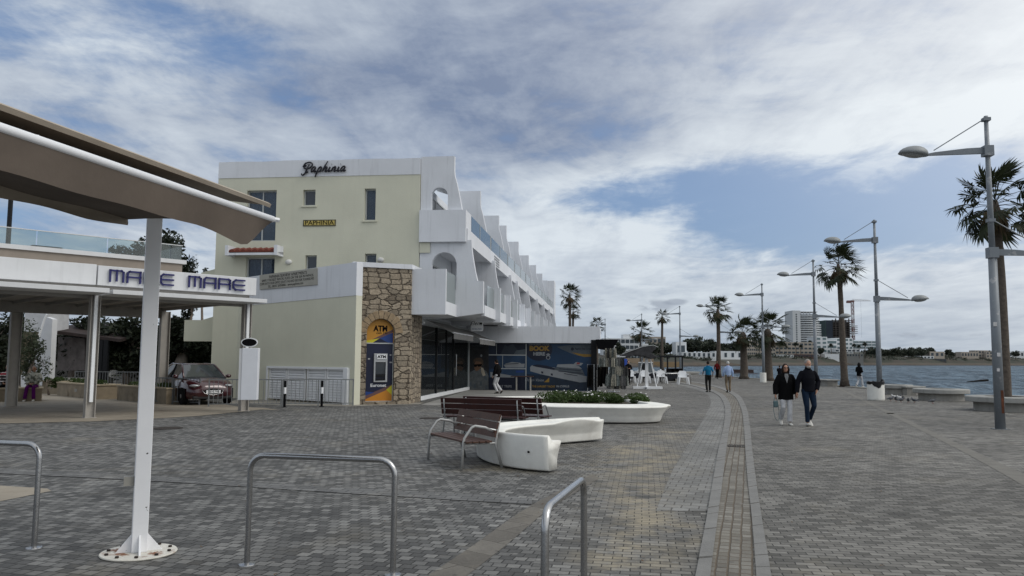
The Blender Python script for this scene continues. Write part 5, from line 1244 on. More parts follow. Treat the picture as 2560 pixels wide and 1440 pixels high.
for (px_, py_, w) in ((1376, 990, 0.52), (1400, 984, 0.40), (1427, 986, 0.45), (1436, 992, 0.30), (1456, 989, 0.42), (1478, 993, 0.30), (1494, 985, 0.40), (1524, 991, 0.42), (1536, 994, 0.3), (1590, 991, 0.42), (1600, 995, 0.3), (1392, 994, 0.36)):
    p = G(px_, py_ + 4, 0.55); s_ = thing('flowering_shrub', ['rounded dark green shrub at the left end of the oval planter', 'shrub second from the left in the oval planter', 'daisy shrub behind the gap left of the planter joint', 'low shrub in front of the daisy shrub left of the planter joint', 'spreading daisy shrub just left of the planter joint', 'small shrub just left of the planter joint', 'tall dark shrub at the planter joint', 'bushy green shrub in the middle right of the oval planter', 'low green shrub at the front middle right of the oval planter', 'daisy shrub at the far right end of the oval planter', 'small low shrub at the right tip of the oval planter', 'low shrub in front of the leftmost shrub'][k], 'shrub', tuple(p), group='shrubs in the oval planter')
    m = MB(); leafball(m, (p.x, p.y, 0.52), w, w * 0.8, w * 0.48, 620, 0.045, 100 + k, 0.35); m.build('foliage', LEAFB, s_)
    m = MB(); rr = random.Random(k)
    for _ in range(0 if k in (0, 3, 7, 8, 10, 11) else 4):
        a_ = rr.uniform(0, 2 * PI); e_ = rr.uniform(0.3, 1.2); c = Vector((p.x + w * math.cos(a_) * math.cos(e_), p.y - abs(w * 0.8 * math.sin(a_)) * math.cos(e_) - 0.02, 0.54 + w * 0.5 * math.sin(e_)))
        m.ball(c, 0.026, 0.024, 0.018, 7, 4)
    if m.v: m.build('flowers', FLOW, s_)
    k += 1

# ------------------------------------------------------------------ timber benches
def bench(B0, B1, fdir, label, wood, arm=True, metal=GALV, prot=None):
    """B0, B1: feet of the back legs; fdir: +1 when the seat lies to the left of B0->B1"""
    M_ = frame(B0, B1); L_ = (Vector(B1) - Vector(B0)).length
    S_ = M_ @ Matrix.Diagonal((1, fdir, 1, 1))
    t_ = thing('timber_bench', label, 'bench', tuple(B0), group='timber slat benches')
    for k in range(4):
        y = 0.12 + k * 0.115
        MB(S_).box(-0.03, L_ + 0.03, y, y + 0.10, 0.425, 0.455, ).build('seat_slat', wood, t_, bevel=0.004)
    for k in range(3):
        z = 0.50 + k * 0.125; y = 0.06 - k * 0.035
        MB(S_).add([(-0.03, y, z), (L_ + 0.03, y, z), (L_ + 0.03, y - 0.03, z + 0.11), (-0.03, y - 0.03, z + 0.11), (-0.03, y + 0.028, z + 0.006), (L_ + 0.03, y + 0.028, z + 0.006), (L_ + 0.03, y - 0.002, z + 0.116), (-0.03, y - 0.002, z + 0.116)],
              [(0, 1, 2, 3), (4, 7, 6, 5), (0, 4, 5, 1), (3, 2, 6, 7), (0, 3, 7, 4), (1, 5, 6, 2)]).build('back_slat', wood, t_)
    for x in (0.06, L_ - 0.06):
        MB(S_).tube([(x, -0.10, 0.004), (x, 0.02, 0.40), (x, 0.0, 0.55), (x, -0.06, 0.84)], [(0.014, 0.026)] * 4, 8).build('back_leg', metal, t_, smooth=True)
        MB(S_).tube([(x, 0.60, 0.004), (x, 0.58, 0.42), (x, 0.56, 0.50), (x, 0.44, 0.66), (x, 0.38, 0.685), (x, 0.20, 0.655), (x, 0.0, 0.56)], [(0.013, 0.022)] * 7, 8).build('front_leg_and_arm', metal, t_, smooth=True)
        MB(S_).tube([(x, 0.0, 0.405), (x, 0.58, 0.41)], 0.016, 6).build('seat_rail', metal, t_)
    return t_
bench(G(1245, 1173), Vector((-0.92, 14.32, 0)), 1, 'nearest timber bench, turned away to the left, touching the hooked concrete seat', WOOD, metal=mat('pale_bench_metal', (0.36, 0.365, 0.36), 0.5, 0.3, var=0.1))
bench(Vector((-1.56, 18.18, 0)), Vector((0.20, 17.62, 0)), 1, 'reddish timber bench seen from behind, the nearer of the two that stand together', WOODR)
bench(Vector((-1.10, 19.05, 0)), Vector((0.66, 18.15, 0)), 1, 'reddish timber bench mostly hidden behind the other reddish bench', WOODR)

# ------------------------------------------------------------------ bollards, barriers, covers
def bollard(px_, py_, label):
    p = G(px_, py_); t_ = thing('bollard', label, 'bollard', tuple(p), group='black and white bollards by the louvred doors')
    h = 0.93
    MB(Matrix.Translation(p)).lathe([(0, 0.002), (0.09, 0.002), (0.09, 0.012), (0.045, 0.016), (0.045, h - 0.01), (0.035, h), (0, h)], 16).build('post', BLACK, t_)
    MB(Matrix.Translation(p)).lathe([(0.0455, 0.47), (0.0475, 0.472), (0.0475, 0.69), (0.0455, 0.692)], 16).build('white_band', PAINT, t_)
bollard(711, 1018, 'black bollard with a white band, left one before the louvred doors'); bollard(804, 1017, 'black bollard with a white band, nearer the stone tower')
def railing(P, Q, label, h=0.97, sp=0.145, posts=3, group='grey barrier railings'):
    M_ = frame(P, Q); L_ = (Vector(Q) - Vector(P)).length
    t_ = thing('barrier_railing', label, 'railing', tuple(P), group=group)
    MB(M_).box(0, L_, -0.02, 0.02, h - 0.04, h).box(0, L_, -0.015, 0.015, 0.08, 0.11).build('rails', GALV, t_)
    m = MB(M_); n = int(L_ / sp)
    for k in range(1, n): m.box(k * L_ / n - 0.009, k * L_ / n + 0.009, -0.009, 0.009, 0.11, h - 0.04)
    m.build('bars', GALV, t_)
    for k in range(posts):
        x = L_ * k / (posts - 1); MB(M_).box(x - 0.022, x + 0.022, -0.022, 0.022, 0.0, h + 0.004).build('post', GALV, t_)
railing(G(521, 1017), G(702, 1016), 'grey barrier railing in front of the parked car and blank light box')
railing(G(706, 1016), G(882, 1014.5), 'grey barrier railing before the louvred doors')
railing(G(366, 1008), G(498, 1013), 'grey barrier railing between the kiosk planter and the parked car')
railing(G(186, 976), G(352, 978), 'far grey barrier railing under the trees behind the kiosk')
def cover(px_, py_, r, label):
    p = G(px_, py_); t_ = thing('manhole_cover', label, 'manhole cover', tuple(p), group='round manhole covers')
    MB(Matrix.Translation(p)).lathe([(0, 0.004), (r, 0.004), (r, 0.012), (0, 0.012)], 28).build('lid', mat('cast_iron', (0.035, 0.028, 0.024), 0.7, 0.3, var=0.3, vs=14, bump=0.5), t_)
cover(418, 1071, 0.36, 'round iron cover in the setts in front of the kiosk'); cover(1078, 1046, 0.34, 'round iron cover in the setts left of the timber benches')
gt = G(1845, 1116)
t_ = thing('drain_grate', 'small rectangular iron grate set in the drainage channel', 'drain grate', tuple(gt))
m = MB(Matrix.Translation(gt) @ Matrix.Rotation(R(-14), 4, 'Z'))
m.box(-0.20, 0.20, -0.2, -0.17, 0.006, 0.014).box(-0.20, 0.20, 0.17, 0.2, 0.006, 0.014)
for k in range(9): m.box(-0.20 + k * 0.047, -0.176 + k * 0.047, -0.17, 0.17, 0.006, 0.014)
m.build('grate', mat('cast_iron', (0.05, 0.04, 0.035), 0.7), t_)
LITTER = mat('dry_leaf', (0.08, 0.045, 0.02), 0.9, var=0.4)
lit = MB(); rr = random.Random(4)
for _ in range(260):
    y = rr.uniform(4.8, 26); x = rr.uniform(-0.5, 0.62) * y * 0.85
    s_ = rr.uniform(0.01, 0.028) ; a_ = rr.uniform(0, 6.3)
    lit.add([(x, y, 0.013), (x + s_ * math.cos(a_) * 2, y + s_ * math.sin(a_) * 2, 0.02), (x + s_ * math.cos(a_ + 1), y + s_ * math.sin(a_ + 1), 0.016)], [(0, 1, 2)])
tag(lit.build('leaf_litter', LITTER), 'tiny dry leaves scattered over the grey paving', 'litter', kind='stuff')

# ------------------------------------------------------------------ lamp posts
def lamp_parts(root, M_, h=8.4):
    zt = h; up_, lo_ = h - 0.98, h - 3.75
    MB(M_).tube([(0, 0, 0.0), (0, 0, lo_ - 0.1)], [0.125, 0.105], 16).build('pole', LAMPG, root, smooth=True)
    MB(M_).tube([(0, 0, lo_ - 0.12), (0, 0, lo_ + 1.45), (0, 0, zt)], [0.078, 0.070, 0.052], 14).build('upper_pole', LAMPG, root, smooth=True)
    MB(M_).box(-0.17, 0.17, -0.17, 0.17, 0.0, 0.018).build('base_plate', GALV, root)
    for zz, sx, L_ in ((up_, -1, 1.62), (lo_, 1, 1.62)):
        m = MB(M_)
        w = [(0.10 * sx, zz + 0.11), (0.55 * sx, zz + 0.09), (L_ * sx * 0.85, zz + 0.0), (L_ * sx, zz - 0.05), (L_ * sx, zz - 0.085), (0.10 * sx, zz - 0.06)]
        m.plate(w if sx > 0 else w[::-1], [], 0.07, TM(0, -0.035, 0))
        m.box(-0.12, 0.12, -0.12, 0.12, zz - 0.13, zz + 0.15)
        a_ = m.build('arm', LAMPG, root, bevel=0.008)
        m = MB(M_); m.tube([(0.08 * sx, 0, zz + 0.88), (1.38 * sx, 0, zz + 0.06)], 0.016, 6).box(-0.09, 0.09, -0.09, 0.09, zz + 0.84, zz + 0.93)
        m.build('tie_rod', LAMPG, root)
        H = M_ @ Matrix.Translation((L_ * sx, 0, zz - 0.02)) @ Matrix.Rotation(R(7) * (1 if sx > 0 else -1) * -1, 4, 'Y')
        m = MB(H); vs = []; fs = []; n = 20; ring = 5
        for j in range(ring + 1):
            t = j / ring
            for k in range(n):
                a2 = 2 * PI * k / n; rx_ = 0.39 * math.cos(t * PI / 2 * 0.97); ry_ = 0.24 * math.cos(t * PI / 2 * 0.97)
                vs.append((sx * 0.30 + math.cos(a2) * rx_ - sx * 0.10 * t * 1.0, math.sin(a2) * ry_, -0.07 + 0.25 * math.sin(t * PI / 2) ))
        for j in range(ring):
            for k in range(n): fs.append((j * n + k, j * n + (k + 1) % n, (j + 1) * n + (k + 1) % n, (j + 1) * n + k))
        fs.append(tuple(range(n))[::-1]); fs.append(tuple(ring * n + k for k in range(n)))
        m.add(vs, fs); hd = m.build('lamp_head', LAMPL, root, smooth=True)
        MB(H).ball((sx * 0.30, 0, -0.065), 0.29, 0.18, 0.085, 16, 6).build('diffuser', mat('lamp_diffuser', (0.30, 0.31, 0.31), 0.3), hd, smooth=True)
LGRP = 'tall double arm street lamps along the promenade'
lroot = thing('street_lamp', 'x', 'street lamp', (0, 0, 0), 0, LGRP)
lamp_parts(lroot, Matrix.Identity(4))
LAMPS = [(2501, 1071, 21.1, 8.4, 'nearest street lamp, its scuffed grey pole standing at the right edge of the photo'),
         (2199, 960, 37.1, 8.4, 'second street lamp from the right, rising out of the big round litter bin'),
         (2040, 930, 52.0, 8.4, 'third street lamp from the right, behind the walking man in the dark jacket'),
         (1909, 925, 68.5, 8.4, 'fourth street lamp from the right, with a small white bin at its foot'),
         (1799, 930, 83.0, 8.4, 'fifth street lamp from the right, close beside a tall palm trunk'),
         (1701, 925, 98.0, 8.4, 'sixth street lamp from the right, behind the white plastic tables'),
         (1605, 920, 115.0, 8.4, 'seventh street lamp from the right, in front of a windblown palm'),
         (1513, 915, 130.0, 8.4, 'farthest street lamp, showing over the end of the booking office roof')]
for i, (px_, py_, Y_, h_, lab) in enumerate(LAMPS):
    o = lroot if i == 0 else copy_tree(lroot)
    p = at(px_, py_, Y_); o.location = (p.x, p.y, 0); o['label'] = lab
    o.rotation_euler = (0, 0, R(-6 - i * 1.5))
p = at(2501, 1071, 21.1)
LP = Matrix.Translation((p.x, p.y, 0)) @ Matrix.Rotation(R(-6), 4, 'Z')
MB(LP).box(-0.005, 0.062, -0.126, -0.09, 0.42, 1.02).build('rust_patch', mat('rust', (0.11, 0.04, 0.02), 0.9, var=0.5, vs=8), lroot)
ST = [(0.0, -0.118, 1.95, 0.05), (-0.05, -0.112, 2.75, 0.055), (0.04, -0.115, 2.38, 0.04), (-0.03, -0.118, 1.55, 0.04)]
KIDS.get('street_lamp', []) and None
for x_, y_, z_, r_ in ST[:2] + ST[3:]:
    MB(LP).box(x_ - r_, x_ + r_ * 0.6, y_ - 0.006, y_ + 0.02, z_ - r_, z_ + r_).build('sticker', mat('sticker_white', (0.5, 0.5, 0.5), 0.6, var=0.2), lroot)

# ------------------------------------------------------------------ palms
def fan_leaf(mb, base, az, el, plen, flen, rr, droop=0.5, wind=Vector((0.3, 0, 0))):
    d = Vector((math.cos(az) * math.cos(el), math.sin(az) * math.cos(el), math.sin(el)))
    p1 = base + d * plen * 0.55; tip = base + d * plen + Vector((0, 0, -0.10 * plen)) + wind * 0.12 * plen
    side = d.cross(Vector((0, 0, 1))).normalized()
    w = 0.018
    for a_, b_ in ((base, p1), (p1, tip)):
        mb.add([a_ - side * w, a_ + side * w, b_ + side * w, b_ - side * w, a_ + Vector((0, 0, -w)), b_ + Vector((0, 0, -w))], [(0, 1, 2, 3), (0, 3, 5, 4), (1, 4, 5, 2)])
    ax = (tip - p1).normalized(); up = side.cross(ax).normalized()
    tw = rr.uniform(-0.6, 0.6); side = (side * math.cos(tw) + up * math.sin(tw)).normalized()
    n = 19
    for k in range(n):
        a_ = R(-108 + 216 * k / (n - 1)) + rr.uniform(-0.06, 0.06)
        L_ = flen * (0.62 + 0.38 * math.cos(a_ * 0.75)) * rr.uniform(0.85, 1.12)
        dv = (ax * math.cos(a_) + side * math.sin(a_)).normalized()
        m1 = tip + dv * L_ * 0.55 + Vector((0, 0, -0.05 * L_))
        dr = droop * rr.uniform(0.5, 1.4)
        m2 = tip + dv * L_ * (1.0 - 0.25 * dr) + Vector((0, 0, -0.55 * L_ * dr)) + wind * L_ * 0.35 * rr.uniform(0.4, 1.2)
        wv = dv.cross(up).normalized() * L_ * 0.062
        mb.add([tip, m1 - wv, m2, m1 + wv], [(0, 1, 2, 3)])
def palm(mroot, H, tr0, tr1, rad, seed, n=30, lean=0.0, skirt=True, label=None):
    rr = random.Random(seed)
    pts_ = []; rads = []
    for k in range(15):
        t = k / 14; pts_.append((lean * t * t + 0.04 * math.sin(t * 5 + seed), 0.03 * math.sin(t * 4 + seed), H * t)); rads.append(tr0 + (tr1 - tr0) * min(1, t * 1.6) + (0.04 if 0.86 < t < 0.95 else 0) - (tr1 * 0.55 if t > 0.99 else 0) + (tr0 * 0.35 * max(0, 1 - t * 14)) + rr.uniform(-0.006, 0.006))
    MB().tube(pts_, rads, 12).build('trunk', BARK, mroot, smooth=True)
    c = Vector(pts_[-1]); m = MB(); wind = Vector((0.55, -0.1, -0.1))
    for k in range(n):
        t = k / n
        el = R(78 - 118 * t ** 0.9 + rr.uniform(-9, 9)); az = k * 2.4 + rr.uniform(-0.3, 0.3)
        fan_leaf(m, c + Vector((0, 0, 0.05 - 0.45 * t)), az, el, rad * rr.uniform(0.46, 0.66), rad * rr.uniform(0.36, 0.50), rr, 0.12 + 0.5 * t, wind)
    m.build('crown', PALM, mroot)
    if skirt:
        m = MB()
        for k in range(8):
            fan_leaf(m, c + Vector((0, 0, -0.15)), rr.uniform(0, 6.3), R(-62 + rr.uniform(-12, 14)), rad * 0.25, rad * 0.42, rr, 0.9, wind * 0.3)
        m.build('dead_fronds', PALMDRY, mroot)
PG = 'fan palms along the promenade'
def palm_at(px_, py_, Y_, pyc, tr0, tr1, rad, seed, label, n=30, lean=0.0, pxc=None):
    b_ = at(px_, py_, Y_); H = at(pxc or px_, pyc, Y_).z
    t_ = thing('fan_palm', label, 'palm tree', (0, 0, 0), 0, PG)
    palm(t_, H, tr0, tr1, rad, seed, n, lean)
    t_.location = (b_.x, b_.y, 0); return t_
palm_at(2516, 990, 29.6, 500, 0.20, 0.15, 1.8, 11, 'nearest palm at the right edge, growing out of the ring shaped seat', 38, -0.05)
palm_at(2112, 966, 55.0, 660, 0.26, 0.17, 1.85, 22, 'tall slender palm between the second and third street lamps', 34, -0.25)
palm_at(1921, 950, 70.0, 822, 0.40, 0.33, 2.05, 33, 'stout palm with a bushy crown just right of the fourth street lamp', 34)
palm_at(1860, 946, 76.0, 830, 0.40, 0.32, 2.0, 44, 'stout palm left of the fourth street lamp, two people walking before it', 34)
palm_at(1797, 938, 81.0, 772, 0.27, 0.19, 1.75, 55, 'tall palm standing right against the fifth street lamp', 30)
palm_at(1656, 925, 128.0, 790, 0.26, 0.19, 1.5, 66, 'slim palm left of the sixth street lamp with a small crown', 26)
palm_at(1603, 915, 118.0, 828, 0.26, 0.2, 2.1, 77, 'windblown palm behind the seventh street lamp', 28)
palm_at(1492, 915, 132.0, 812, 0.24, 0.2, 1.7, 88, 'palm half hidden behind the right end of the booking office roof', 26)
palm_at(1424, 900, 100.0, 735, 0.24, 0.17, 1.75, 99, 'tallest palm rising behind the booking office roof', 28)
palm_at(1432, 900, 106.0, 778, 0.20, 0.14, 1.2, 110, 'shorter palm close behind the tallest one over the booking office roof', 24)

# ------------------------------------------------------------------ bins, ring seats, block benches, birds
def bin_(px0, px1, pt, pb, Y_, label, bag=True, g='round white litter bins'):
    c = G((px0 + px1) / 2, pb); Y_ = c.y; a = at(px0, pb, Y_); b = at(px1, pt, Y_); r = (b.x - a.x) / 2; h = b.z
    M_ = Matrix.Translation((c.x, c.y + r, 0))
    t_ = thing('litter_bin', label, 'litter bin', tuple(M_.to_translation()), 0, g)
    MB(M_).lathe([(0, 0.01), (r * 0.96, 0.01), (r, 0.06), (r, h - 0.02), (r * 0.97, h), (r * 0.88, h), (r * 0.88, h - 0.25), (0, h - 0.25)], 28).build('drum', CONC, t_, smooth=False)
    if bag:
        m = MB(M_); rr = random.Random(5); n = 26; vs = []
        for j, (q_, z_) in enumerate(((0.86, -0.1), (0.9, 0.02), (1.05, 0.012), (1.035, -0.07))):
            for k in range(n):
                a_ = 2 * PI * k / n; rag = (0.10 * rr.random() + (0.12 if 16 < k < 21 else 0)) if j == 3 else 0; tip_ = 0.09 if (j == 1 and k in (25, 0, 1)) else 0
                vs.append((math.cos(a_) * r * q_, math.sin(a_) * r * q_, h + z_ - rag + tip_ + 0.015 * math.sin(k * 2.3)))
        m.add(vs, [(j * n + k, j * n + (k + 1) % n, (j + 1) * n + (k + 1) % n, (j + 1) * n + k) for j in range(3) for k in range(n)])
        m.build('bin_bag', mat('black_plastic', (0.01, 0.01, 0.012), 0.3), t_)
    return t_
bin_(2180, 2219, 955, 1002, 36, 'large pale litter bin with a black bag at the foot of the second street lamp')
bin_(1903, 1918, 932, 957, 62, 'small white litter bin at the foot of the fourth street lamp', False)
def ring_seat(px0, px1, ytop, ybot, Y_, label, h=0.52, hole=True, band=0.20):
    c0 = at(px0, ytop, Y_); c1 = at(px1, ytop, Y_); r = (c1.x - c0.x) / 2; M_ = Matrix.Translation(((c0.x + c1.x) / 2, Y_, 0))
    t_ = thing('ring_seat', label, 'concrete seat', tuple(M_.to_translation()), 0, 'round concrete ring seats by the sea')
    ri = r * 0.52
    m = MB(M_); m.lathe([(ri, h - band), (r - 0.02, h - band), (r, h - band + 0.02), (r, h - 0.03), (r - 0.03, h), (ri, h)], 44)
    n = len(m.v) // 6; m.f = [f for f in m.f if len(f) == 4] + [(5 * 44 + k, 5 * 44 + (k + 1) % 44, (k + 1) % 44, k) for k in range(44)]
    m.build('seat_ring', mat('ring_concrete', (0.30, 0.298, 0.28), 0.8, var=0.12, vs=2.5, bump=0.3, streaks=0.2), t_, smooth=False)
    MB(M_).lathe([(0, 0.0), (r * 0.80, 0.0), (r * 0.80, h - band - 0.002), (0, h - band - 0.002)], 36).build('base', GREYC, t_)
    MB(M_).lathe([(0, h - band), (ri - 0.004, h - band), (ri - 0.004, h - 0.09), (0, h - 0.07)], 28).build('soil', SOIL, t_)
ring_seat(2425, 2605, 992, 1028, 29.2, 'nearest ring seat, round the palm at the right edge of the photo')
ring_seat(2288, 2416, 974, 1000, 36.8, 'middle ring seat, wide and empty, right of the ribbed concrete bench')
ring_seat(2208, 2279, 962, 984, 43.0, 'ring seat partly hidden behind the large litter bin')
def block_bench(px0, px1, pxm, ytop, ybot, label):
    p0 = G(px0 + 3, ybot); h = 0.47; p1 = G(px1 - 3, ybot)
    M_ = frame(p0, p1); L_ = (p1 - p0).length
    t_ = thing('block_bench', label, 'concrete bench', tuple(p0), 0, 'ribbed concrete block benches')
    MB(M_).box(-0.1, L_ + 0.1, -0.08, 1.6, h - 0.09, h).build('seat_slab', mat('ring_concrete', (0.40, 0.395, 0.365)), t_, bevel=0.02)
    m = MB(M_); m.box(0, L_, 0.03, 1.5, 0, h - 0.092); m.build('base', GREYC, t_)
    m = MB(M_); n = 7; sp = L_ * 0.58 / n
    for k in range(n): m.box(0.02 + k * sp, 0.02 + k * sp + sp * 0.55, -0.03, 0.031, 0.0, h - 0.095)
    m.build('ribs', GREYC, t_)
block_bench(2066, 2098, 0, 949, 966, 'ribbed concrete block bench left of the tall slender palm')
block_bench(2264, 2312, 0, 967, 988, 'ribbed concrete block bench between two ring seats')
jt = thing('low_platform', 'low pale concrete platform at the water edge behind the plastic tables', 'platform', tuple(G(1725, 938)))
p0 = G(1708, 936.5); p1 = G(1750, 936.5); M_ = frame(p0, p1)
MB(M_).box(0, (p1 - p0).length, 0, 2.0, 0.14, 0.36).build('slab', mat('ring_concrete', (0.40, 0.395, 0.365)), jt); MB(M_).box(0.1, (p1 - p0).length - 0.1, 0.1, 1.9, 0.0, 0.138).build('base', GREYC, jt)
PIG = mat('pigeon_grey', (0.07, 0.075, 0.085), 0.7, var=0.5, vs=25); PIGW = mat('pigeon_white', (0.5, 0.5, 0.5), 0.7, var=0.2)
def pigeon(px_, py_, rz, m_, label):
    p = G(px_, py_); t_ = thing('pigeon', label, 'pigeon', tuple(p), rz, 'pigeons feeding beside the litter bin')
    M_ = Matrix.Translation(p) @ Matrix.Rotation(rz, 4, 'Z')
    m = MB(M_)
    m.tube([(-0.19, 0, 0.09), (-0.10, 0, 0.11), (-0.02, 0, 0.125), (0.06, 0, 0.13), (0.10, 0, 0.16), (0.115, 0, 0.20), (0.13, 0, 0.215), (0.15, 0, 0.213), (0.175, 0, 0.205)], [(0.03, 0.012), (0.045, 0.03), (0.07, 0.06), (0.06, 0.06), (0.038, 0.04), (0.027, 0.028), (0.026, 0.026), (0.012, 0.012), (0.003, 0.003)], 10)
    m.build('body', m_, t_, smooth=True)
    for s_ in (-1, 1): MB(M_).tube([(0.0, 0.025 * s_, 0.08), (0.01, 0.025 * s_, 0.015), (0.04, 0.025 * s_, 0.003)], 0.006, 5).build('leg', mat('pigeon_leg', (0.25, 0.07, 0.05), 0.7), t_)
PIGL = ['grey pigeon touching the right foot of the large litter bin', 'white pigeon in the flock beside the litter bin', 'grey pigeon in the thick of the flock by the litter bin', 'grey pigeon behind the white one in the flock', 'white pigeon at the right of the flock beside the litter bin', 'grey pigeon right of the second white pigeon', 'grey pigeon at the near edge of the flock', 'lone dark pigeon standing apart in front of the ribbed bench', 'small grey pigeon pecking between the flock and the lone dark one', 'farthest right pigeon, alone in front of the middle ring seat', 'grey pigeon left of the litter bin']
for k, (x_, y_, w_) in enumerate(((2226, 1003, 0), (2236, 998.5, 1), (2240, 1004, 0), (2246, 999, 0), (2250, 1001, 1), (2258, 1001.5, 0), (2252, 1006, 0), (2287, 1007.5, 0), (2271, 1007.5, 0), (2331, 1009, 0), (2184, 1000.5, 0))):
    pigeon(x_, y_, k * 2.1, PIGW if w_ else PIG, PIGL[k])
lg = thing('floating_log', 'dark timber or rock breaking the water beyond the ring seats', 'rock', tuple(at(2440, 953, 52)))
p0 = G(2417, 954.5, -1.1); p1 = G(2470, 952.5, -1.1)
MB().tube([p0, p0.lerp(p1, 0.3) + Vector((0, 0, 0.03)), p0.lerp(p1, 0.7) + Vector((0, 0, 0.10)), p1 + Vector((0, 0, 0.12))], [0.04, 0.10, 0.17, 0.14], 8).build('log', mat('wet_wood', (0.010, 0.009, 0.008), 0.95, spec=0.05), lg)

# timber seats by the two stout palms
def small_seat(px_, py_, label):
    p = G(px_, py_); t_ = thing('sea_bench', label, 'bench', tuple(p), 0, 'small timber benches facing the sea')
    M_ = Matrix.Translation(p) @ Matrix.Rotation(R(-75), 4, 'Z')
    MB(M_).box(-0.8, 0.8, 0.0, 0.45, 0.42, 0.46).build('seat', WOOD, t_); MB(M_).box(-0.8, 0.8, -0.06, -0.02, 0.5, 0.85).build('backrest', WOOD, t_)
    for s_ in (-0.7, 0.7): MB(M_).tube([(s_, 0.4, 0), (s_, 0.4, 0.42), (s_, -0.03, 0.42), (s_, -0.05, 0)], 0.02, 6).build('frame', GALV, t_)
small_seat(1843, 945, 'small timber bench facing the sea behind the man in the pale blue shirt'); small_seat(1874, 945, 'small timber bench facing the sea between the two stout palms')

# ------------------------------------------------------------------ souvenir stall at the end of the booking office
P0 = hit(KM, 1485, 976); sx0 = hit(KM, 1478, 900, -0.25).x; sx1 = hit(KM, 1492, 900, -0.25).x
stl = thing('stall_frame', 'black post and folded black awning at the end of the booking office', 'awning', tuple(KM @ Vector((sx0, -0.3, 0))))
MB(KM).box(sx0, sx1, -0.45, -0.25, 0.0, fb + 0.18).build('post', DARK, stl)
a = hit(KM, 1490, 849, -0.3); b = hit(KM, 1547, 849, -0.3); c = hit(KM, 1528, 877, -0.3); d = hit(KM, 1494, 872, -0.3)
MB(KM).plate([(d.x, d.z), (c.x, c.z), (b.x, b.z), (a.x, a.z)], [], 1.5, TM(0, -0.9, 0)).build('awning_cloth', BLACK, stl)
def cloth_piece(m, x, y, z0, z1, w, rr, d_=0.05):
    n = 5; vs = []
    for j in range(4):
        t = j / 3
        for k in range(n):
            u = k / (n - 1) - 0.5; ww = w * (0.55 + 0.45 * min(1, t * 2.2)) 
            vs.append((x + u * ww, y + d_ * math.sin(k * 2.2 + x * 9) * (0.4 + t), z1 + (z0 - z1) * t + rr.uniform(-0.02, 0.02) * (j == 3)))
    m.add(vs, [(j * n + k, j * n + k + 1, (j + 1) * n + k + 1, (j + 1) * n + k) for j in range(3) for k in range(n - 1)])
def rack(px0, px1, py_top, py_base, yo, label, cols, nm='clothes_rack', items=9, bags=False):
    a = hit(KM, px0, py_base, yo); b = hit(KM, px1, py_base, yo); zt = hit(KM, (px0 + px1) / 2, py_top, yo).z
    t_ = thing(nm, label, 'display rack', tuple(KM @ Vector((a.x, yo, 0))), 0, 'display racks of the souvenir stall')
    m = MB(KM); m.tube([(a.x, yo, 0.02), (a.x, yo, zt), (b.x, yo, zt), (b.x, yo, 0.02)], 0.022, 6).box(a.x - 0.03, a.x + 0.03, yo - 0.3, yo + 0.3, 0.004, 0.04).box(b.x - 0.03, b.x + 0.03, yo - 0.3, yo + 0.3, 0.004, 0.04)
    m.build('frame', STEEL, t_)
    rr = random.Random(int(px0)); mats_ = [mat('garment_' + c_[0], c_[1], 0.92, var=0.25, vs=9, spec=0.1) for c_ in cols]
    for k in range(items):
        x = a.x + (b.x - a.x) * (k + 0.5) / items; m = MB(KM)
        cloth_piece(m, x, yo + rr.uniform(-0.1, 0.1), 0.25 + rr.uniform(-0.08, 0.2), zt - 0.04, (b.x - a.x) / items * 1.5, rr)
        m.build('garment', mats_[rr.randrange(len(mats_))], t_)
    return t_
BK = [('black', (0.004, 0.004, 0.0045)), ('ink', (0.006, 0.006, 0.009)), ('coal', (0.012, 0.011, 0.010))]
rack(1469, 1485, 911, 977, -0.75, 'rack of black clothes in front of the booking office poster', BK, items=6)
rack(1494, 1521, 911, 977, -0.75, 'rack of black and drab clothes right of the black post', BK + [('drab', (0.06, 0.055, 0.045)), ('black', (0.008, 0.008, 0.009))], items=9)
bgr = thing('bag_stand', 'white wire stand hung with printed shopping bags beside the clothes racks', 'display rack', tuple(KM @ Vector((hit(KM, 1538, 960, -0.8).x, -0.8, 0))), 0, 'display racks of the souvenir stall')
cx_ = hit(KM, 1536, 960, -0.8).x
MB(KM).tube([(cx_, -0.8, 0.02), (cx_, -0.8, 2.5)], 0.025, 6).box(cx_ - 0.3, cx_ + 0.3, -0.83, -0.77, 0.004, 0.05).box(cx_ - 0.03, cx_ + 0.03, -1.1, -0.5, 0.004, 0.05).box(cx_ - 0.35, cx_ + 0.1, -0.83, -0.77, 2.46, 2.52).box(cx_ - 0.1, cx_ + 0.6, -0.83, -0.77, 1.88, 1.93).build('pole', PAINT, bgr)
rr = random.Random(8)
cm = [mat('bag_cream', (0.24, 0.23, 0.19), 0.9, var=0.5, vs=14), mat('bag_print', (0.14, 0.15, 0.14), 0.9, var=0.8, vs=16), mat('bag_grey', (0.10, 0.10, 0.10), 0.9, var=0.5, vs=14), mat('bag_dark', (0.03, 0.03, 0.03), 0.9, var=0.6, vs=12), mat('bag_teal', (0.10, 0.115, 0.11), 0.9, var=0.7, vs=14)]
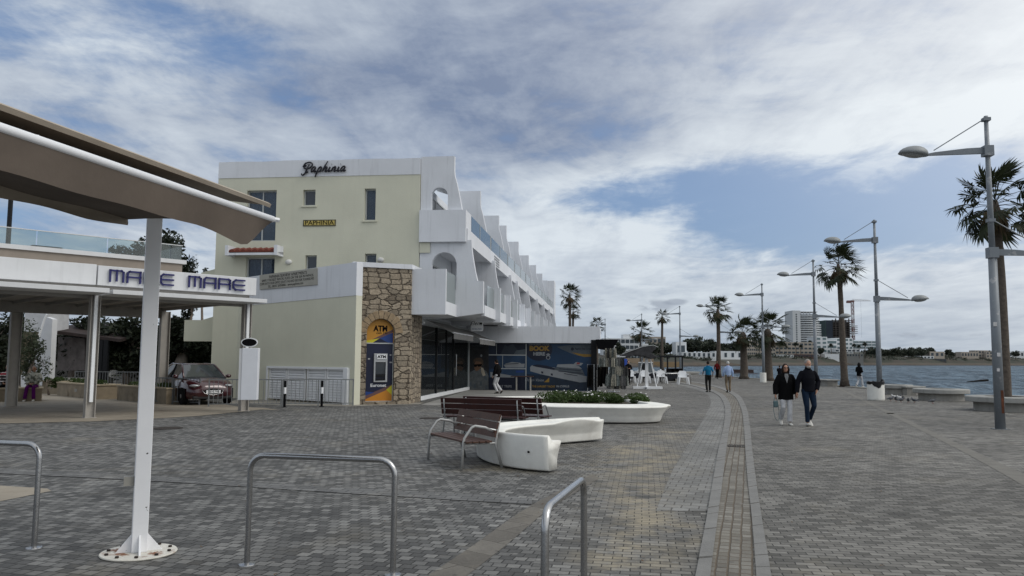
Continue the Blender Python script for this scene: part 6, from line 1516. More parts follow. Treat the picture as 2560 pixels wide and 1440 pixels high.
for z_, n_, w_, h_, x0_, x1_ in ((2.36, 5, 0.13, 0.55, -0.45, 0.05), (1.85, 8, 0.17, 0.5, -0.75, 0.45), (1.4, 6, 0.24, 0.52, -0.15, 0.62), (0.95, 7, 0.26, 0.62, -0.35, 0.62), (0.62, 5, 0.22, 0.45, -0.3, 0.5)):
    for k in range(n_):
        m = MB(KM); cloth_piece(m, cx_ + x0_ + (x1_ - x0_) * k / (n_ - 1), -0.86 - rr.uniform(0, 0.25), z_ - h_, z_, w_ * 1.15, rr, 0.04); m.build('bag', cm[rr.randrange(5)], bgr)
# folded parasol on its tripod frame
PU = G(1617, 972); TMx = Matrix.Translation(PU)
um = thing('folded_parasol', 'white cantilever parasol frame with a dark folded canopy and a long white base', 'parasol', tuple(PU))
s_ = PU.y / 1991.0
MB(TMx).box(-35 * s_, 38 * s_, -0.15, 0.15, 0.0, 0.14).box(-0.13, 0.13, -0.8, 0.8, 0.004, 0.13).build('base', PAINT, um)
MB(TMx).box(-0.09, 0.09, -0.07, 0.07, 0.14, at(1617, 867, PU.y).z).build('mast', PAINT, um)
for q_ in (-24, 24): MB(TMx).tube([(q_ * s_, 0, 0.14), (q_ * 0.18 * s_, 0, at(1617, 873, PU.y).z)], 0.035, 6).build('stay', PAINT, um)
zt = at(1617, 868, PU.y).z; m = MB(TMx)
cl = [(-1.6, -0.55), (-1.2, -0.25), (-0.6, -0.1), (-0.25, 0.08), (0.1, 0.12), (0.5, -0.02), (0.45, -0.12), (0.2, -0.35), (0.6, -0.6), (0.2, -0.72), (-0.3, -0.55), (-0.9, -0.52), (-1.3, -0.68)]
m.plate([(x_, zt + z_) for x_, z_ in cl][::-1], [], 1.2, TM(0, -0.6, 0)); m.build('canopy', mat('parasol_cloth', (0.045, 0.045, 0.048), 0.9, var=0.4, vs=4), um, bevel=0.05)
m = MB(TMx); m.tube([(-1.55, -0.62, zt - 0.42), (-1.0, -0.63, zt - 0.22), (-0.35, -0.62, zt + 0.02), (0.3, -0.62, zt + 0.12), (0.6, -0.62, zt - 0.0)], 0.018, 6).build('rib', FRAME, um)

# white plastic chairs, tables, steel rails, service cart
def chair(name, lab):
    t_ = thing(name, lab, 'chair', (0, 0, 0), 0, 'white plastic chairs at the outdoor cafe')
    MB().box(-0.27, 0.27, -0.26, 0.26, 0.42, 0.46).build('seat', PAINT, t_)
    MB().plate([(-0.28, 0.46), (0.28, 0.46), (0.27, 0.72), (0.17, 0.84), (-0.17, 0.84), (-0.27, 0.72)], [], 0.035, TM(0, 0.24, 0)).build('backrest', PAINT, t_)
    for s1_ in (-1, 1):
        MB().box(s1_ * 0.28 - 0.025, s1_ * 0.28 + 0.025, -0.24, 0.26, 0.62, 0.66).build('armrest', PAINT, t_)
        for s2_ in (-1, 1): MB().add([(s1_ * 0.33 - 0.03, s2_ * 0.27 - 0.025, 0.0), (s1_ * 0.33 + 0.03, s2_ * 0.27 - 0.025, 0.0), (s1_ * 0.33 + 0.03, s2_ * 0.27 + 0.025, 0.0), (s1_ * 0.33 - 0.03, s2_ * 0.27 + 0.025, 0.0), (s1_ * 0.25 - 0.05, s2_ * 0.24 - 0.03, 0.46), (s1_ * 0.25 + 0.05, s2_ * 0.24 - 0.03, 0.46), (s1_ * 0.25 + 0.05, s2_ * 0.24 + 0.03, 0.46), (s1_ * 0.25 - 0.05, s2_ * 0.24 + 0.03, 0.46)],
            [(0, 3, 2, 1), (4, 5, 6, 7), (0, 1, 5, 4), (1, 2, 6, 5), (2, 3, 7, 6), (3, 0, 4, 7)]).build('leg', PAINT, t_)
    return t_
ch = chair('plastic_chair', 'x'); k = 0
CH = [(1576, 958, 180, 'white plastic chair partly behind the woman in black'), (1613, 958, 178, 'white plastic chair directly behind the parasol mast'), (1654, 959, 182, 'white plastic chair right of the parasol base'), (1708, 961, 180, 'white plastic chair on the far right of the cafe, next to the steel hoop'),
      (1590, 951, 60, 'white chair turned sideways between the woman in black and the parasol'), (1600, 948, 30, 'white chair behind the left stay of the parasol'), (1630, 949, -20, 'white chair behind the right stay of the parasol'), (1643, 951, 90, 'white chair tucked sideways beside the right stay'), (1668, 952, 0, 'white chair tucked in at the table right of the parasol'), (1680, 952, 0, 'white chair in the second place at the table right of the parasol'), (1693, 952, 0, 'white chair at the right end of the table behind the steel rail'), (1562, 950, 200, 'white chair left of the woman in black')]
for i, (x_, y_, r_, lab) in enumerate(CH):
    o = ch if i == 0 else copy_tree(ch); p = G(x_, y_); o.location = (p.x, p.y, 0); o.rotation_euler = (0, 0, R(r_ + 180)); o['label'] = lab; o.scale = (1.15,) * 3
DC = mat('dark_tablecloth', (0.012, 0.014, 0.02), 0.9)
def ctable(name, lab):
    t_ = thing(name, lab, 'table', (0, 0, 0), 0, 'cloth covered cafe tables')
    MB().box(-0.6, 0.6, -0.5, 0.5, 0.70, 0.74).build('table_top', mat('table_top', (0.30, 0.31, 0.32), 0.4), t_)
    MB().box(-0.605, 0.605, -0.505, 0.505, 0.30, 0.70).build('cloth', DC, t_)
    for s1_ in (-0.45, 0.45): MB().box(s1_ - 0.03, s1_ + 0.03, -0.03, 0.03, 0, 0.30).build('leg', DARK, t_)
    return t_
tb_ = ctable('cafe_table', 'x')
for i, (x_, y_, lab) in enumerate(((1594, 955, 'cafe table between the woman in black and the parasol'), (1637, 955, 'cafe table between the parasol stays'), (1681, 956, 'cafe table behind the steel rail right of the parasol'), (1560, 956, 'cafe table left of the woman in black'))):
    o = tb_ if i == 0 else copy_tree(tb_); p = G(x_, y_); o.location = (p.x, p.y, 0); o['label'] = lab
def srail(x0_, x1_, yb_, yt_, lab):
    p0 = G(x0_, yb_); p1 = G(x1_, yb_); z_ = at(x0_, yt_, p0.y).z
    t_ = thing('steel_rail', lab, 'rail', tuple(p0), 0, 'steel rails round the cafe tables')
    MB().tube([p0, (p0.x, p0.y, z_ - 0.1), (p0.x + 0.08, p0.y, z_), (p1.x - 0.08, p1.y, z_), (p1.x, p1.y, z_ - 0.1), p1], 0.028, 8).build('rail_tube', STEEL, t_, smooth=True)
srail(1655, 1696, 959, 934, 'wide steel rail in front of the white chairs right of the parasol'); srail(1719, 1727, 960, 935, 'narrow steel rail at the far right end of the cafe')
pg = thing('pergola', 'thin dark pergola frame over the cafe tables behind the steel rail', 'pergola', tuple(G(1680, 942)))
PGY = 70.0
m = MB(); zc = at(1680, 893, PGY).z
for x_ in (1652, 1669, 1689, 1706): p = at(x_, 940, PGY); MB().box(p.x - 0.06, p.x + 0.06, PGY - 0.06, PGY + 0.06, 0, zc).build('post', DARK, pg)
a = at(1648, 893, PGY).x; b = at(1710, 893, PGY).x
MB().box(a, b, PGY - 0.1, PGY + 3, zc, zc + 0.14).build('roof', DARK, pg)
for i, x_ in enumerate((1680, 1690.5, 1700.5)):
    p = at(x_, 940, 66.0); t_ = thing('cafe_armchair', ['dark backed cafe armchair under the left of the pergola', 'cafe armchair with a black top and pale seat under the pergola', 'rightmost cafe armchair with a black top and pale seat'][i], 'armchair', (p.x, p.y, 0), 0, 'armchairs beneath the pergola')
    MB().box(p.x - 0.3, p.x + 0.3, 65.9, 66.5, 0.0, 0.75).build('seat', mat('armchair_pale', (0.25, 0.24, 0.22), 0.9, var=0.2) if i else DARK, t_, bevel=0.05); MB().box(p.x - 0.34, p.x + 0.34, 66.5, 66.75, 0.0, 1.05).build('backrest', BLACK, t_, bevel=0.06)
bd = thing('cafe_board', 'grey menu board with a round dark emblem behind the parasol mast', 'sign', tuple(at(1612, 935, 64.0)))
a = at(1596, 928, 64.0); b = at(1632, 907, 64.0)
MB().box(a.x, b.x, 64.0, 64.06, 0.4, b.z).build('board', mat('board_slate', (0.11, 0.125, 0.135), 0.6, var=0.3, vs=3), bd); MB().box(a.x, b.x, 63.98, 64.08, b.z + 0.002, b.z + 0.05).build('top_rail', PAINT, bd)
c = at(1612, 917, 64.0); MB().plate([(c.x + 0.26 * math.cos(t * PI / 10), c.z + 0.26 * math.sin(t * PI / 10)) for t in range(20)], [], 0.01, TM(0, 63.985, 0)).build('emblem', DARK, bd)
bf = thing('blue_banner', 'blue feather banner behind the bag stand', 'banner', tuple(at(1563, 940, 60.0)))
a = at(1557, 925, 60.0); b = at(1568, 897, 60.0); MB().box(a.x, b.x, 60, 60.04, a.z, b.z).build('cloth', mat('banner_blue', (0.03, 0.08, 0.38), 0.8, var=0.2), bf); MB().tube([(a.x, 60.02, 0), (a.x, 60.02, b.z + 0.1)], 0.02, 6).build('pole', GALV, bf)

# ------------------------------------------------------------------ people
def person(label, px_, py_, h, face, pose, cl, hair=(0.02, 0.015, 0.012), res=0.016, female=False, seated=False, group=None, ground=None, long_hair=False, bald=False):
    """face: heading in degrees (0 = away from the camera, 180 = towards it)"""
    p = G(px_, py_) if ground is None else Vector(ground)
    root = thing('person', label, 'person', tuple(p), R(-face), group)
    k = h / 1.75; M_ = Matrix.Translation(p) @ Matrix.Rotation(R(-face), 4, 'Z') @ Matrix.Scale(k, 4)
    J = dict(hipL=(-0.09, 0, 0.93), hipR=(0.09, 0, 0.93), kneeL=(-0.09, 0.02, 0.50), kneeR=(0.09, 0.14, 0.50), ankL=(-0.09, -0.22, 0.12), ankR=(0.09, 0.20, 0.09),
             shL=(-0.165, 0, 1.405), shR=(0.165, 0, 1.405), elL=(-0.25, 0.02, 1.14), elR=(0.25, -0.04, 1.14), wrL=(-0.25, 0.14, 0.90), wrR=(0.26, 0.0, 0.89),
             head=(0, 0.02, 1.635), neck=(0, 0, 1.50), pel=(0, 0, 0.95), chest=(0, 0, 1.25))
    J.update(pose); J = {a_: Vector(b_) for a_, b_ in J.items()}
    sk = mat('skin_' + cl.get('skin', 'a'), {'a': (0.40, 0.22, 0.15), 'b': (0.30, 0.16, 0.10)}[cl.get('skin', 'a')], 0.55, var=0.06, vs=20)
    hd = J['head']; m = MB(M_)
    m.ball(hd, 0.074, 0.092, 0.112, 18, 12); m.ball(hd + Vector((0, 0.03, -0.062)), 0.052, 0.062, 0.055, 12, 8)
    m.ball(hd + Vector((0, 0.098, -0.012)), 0.014, 0.022, 0.024, 8, 6)
    for s_ in (-1, 1): m.ball(hd + Vector((0.076 * s_, -0.005, -0.01)), 0.012, 0.022, 0.033, 8, 6)
    m.tube([J['neck'] - Vector((0, 0.01, 0.06)), hd + Vector((0, -0.015, -0.05))], [0.062, 0.052], 10)
    m.tube([J['pel'], J['chest'], J['neck'] - Vector((0, 0, 0.06))], [(0.13, 0.09), (0.14, 0.10), (0.09, 0.06)], 12)
    for s_, q_ in (('L', -1), ('R', 1)):
        m.tube([J['sh' + s_], J['el' + s_], J['wr' + s_]], [0.045, 0.036, 0.024], 8)
        m.tube([J['hip' + s_], J['knee' + s_], J['ank' + s_]], [0.075, 0.052, 0.034], 8)
        d_ = (J['wr' + s_] - J['el' + s_]).normalized(); w0 = J['wr' + s_]
        sd_ = Vector((0, 1, 0)) - d_ * d_.y; sd_ = sd_.normalized() if sd_.length > 0.1 else Vector((1, 0, 0))
        m.tube([w0, w0 + d_ * 0.045, w0 + d_ * 0.09], [(0.022, 0.022), (0.030, 0.016), (0.026, 0.014)], 8)
        inn = Vector((-q_, 0, 0))
        for f_ in range(4):
            o_ = sd_ * (f_ - 1.5) * 0.018; L_ = (0.065, 0.075, 0.07, 0.055)[f_]
            a_ = w0 + d_ * 0.085 + o_; m.tube([a_, a_ + d_ * L_ * 0.55 + inn * 0.006, a_ + d_ * L_ * 0.9 + inn * 0.024], [0.0095, 0.009, 0.007], 6)
        a_ = w0 + d_ * 0.03 + sd_ * 0.022; m.tube([a_, a_ + sd_ * 0.022 + d_ * 0.03 + inn * 0.01, a_ + sd_ * 0.018 + d_ * 0.06 + inn * 0.02], [0.012, 0.011, 0.008], 6)
    m.build('body', sk, root, smooth=True, voxel=0.008 if res < 0.013 else 0.011, soft=2)
    # hair
    hm = mat('hair_%03d_%03d' % (int(hair[0] * 1000), int(hair[2] * 1000)), hair, 0.8, var=0.25, vs=30, spec=0.15)
    m = MB(M_)
    if not bald: m.ball(hd + Vector((0, -0.018, 0.022)), 0.085, 0.096, 0.108, 14, 10)
    if long_hair:
        m.tube([hd + Vector((0, -0.05, 0.05)), hd + Vector((0, -0.07, -0.06)), hd + Vector((0, -0.055, -0.19))], [(0.085, 0.06), (0.10, 0.055), (0.085, 0.035)], 12)
        for s_ in (-1, 1): m.tube([hd + Vector((s_ * 0.07, 0.02, 0.05)), hd + Vector((s_ * 0.092, 0.02, -0.05)), hd + Vector((s_ * 0.085, 0.0, -0.17))], [0.024, 0.034, 0.022], 8)
    hobj = m.build('hair', hm, root, smooth=True, voxel=0.012, soft=2)
    # jacket or shirt
    if 'top' in cl:
        c_, hem, th = cl['top']; m = MB(M_); th0 = th
        zc = J['chest']; pl_ = J['pel']
        dn = (pl_ - zc).normalized()
        if seated: hemp = pl_ + Vector((0, 0.0, -0.02))
        else: hemp = Vector((pl_.x, pl_.y, hem))
        wb = 0.155 + th + (0.02 if hem < 0.8 else 0); m.tube([hemp, hemp.lerp(zc, 0.45), zc, J['neck'] - Vector((0, 0, 0.10)), J['neck'] - Vector((0, 0, 0.03)), J['neck'] + Vector((0, 0, 0.015))],
              [(wb, 0.115 + th), (wb - 0.012, 0.112 + th), (0.165 + th, 0.118 + th), (0.165 + th * 0.5, 0.085 + th * 0.7), (0.115, 0.075), (0.07, 0.068)], 18)
        for s_ in 'LR':
            a_, b_, e_ = J['sh' + s_], J['el' + s_], J['wr' + s_]
            if cl.get('short'): e_ = b_.lerp(e_, 0.05); b_ = a_.lerp(b_, 0.7)
            m.ball(a_ + Vector((0, 0, -0.015)), 0.052 + th * 0.6)
            m.tube([a_, a_.lerp(b_, 0.5), b_, b_.lerp(e_, 0.5), e_], [0.050 + th * 0.6, 0.054 + th * 0.75, 0.049 + th * 0.8, 0.045 + th * 0.8, 0.036 + th * 0.7], 10)
        j_ = m.build('jacket' if th > 0.012 else 'shirt', mat('cloth_' + c_[0], c_[1], 0.92, var=0.16, vs=9, bump=0.15, bs=18, spec=0.12), root, smooth=True, voxel=res, soft=3)
        if cl.get('collar'):
            MB(M_).tube([J['neck'] + Vector((0, 0.0, -0.02)), J['neck'] + Vector((0, 0.0, 0.06))], [(0.085, 0.08), (0.066, 0.066)], 16).build('collar', mat('cloth_' + c_[0], c_[1]), j_, smooth=True)
        if cl.get('inner'):
            z_ = zc.z; m = MB(M_); yy = 0.118 + th + 0.004
            m.add([(-0.045, yy - 0.055, 1.475), (0.045, yy - 0.055, 1.475), (0.055, yy - 0.02, 1.40), (0.0, yy + 0.006, 1.20), (-0.055, yy - 0.02, 1.40)], [(0, 1, 2, 3, 4)])
            m.build('neckline', mat('cloth_' + cl['inner'][0], cl['inner'][1], 0.9, var=0.1), j_)
    c_, wide = cl['legs']; m = MB(M_)
    m.tube([J['pel'] + Vector((0, 0, 0.07)), J['pel'], (J['hipL'] + J['hipR']) / 2 - Vector((0, 0, 0.05))], [(0.15, 0.115), (0.165, 0.13), (0.155, 0.12)], 14)
    for s_ in 'LR':
        a_, b_, e_ = J['hip' + s_], J['knee' + s_], J['ank' + s_]; e2 = e_ + (b_ - e_).normalized() * 0.02
        m.tube([a_, a_.lerp(b_, 0.5), b_, b_.lerp(e2, 0.5), e2], [0.098, 0.087, 0.066 + wide * 0.2, 0.058 + wide * 0.6, 0.052 + wide], 12); m.ball(a_, 0.10)
    m.build('trousers', mat('cloth_' + c_[0], c_[1], 0.9, var=0.18, vs=8, bump=0.15, bs=16, spec=0.12), root, smooth=True, voxel=res, soft=2)
    sc = cl.get('shoes', ('black', (0.01, 0.01, 0.01)))
    for s_ in 'LR':
        a_ = J['ank' + s_]; pt = Vector((0, 1, 0)); lift = max(0.0, a_.z - 0.09); tl_ = -0.6 if (lift > 0.02 and a_.y < 0) else (0.25 if a_.y > 0.1 and not seated else 0)
        T_ = M_ @ Matrix.Translation((a_.x, a_.y, a_.z - 0.05)) @ Matrix.Rotation(tl_, 4, 'X') @ Matrix.Rotation({'L': 0.08, 'R': -0.08}[s_], 4, 'Z')
        m = MB(T_); m.tube([(0, -0.075, 0.0), (0, -0.02, 0.01), (0, 0.07, -0.005), (0, 0.145, -0.015), (0, 0.18, -0.02)], [(0.033, 0.035), (0.04, 0.045), (0.044, 0.036), (0.042, 0.026), (0.024, 0.016)], 10)
        m.build('shoe', mat('shoe_' + sc[0], sc[1], 0.5, var=0.1), root, smooth=True)
    if cl.get('glasses'):
        m = MB(M_)
        for s_ in (-1, 1): m.ball(hd + Vector((0.031 * s_, 0.092, 0.012)), 0.027, 0.012, 0.021, 10, 6)
        m.box(hd.x - 0.075, hd.x + 0.075, hd.y + 0.06, hd.y + 0.088, hd.z + 0.012, hd.z + 0.02); m.build('sunglasses', mat('lens', (0.02, 0.012, 0.01), 0.1), root, smooth=False)
    elif 90 < abs(face) < 270:
        for s_ in (-1, 1):
            MB(M_).ball(hd + Vector((0.03 * s_, 0.086, 0.012)), 0.011, 0.007, 0.006, 8, 5).build('eye', mat('eye_dark', (0.015, 0.012, 0.01), 0.2), root, smooth=True)
    if 90 < abs(face) < 270:
        MB(M_).box(hd.x - 0.024, hd.x + 0.024, hd.y + 0.080, hd.y + 0.094, hd.z - 0.062, hd.z - 0.055).build('mouth', mat('lip', (0.20, 0.06, 0.05), 0.6), root)
    if cl.get('beard'): 
        m = MB(M_); m.ball(hd + Vector((0, 0.042, -0.078)), 0.056, 0.060, 0.046, 12, 8); m.build('beard', mat('beard_grey', (0.33, 0.31, 0.29), 0.9, var=0.2, vs=40), root, smooth=True)
    return root, M_, J
NV = ('navy', (0.0045, 0.005, 0.008)); BL = ('black', (0.003, 0.003, 0.0035)); JN = ('denim', (0.008, 0.017, 0.034)); WT = ('white', (0.46, 0.465, 0.48)); SHW = ('white', (0.55, 0.54, 0.50))
w, WM, WJ = person('woman in an oversized black coat, pale trousers and sunglasses, holding hands and a small bag', 1966, 1063, 1.66, 184, dict(
        kneeL=(-0.085, 0.10, 0.50), ankL=(-0.08, 0.08, 0.09), kneeR=(0.10, 0.10, 0.52), ankR=(0.11, -0.16, 0.17),
        elL=(-0.27, -0.02, 1.15), wrL=(-0.285, 0.0, 0.885), elR=(0.28, 0.0, 1.14), wrR=(0.30, 0.05, 0.88)),
        dict(top=(BL, 0.73, 0.045), legs=(WT, 0.022), shoes=SHW, glasses=True, inner=('grey', (0.16, 0.165, 0.17)), skin='a'), hair=(0.018, 0.013, 0.011), res=0.012, female=True, long_hair=True)
bg_ = thing('handbag', 'small teal handbag with a long loose strap hanging from the woman\'s hand', 'handbag', tuple(WM @ Vector((0.30, 0.05, 0.55))))
hx = WM @ Vector((0.305, 0.06, 0.79)); TEAL = mat('teal_leather', (0.07, 0.12, 0.13), 0.5, var=0.1)
MB(Matrix.Translation(hx)).box(-0.06, 0.06, -0.045, 0.045, -0.26, -0.09).build('bag_body', TEAL, bg_, bevel=0.025, seg=3)
MB(Matrix.Translation(hx)).tube([(-0.045, 0, -0.10), (-0.03, 0, -0.01), (0, 0, 0.015), (0.03, 0, -0.01), (0.045, 0, -0.10)], 0.008, 6).build('handle', TEAL, bg_)
MB(Matrix.Translation(hx)).tube([(-0.055, 0, -0.13), (-0.06, 0, -0.35), (-0.02, 0, -0.55), (0.04, 0, -0.64), (0.085, 0, -0.58), (0.085, 0, -0.35), (0.06, 0, -0.13)], 0.007, 6).build('strap', TEAL, bg_)
person('grey haired bearded man in a dark jacket and jeans, holding the woman\'s hand', 2023, 1065, 1.79, 178, dict(
        kneeR=(0.10, 0.13, 0.51), ankR=(0.09, 0.12, 0.09), kneeL=(-0.10, 0.12, 0.53), ankL=(-0.06, -0.12, 0.16),
        elR=(0.27, -0.02, 1.15), wrR=(0.31, 0.02, 0.88), elL=(-0.29, -0.04, 1.17), wrL=(-0.20, 0.07, 0.95)),
        dict(top=(NV, 0.90, 0.026), legs=(JN, 0.004), shoes=SHW, beard=True, collar=True, skin='a'), hair=(0.26, 0.24, 0.22), res=0.012)
person('man in a bright blue T-shirt and dark trousers walking away', 1771, 980, 1.70, -2, dict(kneeR=(0.10, 0.06, 0.5), ankR=(0.09, 0.02, 0.08), kneeL=(-0.1, 0.05, 0.5), ankL=(-0.08, -0.03, 0.09), elR=(0.28, -0.02, 1.16), wrR=(0.30, 0.14, 0.95), elL=(-0.28, -0.02, 1.16), wrL=(-0.26, 0.16, 1.04)),
       dict(top=(('cyan', (0.010, 0.125, 0.24)), 0.92, 0.010), legs=(('drab', (0.018, 0.018, 0.017)), 0.01), short=True, skin='b'), hair=(0.02, 0.017, 0.014))
person('white haired man in a pale blue shirt and khaki trousers walking away', 1821, 981, 1.70, 0, dict(kneeR=(0.10, 0.06, 0.5), ankR=(0.09, 0.0, 0.08), kneeL=(-0.1, 0.05, 0.51), ankL=(-0.10, -0.16, 0.13)),
       dict(top=(('paleblue', (0.30, 0.40, 0.60)), 0.90, 0.012), legs=(('khaki', (0.17, 0.135, 0.095)), 0.01), skin='a'), hair=(0.50, 0.50, 0.48))
person('distant person in a dark red top between the two men walking away', 1793, 947, 1.68, 175, dict(), dict(top=(('red', (0.12, 0.012, 0.012)), 0.9, 0.012), legs=(BL, 0.008), skin='b'))
person('person in a black hooded jacket and white trousers strolling along the quay', 2149, 968, 1.66, 60, dict(kneeR=(0.09, 0.16, 0.5), ankR=(0.09, 0.20, 0.09), kneeL=(-0.09, 0.03, 0.5), ankL=(-0.09, -0.22, 0.13), wrL=(-0.12, 0.2, 1.12), wrR=(0.14, 0.2, 1.1)), dict(top=(BL, 0.80, 0.035), legs=(WT, 0.03), shoes=SHW, collar=True, skin='b'), hair=(0.008, 0.008, 0.008), long_hair=True)
person('seated dark figure with a backpack looking at the sea behind the walking woman', 1949, 946, 1.70, 30, dict(pel=(0, 0, 0.5), chest=(0, 0.04, 0.82), neck=(0, 0.06, 1.06), head=(0, 0.10, 1.20), hipL=(-0.09, 0, 0.5), hipR=(0.09, 0, 0.5), kneeL=(-0.1, 0.45, 0.5), kneeR=(0.1, 0.45, 0.5), ankL=(-0.1, 0.45, 0.09), ankR=(0.1, 0.45, 0.09), shL=(-0.19, 0.04, 0.99), shR=(0.19, 0.04, 0.99), elL=(-0.24, 0.16, 0.76), elR=(0.24, 0.16, 0.76), wrL=(-0.1, 0.38, 0.66), wrR=(0.1, 0.38, 0.66)),
       dict(top=(NV, 0.5, 0.03), legs=(BL, 0.01), skin='b'), seated=True)
person('woman all in black looking at her phone before the white cafe chairs', 1571, 961, 1.68, 175, dict(kneeR=(0.08, 0.03, 0.5), ankR=(0.10, 0.0, 0.08), kneeL=(-0.08, 0.02, 0.5), ankL=(-0.09, 0.0, 0.08), elL=(-0.25, 0.04, 1.15), wrL=(-0.08, 0.26, 1.18), elR=(0.25, 0.04, 1.15), wrR=(0.07, 0.26, 1.16)),
       dict(top=(BL, 0.82, 0.02), legs=(BL, 0.006), skin='a'), hair=(0.02, 0.015, 0.012))
person('person in a black jacket and white trousers looking into the posters', 1243, 984, 1.72, -60, dict(kneeL=(-0.09, 0.14, 0.50), ankL=(-0.09, -0.06, 0.09), kneeR=(0.09, 0.10, 0.5), ankR=(0.09, -0.20, 0.13), head=(0, 0.07, 1.61), wrL=(-0.22, 0.12, 0.92), wrR=(0.22, 0.10, 0.92)),
       dict(top=(BL, 0.84, 0.022), legs=(WT, 0.02), skin='a'), hair=(0.02, 0.015, 0.012))
SEAT = dict(pel=(0, 0, 0.62), chest=(0, 0.02, 0.94), neck=(0, 0.03, 1.20), head=(0, 0.07, 1.35), hipL=(-0.1, 0.02, 0.62), hipR=(0.1, 0.02, 0.62), kneeL=(-0.12, 0.46, 0.58), kneeR=(0.12, 0.46, 0.58), ankL=(-0.16, 0.50, 0.09), ankR=(0.17, 0.50, 0.09), shL=(-0.19, 0.02, 1.11), shR=(0.19, 0.02, 1.11), elL=(-0.28, 0.1, 0.87), elR=(0.28, 0.1, 0.87), wrL=(-0.07, 0.34, 0.74), wrR=(0.07, 0.34, 0.74))
sp = G(72, 1003); person('seated grey haired woman in a patterned jacket and purple trousers', 0, 0, 1.62, 165, SEAT, dict(top=(('pattern', (0.30, 0.30, 0.27)), 0.6, 0.04), legs=(('purple', (0.075, 0.006, 0.085)), 0.02), shoes=('white', (0.6, 0.6, 0.55)), inner=None, skin='b'), hair=(0.22, 0.20, 0.19), res=0.012, seated=True, ground=(sp.x + 0.05, sp.y + 0.18, 0.0))
MATS['cloth_pattern'].node_tree.nodes
sp = G(6, 1003); person('seated white haired person in a red and black striped top behind the column', 0, 0, 1.66, 165, SEAT, dict(top=(('stripe', (0.10, 0.02, 0.03)), 0.6, 0.03), legs=(BL, 0.02), skin='b'), hair=(0.40, 0.36, 0.30), res=0.012, seated=True, ground=(sp.x + 0.05, sp.y + 0.18, 0.0))
def restyle(nm, a_, b_, fn):
    m_ = MATS[nm]; t = NT(m_.node_tree); p_ = m_.node_tree.nodes['Principled BSDF']; t.l.new(fn(t, t.new('ShaderNodeTexCoord').outputs['Object'], a_, b_), p_.inputs['Base Color'])
restyle('cloth_pattern', (0.36, 0.36, 0.31), (0.10, 0.105, 0.085), lambda t, c, a_, b_: t.mix(t.ramp(t.noise(c, 7.0, 2.0, 0.5), 0.44, 0.56), a_, b_))
def stripes(t, c, a_, b_):
    s_ = t.new('ShaderNodeSeparateXYZ'); t.l.new(c, s_.inputs[0]); f = t.math('FRACT', t.math('MULTIPLY', s_.outputs[2], 9.0))
    return t.mix(t.math('GREATER_THAN', f, 0.6), t.mix(t.math('GREATER_THAN', s_.outputs[2], 1.0), b_, (0.35, 0.03, 0.05)), a_)
restyle('cloth_stripe', (0.45, 0.42, 0.40), (0.015, 0.014, 0.016), stripes)

# ------------------------------------------------------------------ the red car
ca = G(508, 1013.5); hdg = R(-40)            # heading turned from -Y towards +X
fwd = Vector((math.sin(-hdg), -math.cos(-hdg), 0)); ctr = ca + Vector((0.18, 0.3, 0)) - fwd * 1.9
CMx = Matrix(((fwd.x, -fwd.y, 0, ctr.x), (fwd.y, fwd.x, 0, ctr.y), (0, 0, 1, 0), (0, 0, 0, 1)))   # x forward, y to the car's left
carr = thing('parked_car', 'dark red hatchback parked behind the barrier beside the cream gable', 'car', tuple(ctr))
RED = mat('car_red', (0.042, 0.003, 0.007), 0.22, 0.1, var=0.03, spec=0.6); MATS['car_red'].node_tree.nodes['Principled BSDF'].inputs['Coat Weight'].default_value = 0.8
CGL = mat('car_glass', (0.03, 0.038, 0.042), 0.06, spec=0.9); TYR = mat('tyre', (0.008, 0.008, 0.008), 0.9, spec=0.1); CHR = mat('chrome', (0.5, 0.5, 0.5), 0.15, 1.0)
sec = [(-2.02, 0.45, 0.80, 0.60), (-1.95, 0.30, 0.98, 0.80), (-1.6, 0.22, 1.02, 0.86), (-1.0, 0.2, 0.98, 0.88), (0.0, 0.2, 0.97, 0.885), (0.75, 0.2, 0.98, 0.885), (1.3, 0.2, 0.93, 0.875), (1.7, 0.22, 0.86, 0.83), (1.93, 0.26, 0.74, 0.72), (2.03, 0.32, 0.62, 0.55)]
vs = []; ns = 12
for x, z0, z1, w in sec:
    zm = (z0 + z1) / 2
    ring = [(-w * 0.93, z0), (-w, z0 + 0.12), (-w * 1.0, zm), (-w * 0.97, z1 - 0.14), (-w * 0.88, z1 - 0.03), (-w * 0.4, z1 + 0.025), (w * 0.4, z1 + 0.025), (w * 0.88, z1 - 0.03), (w * 0.97, z1 - 0.14), (w * 1.0, zm), (w, z0 + 0.12), (w * 0.93, z0)]
    vs += [(x, y, z) for y, z in ring]
m = MB(CMx); n = len(sec)
m.add(vs, [(i * ns + k, (i + 1) * ns + k, (i + 1) * ns + (k + 1) % ns, i * ns + (k + 1) % ns) for i in range(n - 1) for k in range(ns)] + [tuple(range(ns))[::1], tuple((n - 1) * ns + k for k in range(ns))[::-1]])
o = m.build('body', RED, carr, smooth=True)
gsec = [(-1.75, 0.99, 0.68, 1.00, 0.66), (-1.45, 0.99, 0.78, 1.33, 0.60), (-0.7, 0.98, 0.80, 1.46, 0.61), (0.0, 0.98, 0.81, 1.475, 0.62), (0.35, 0.98, 0.81, 1.43, 0.61), (1.12, 0.96, 0.80, 0.99, 0.76)]
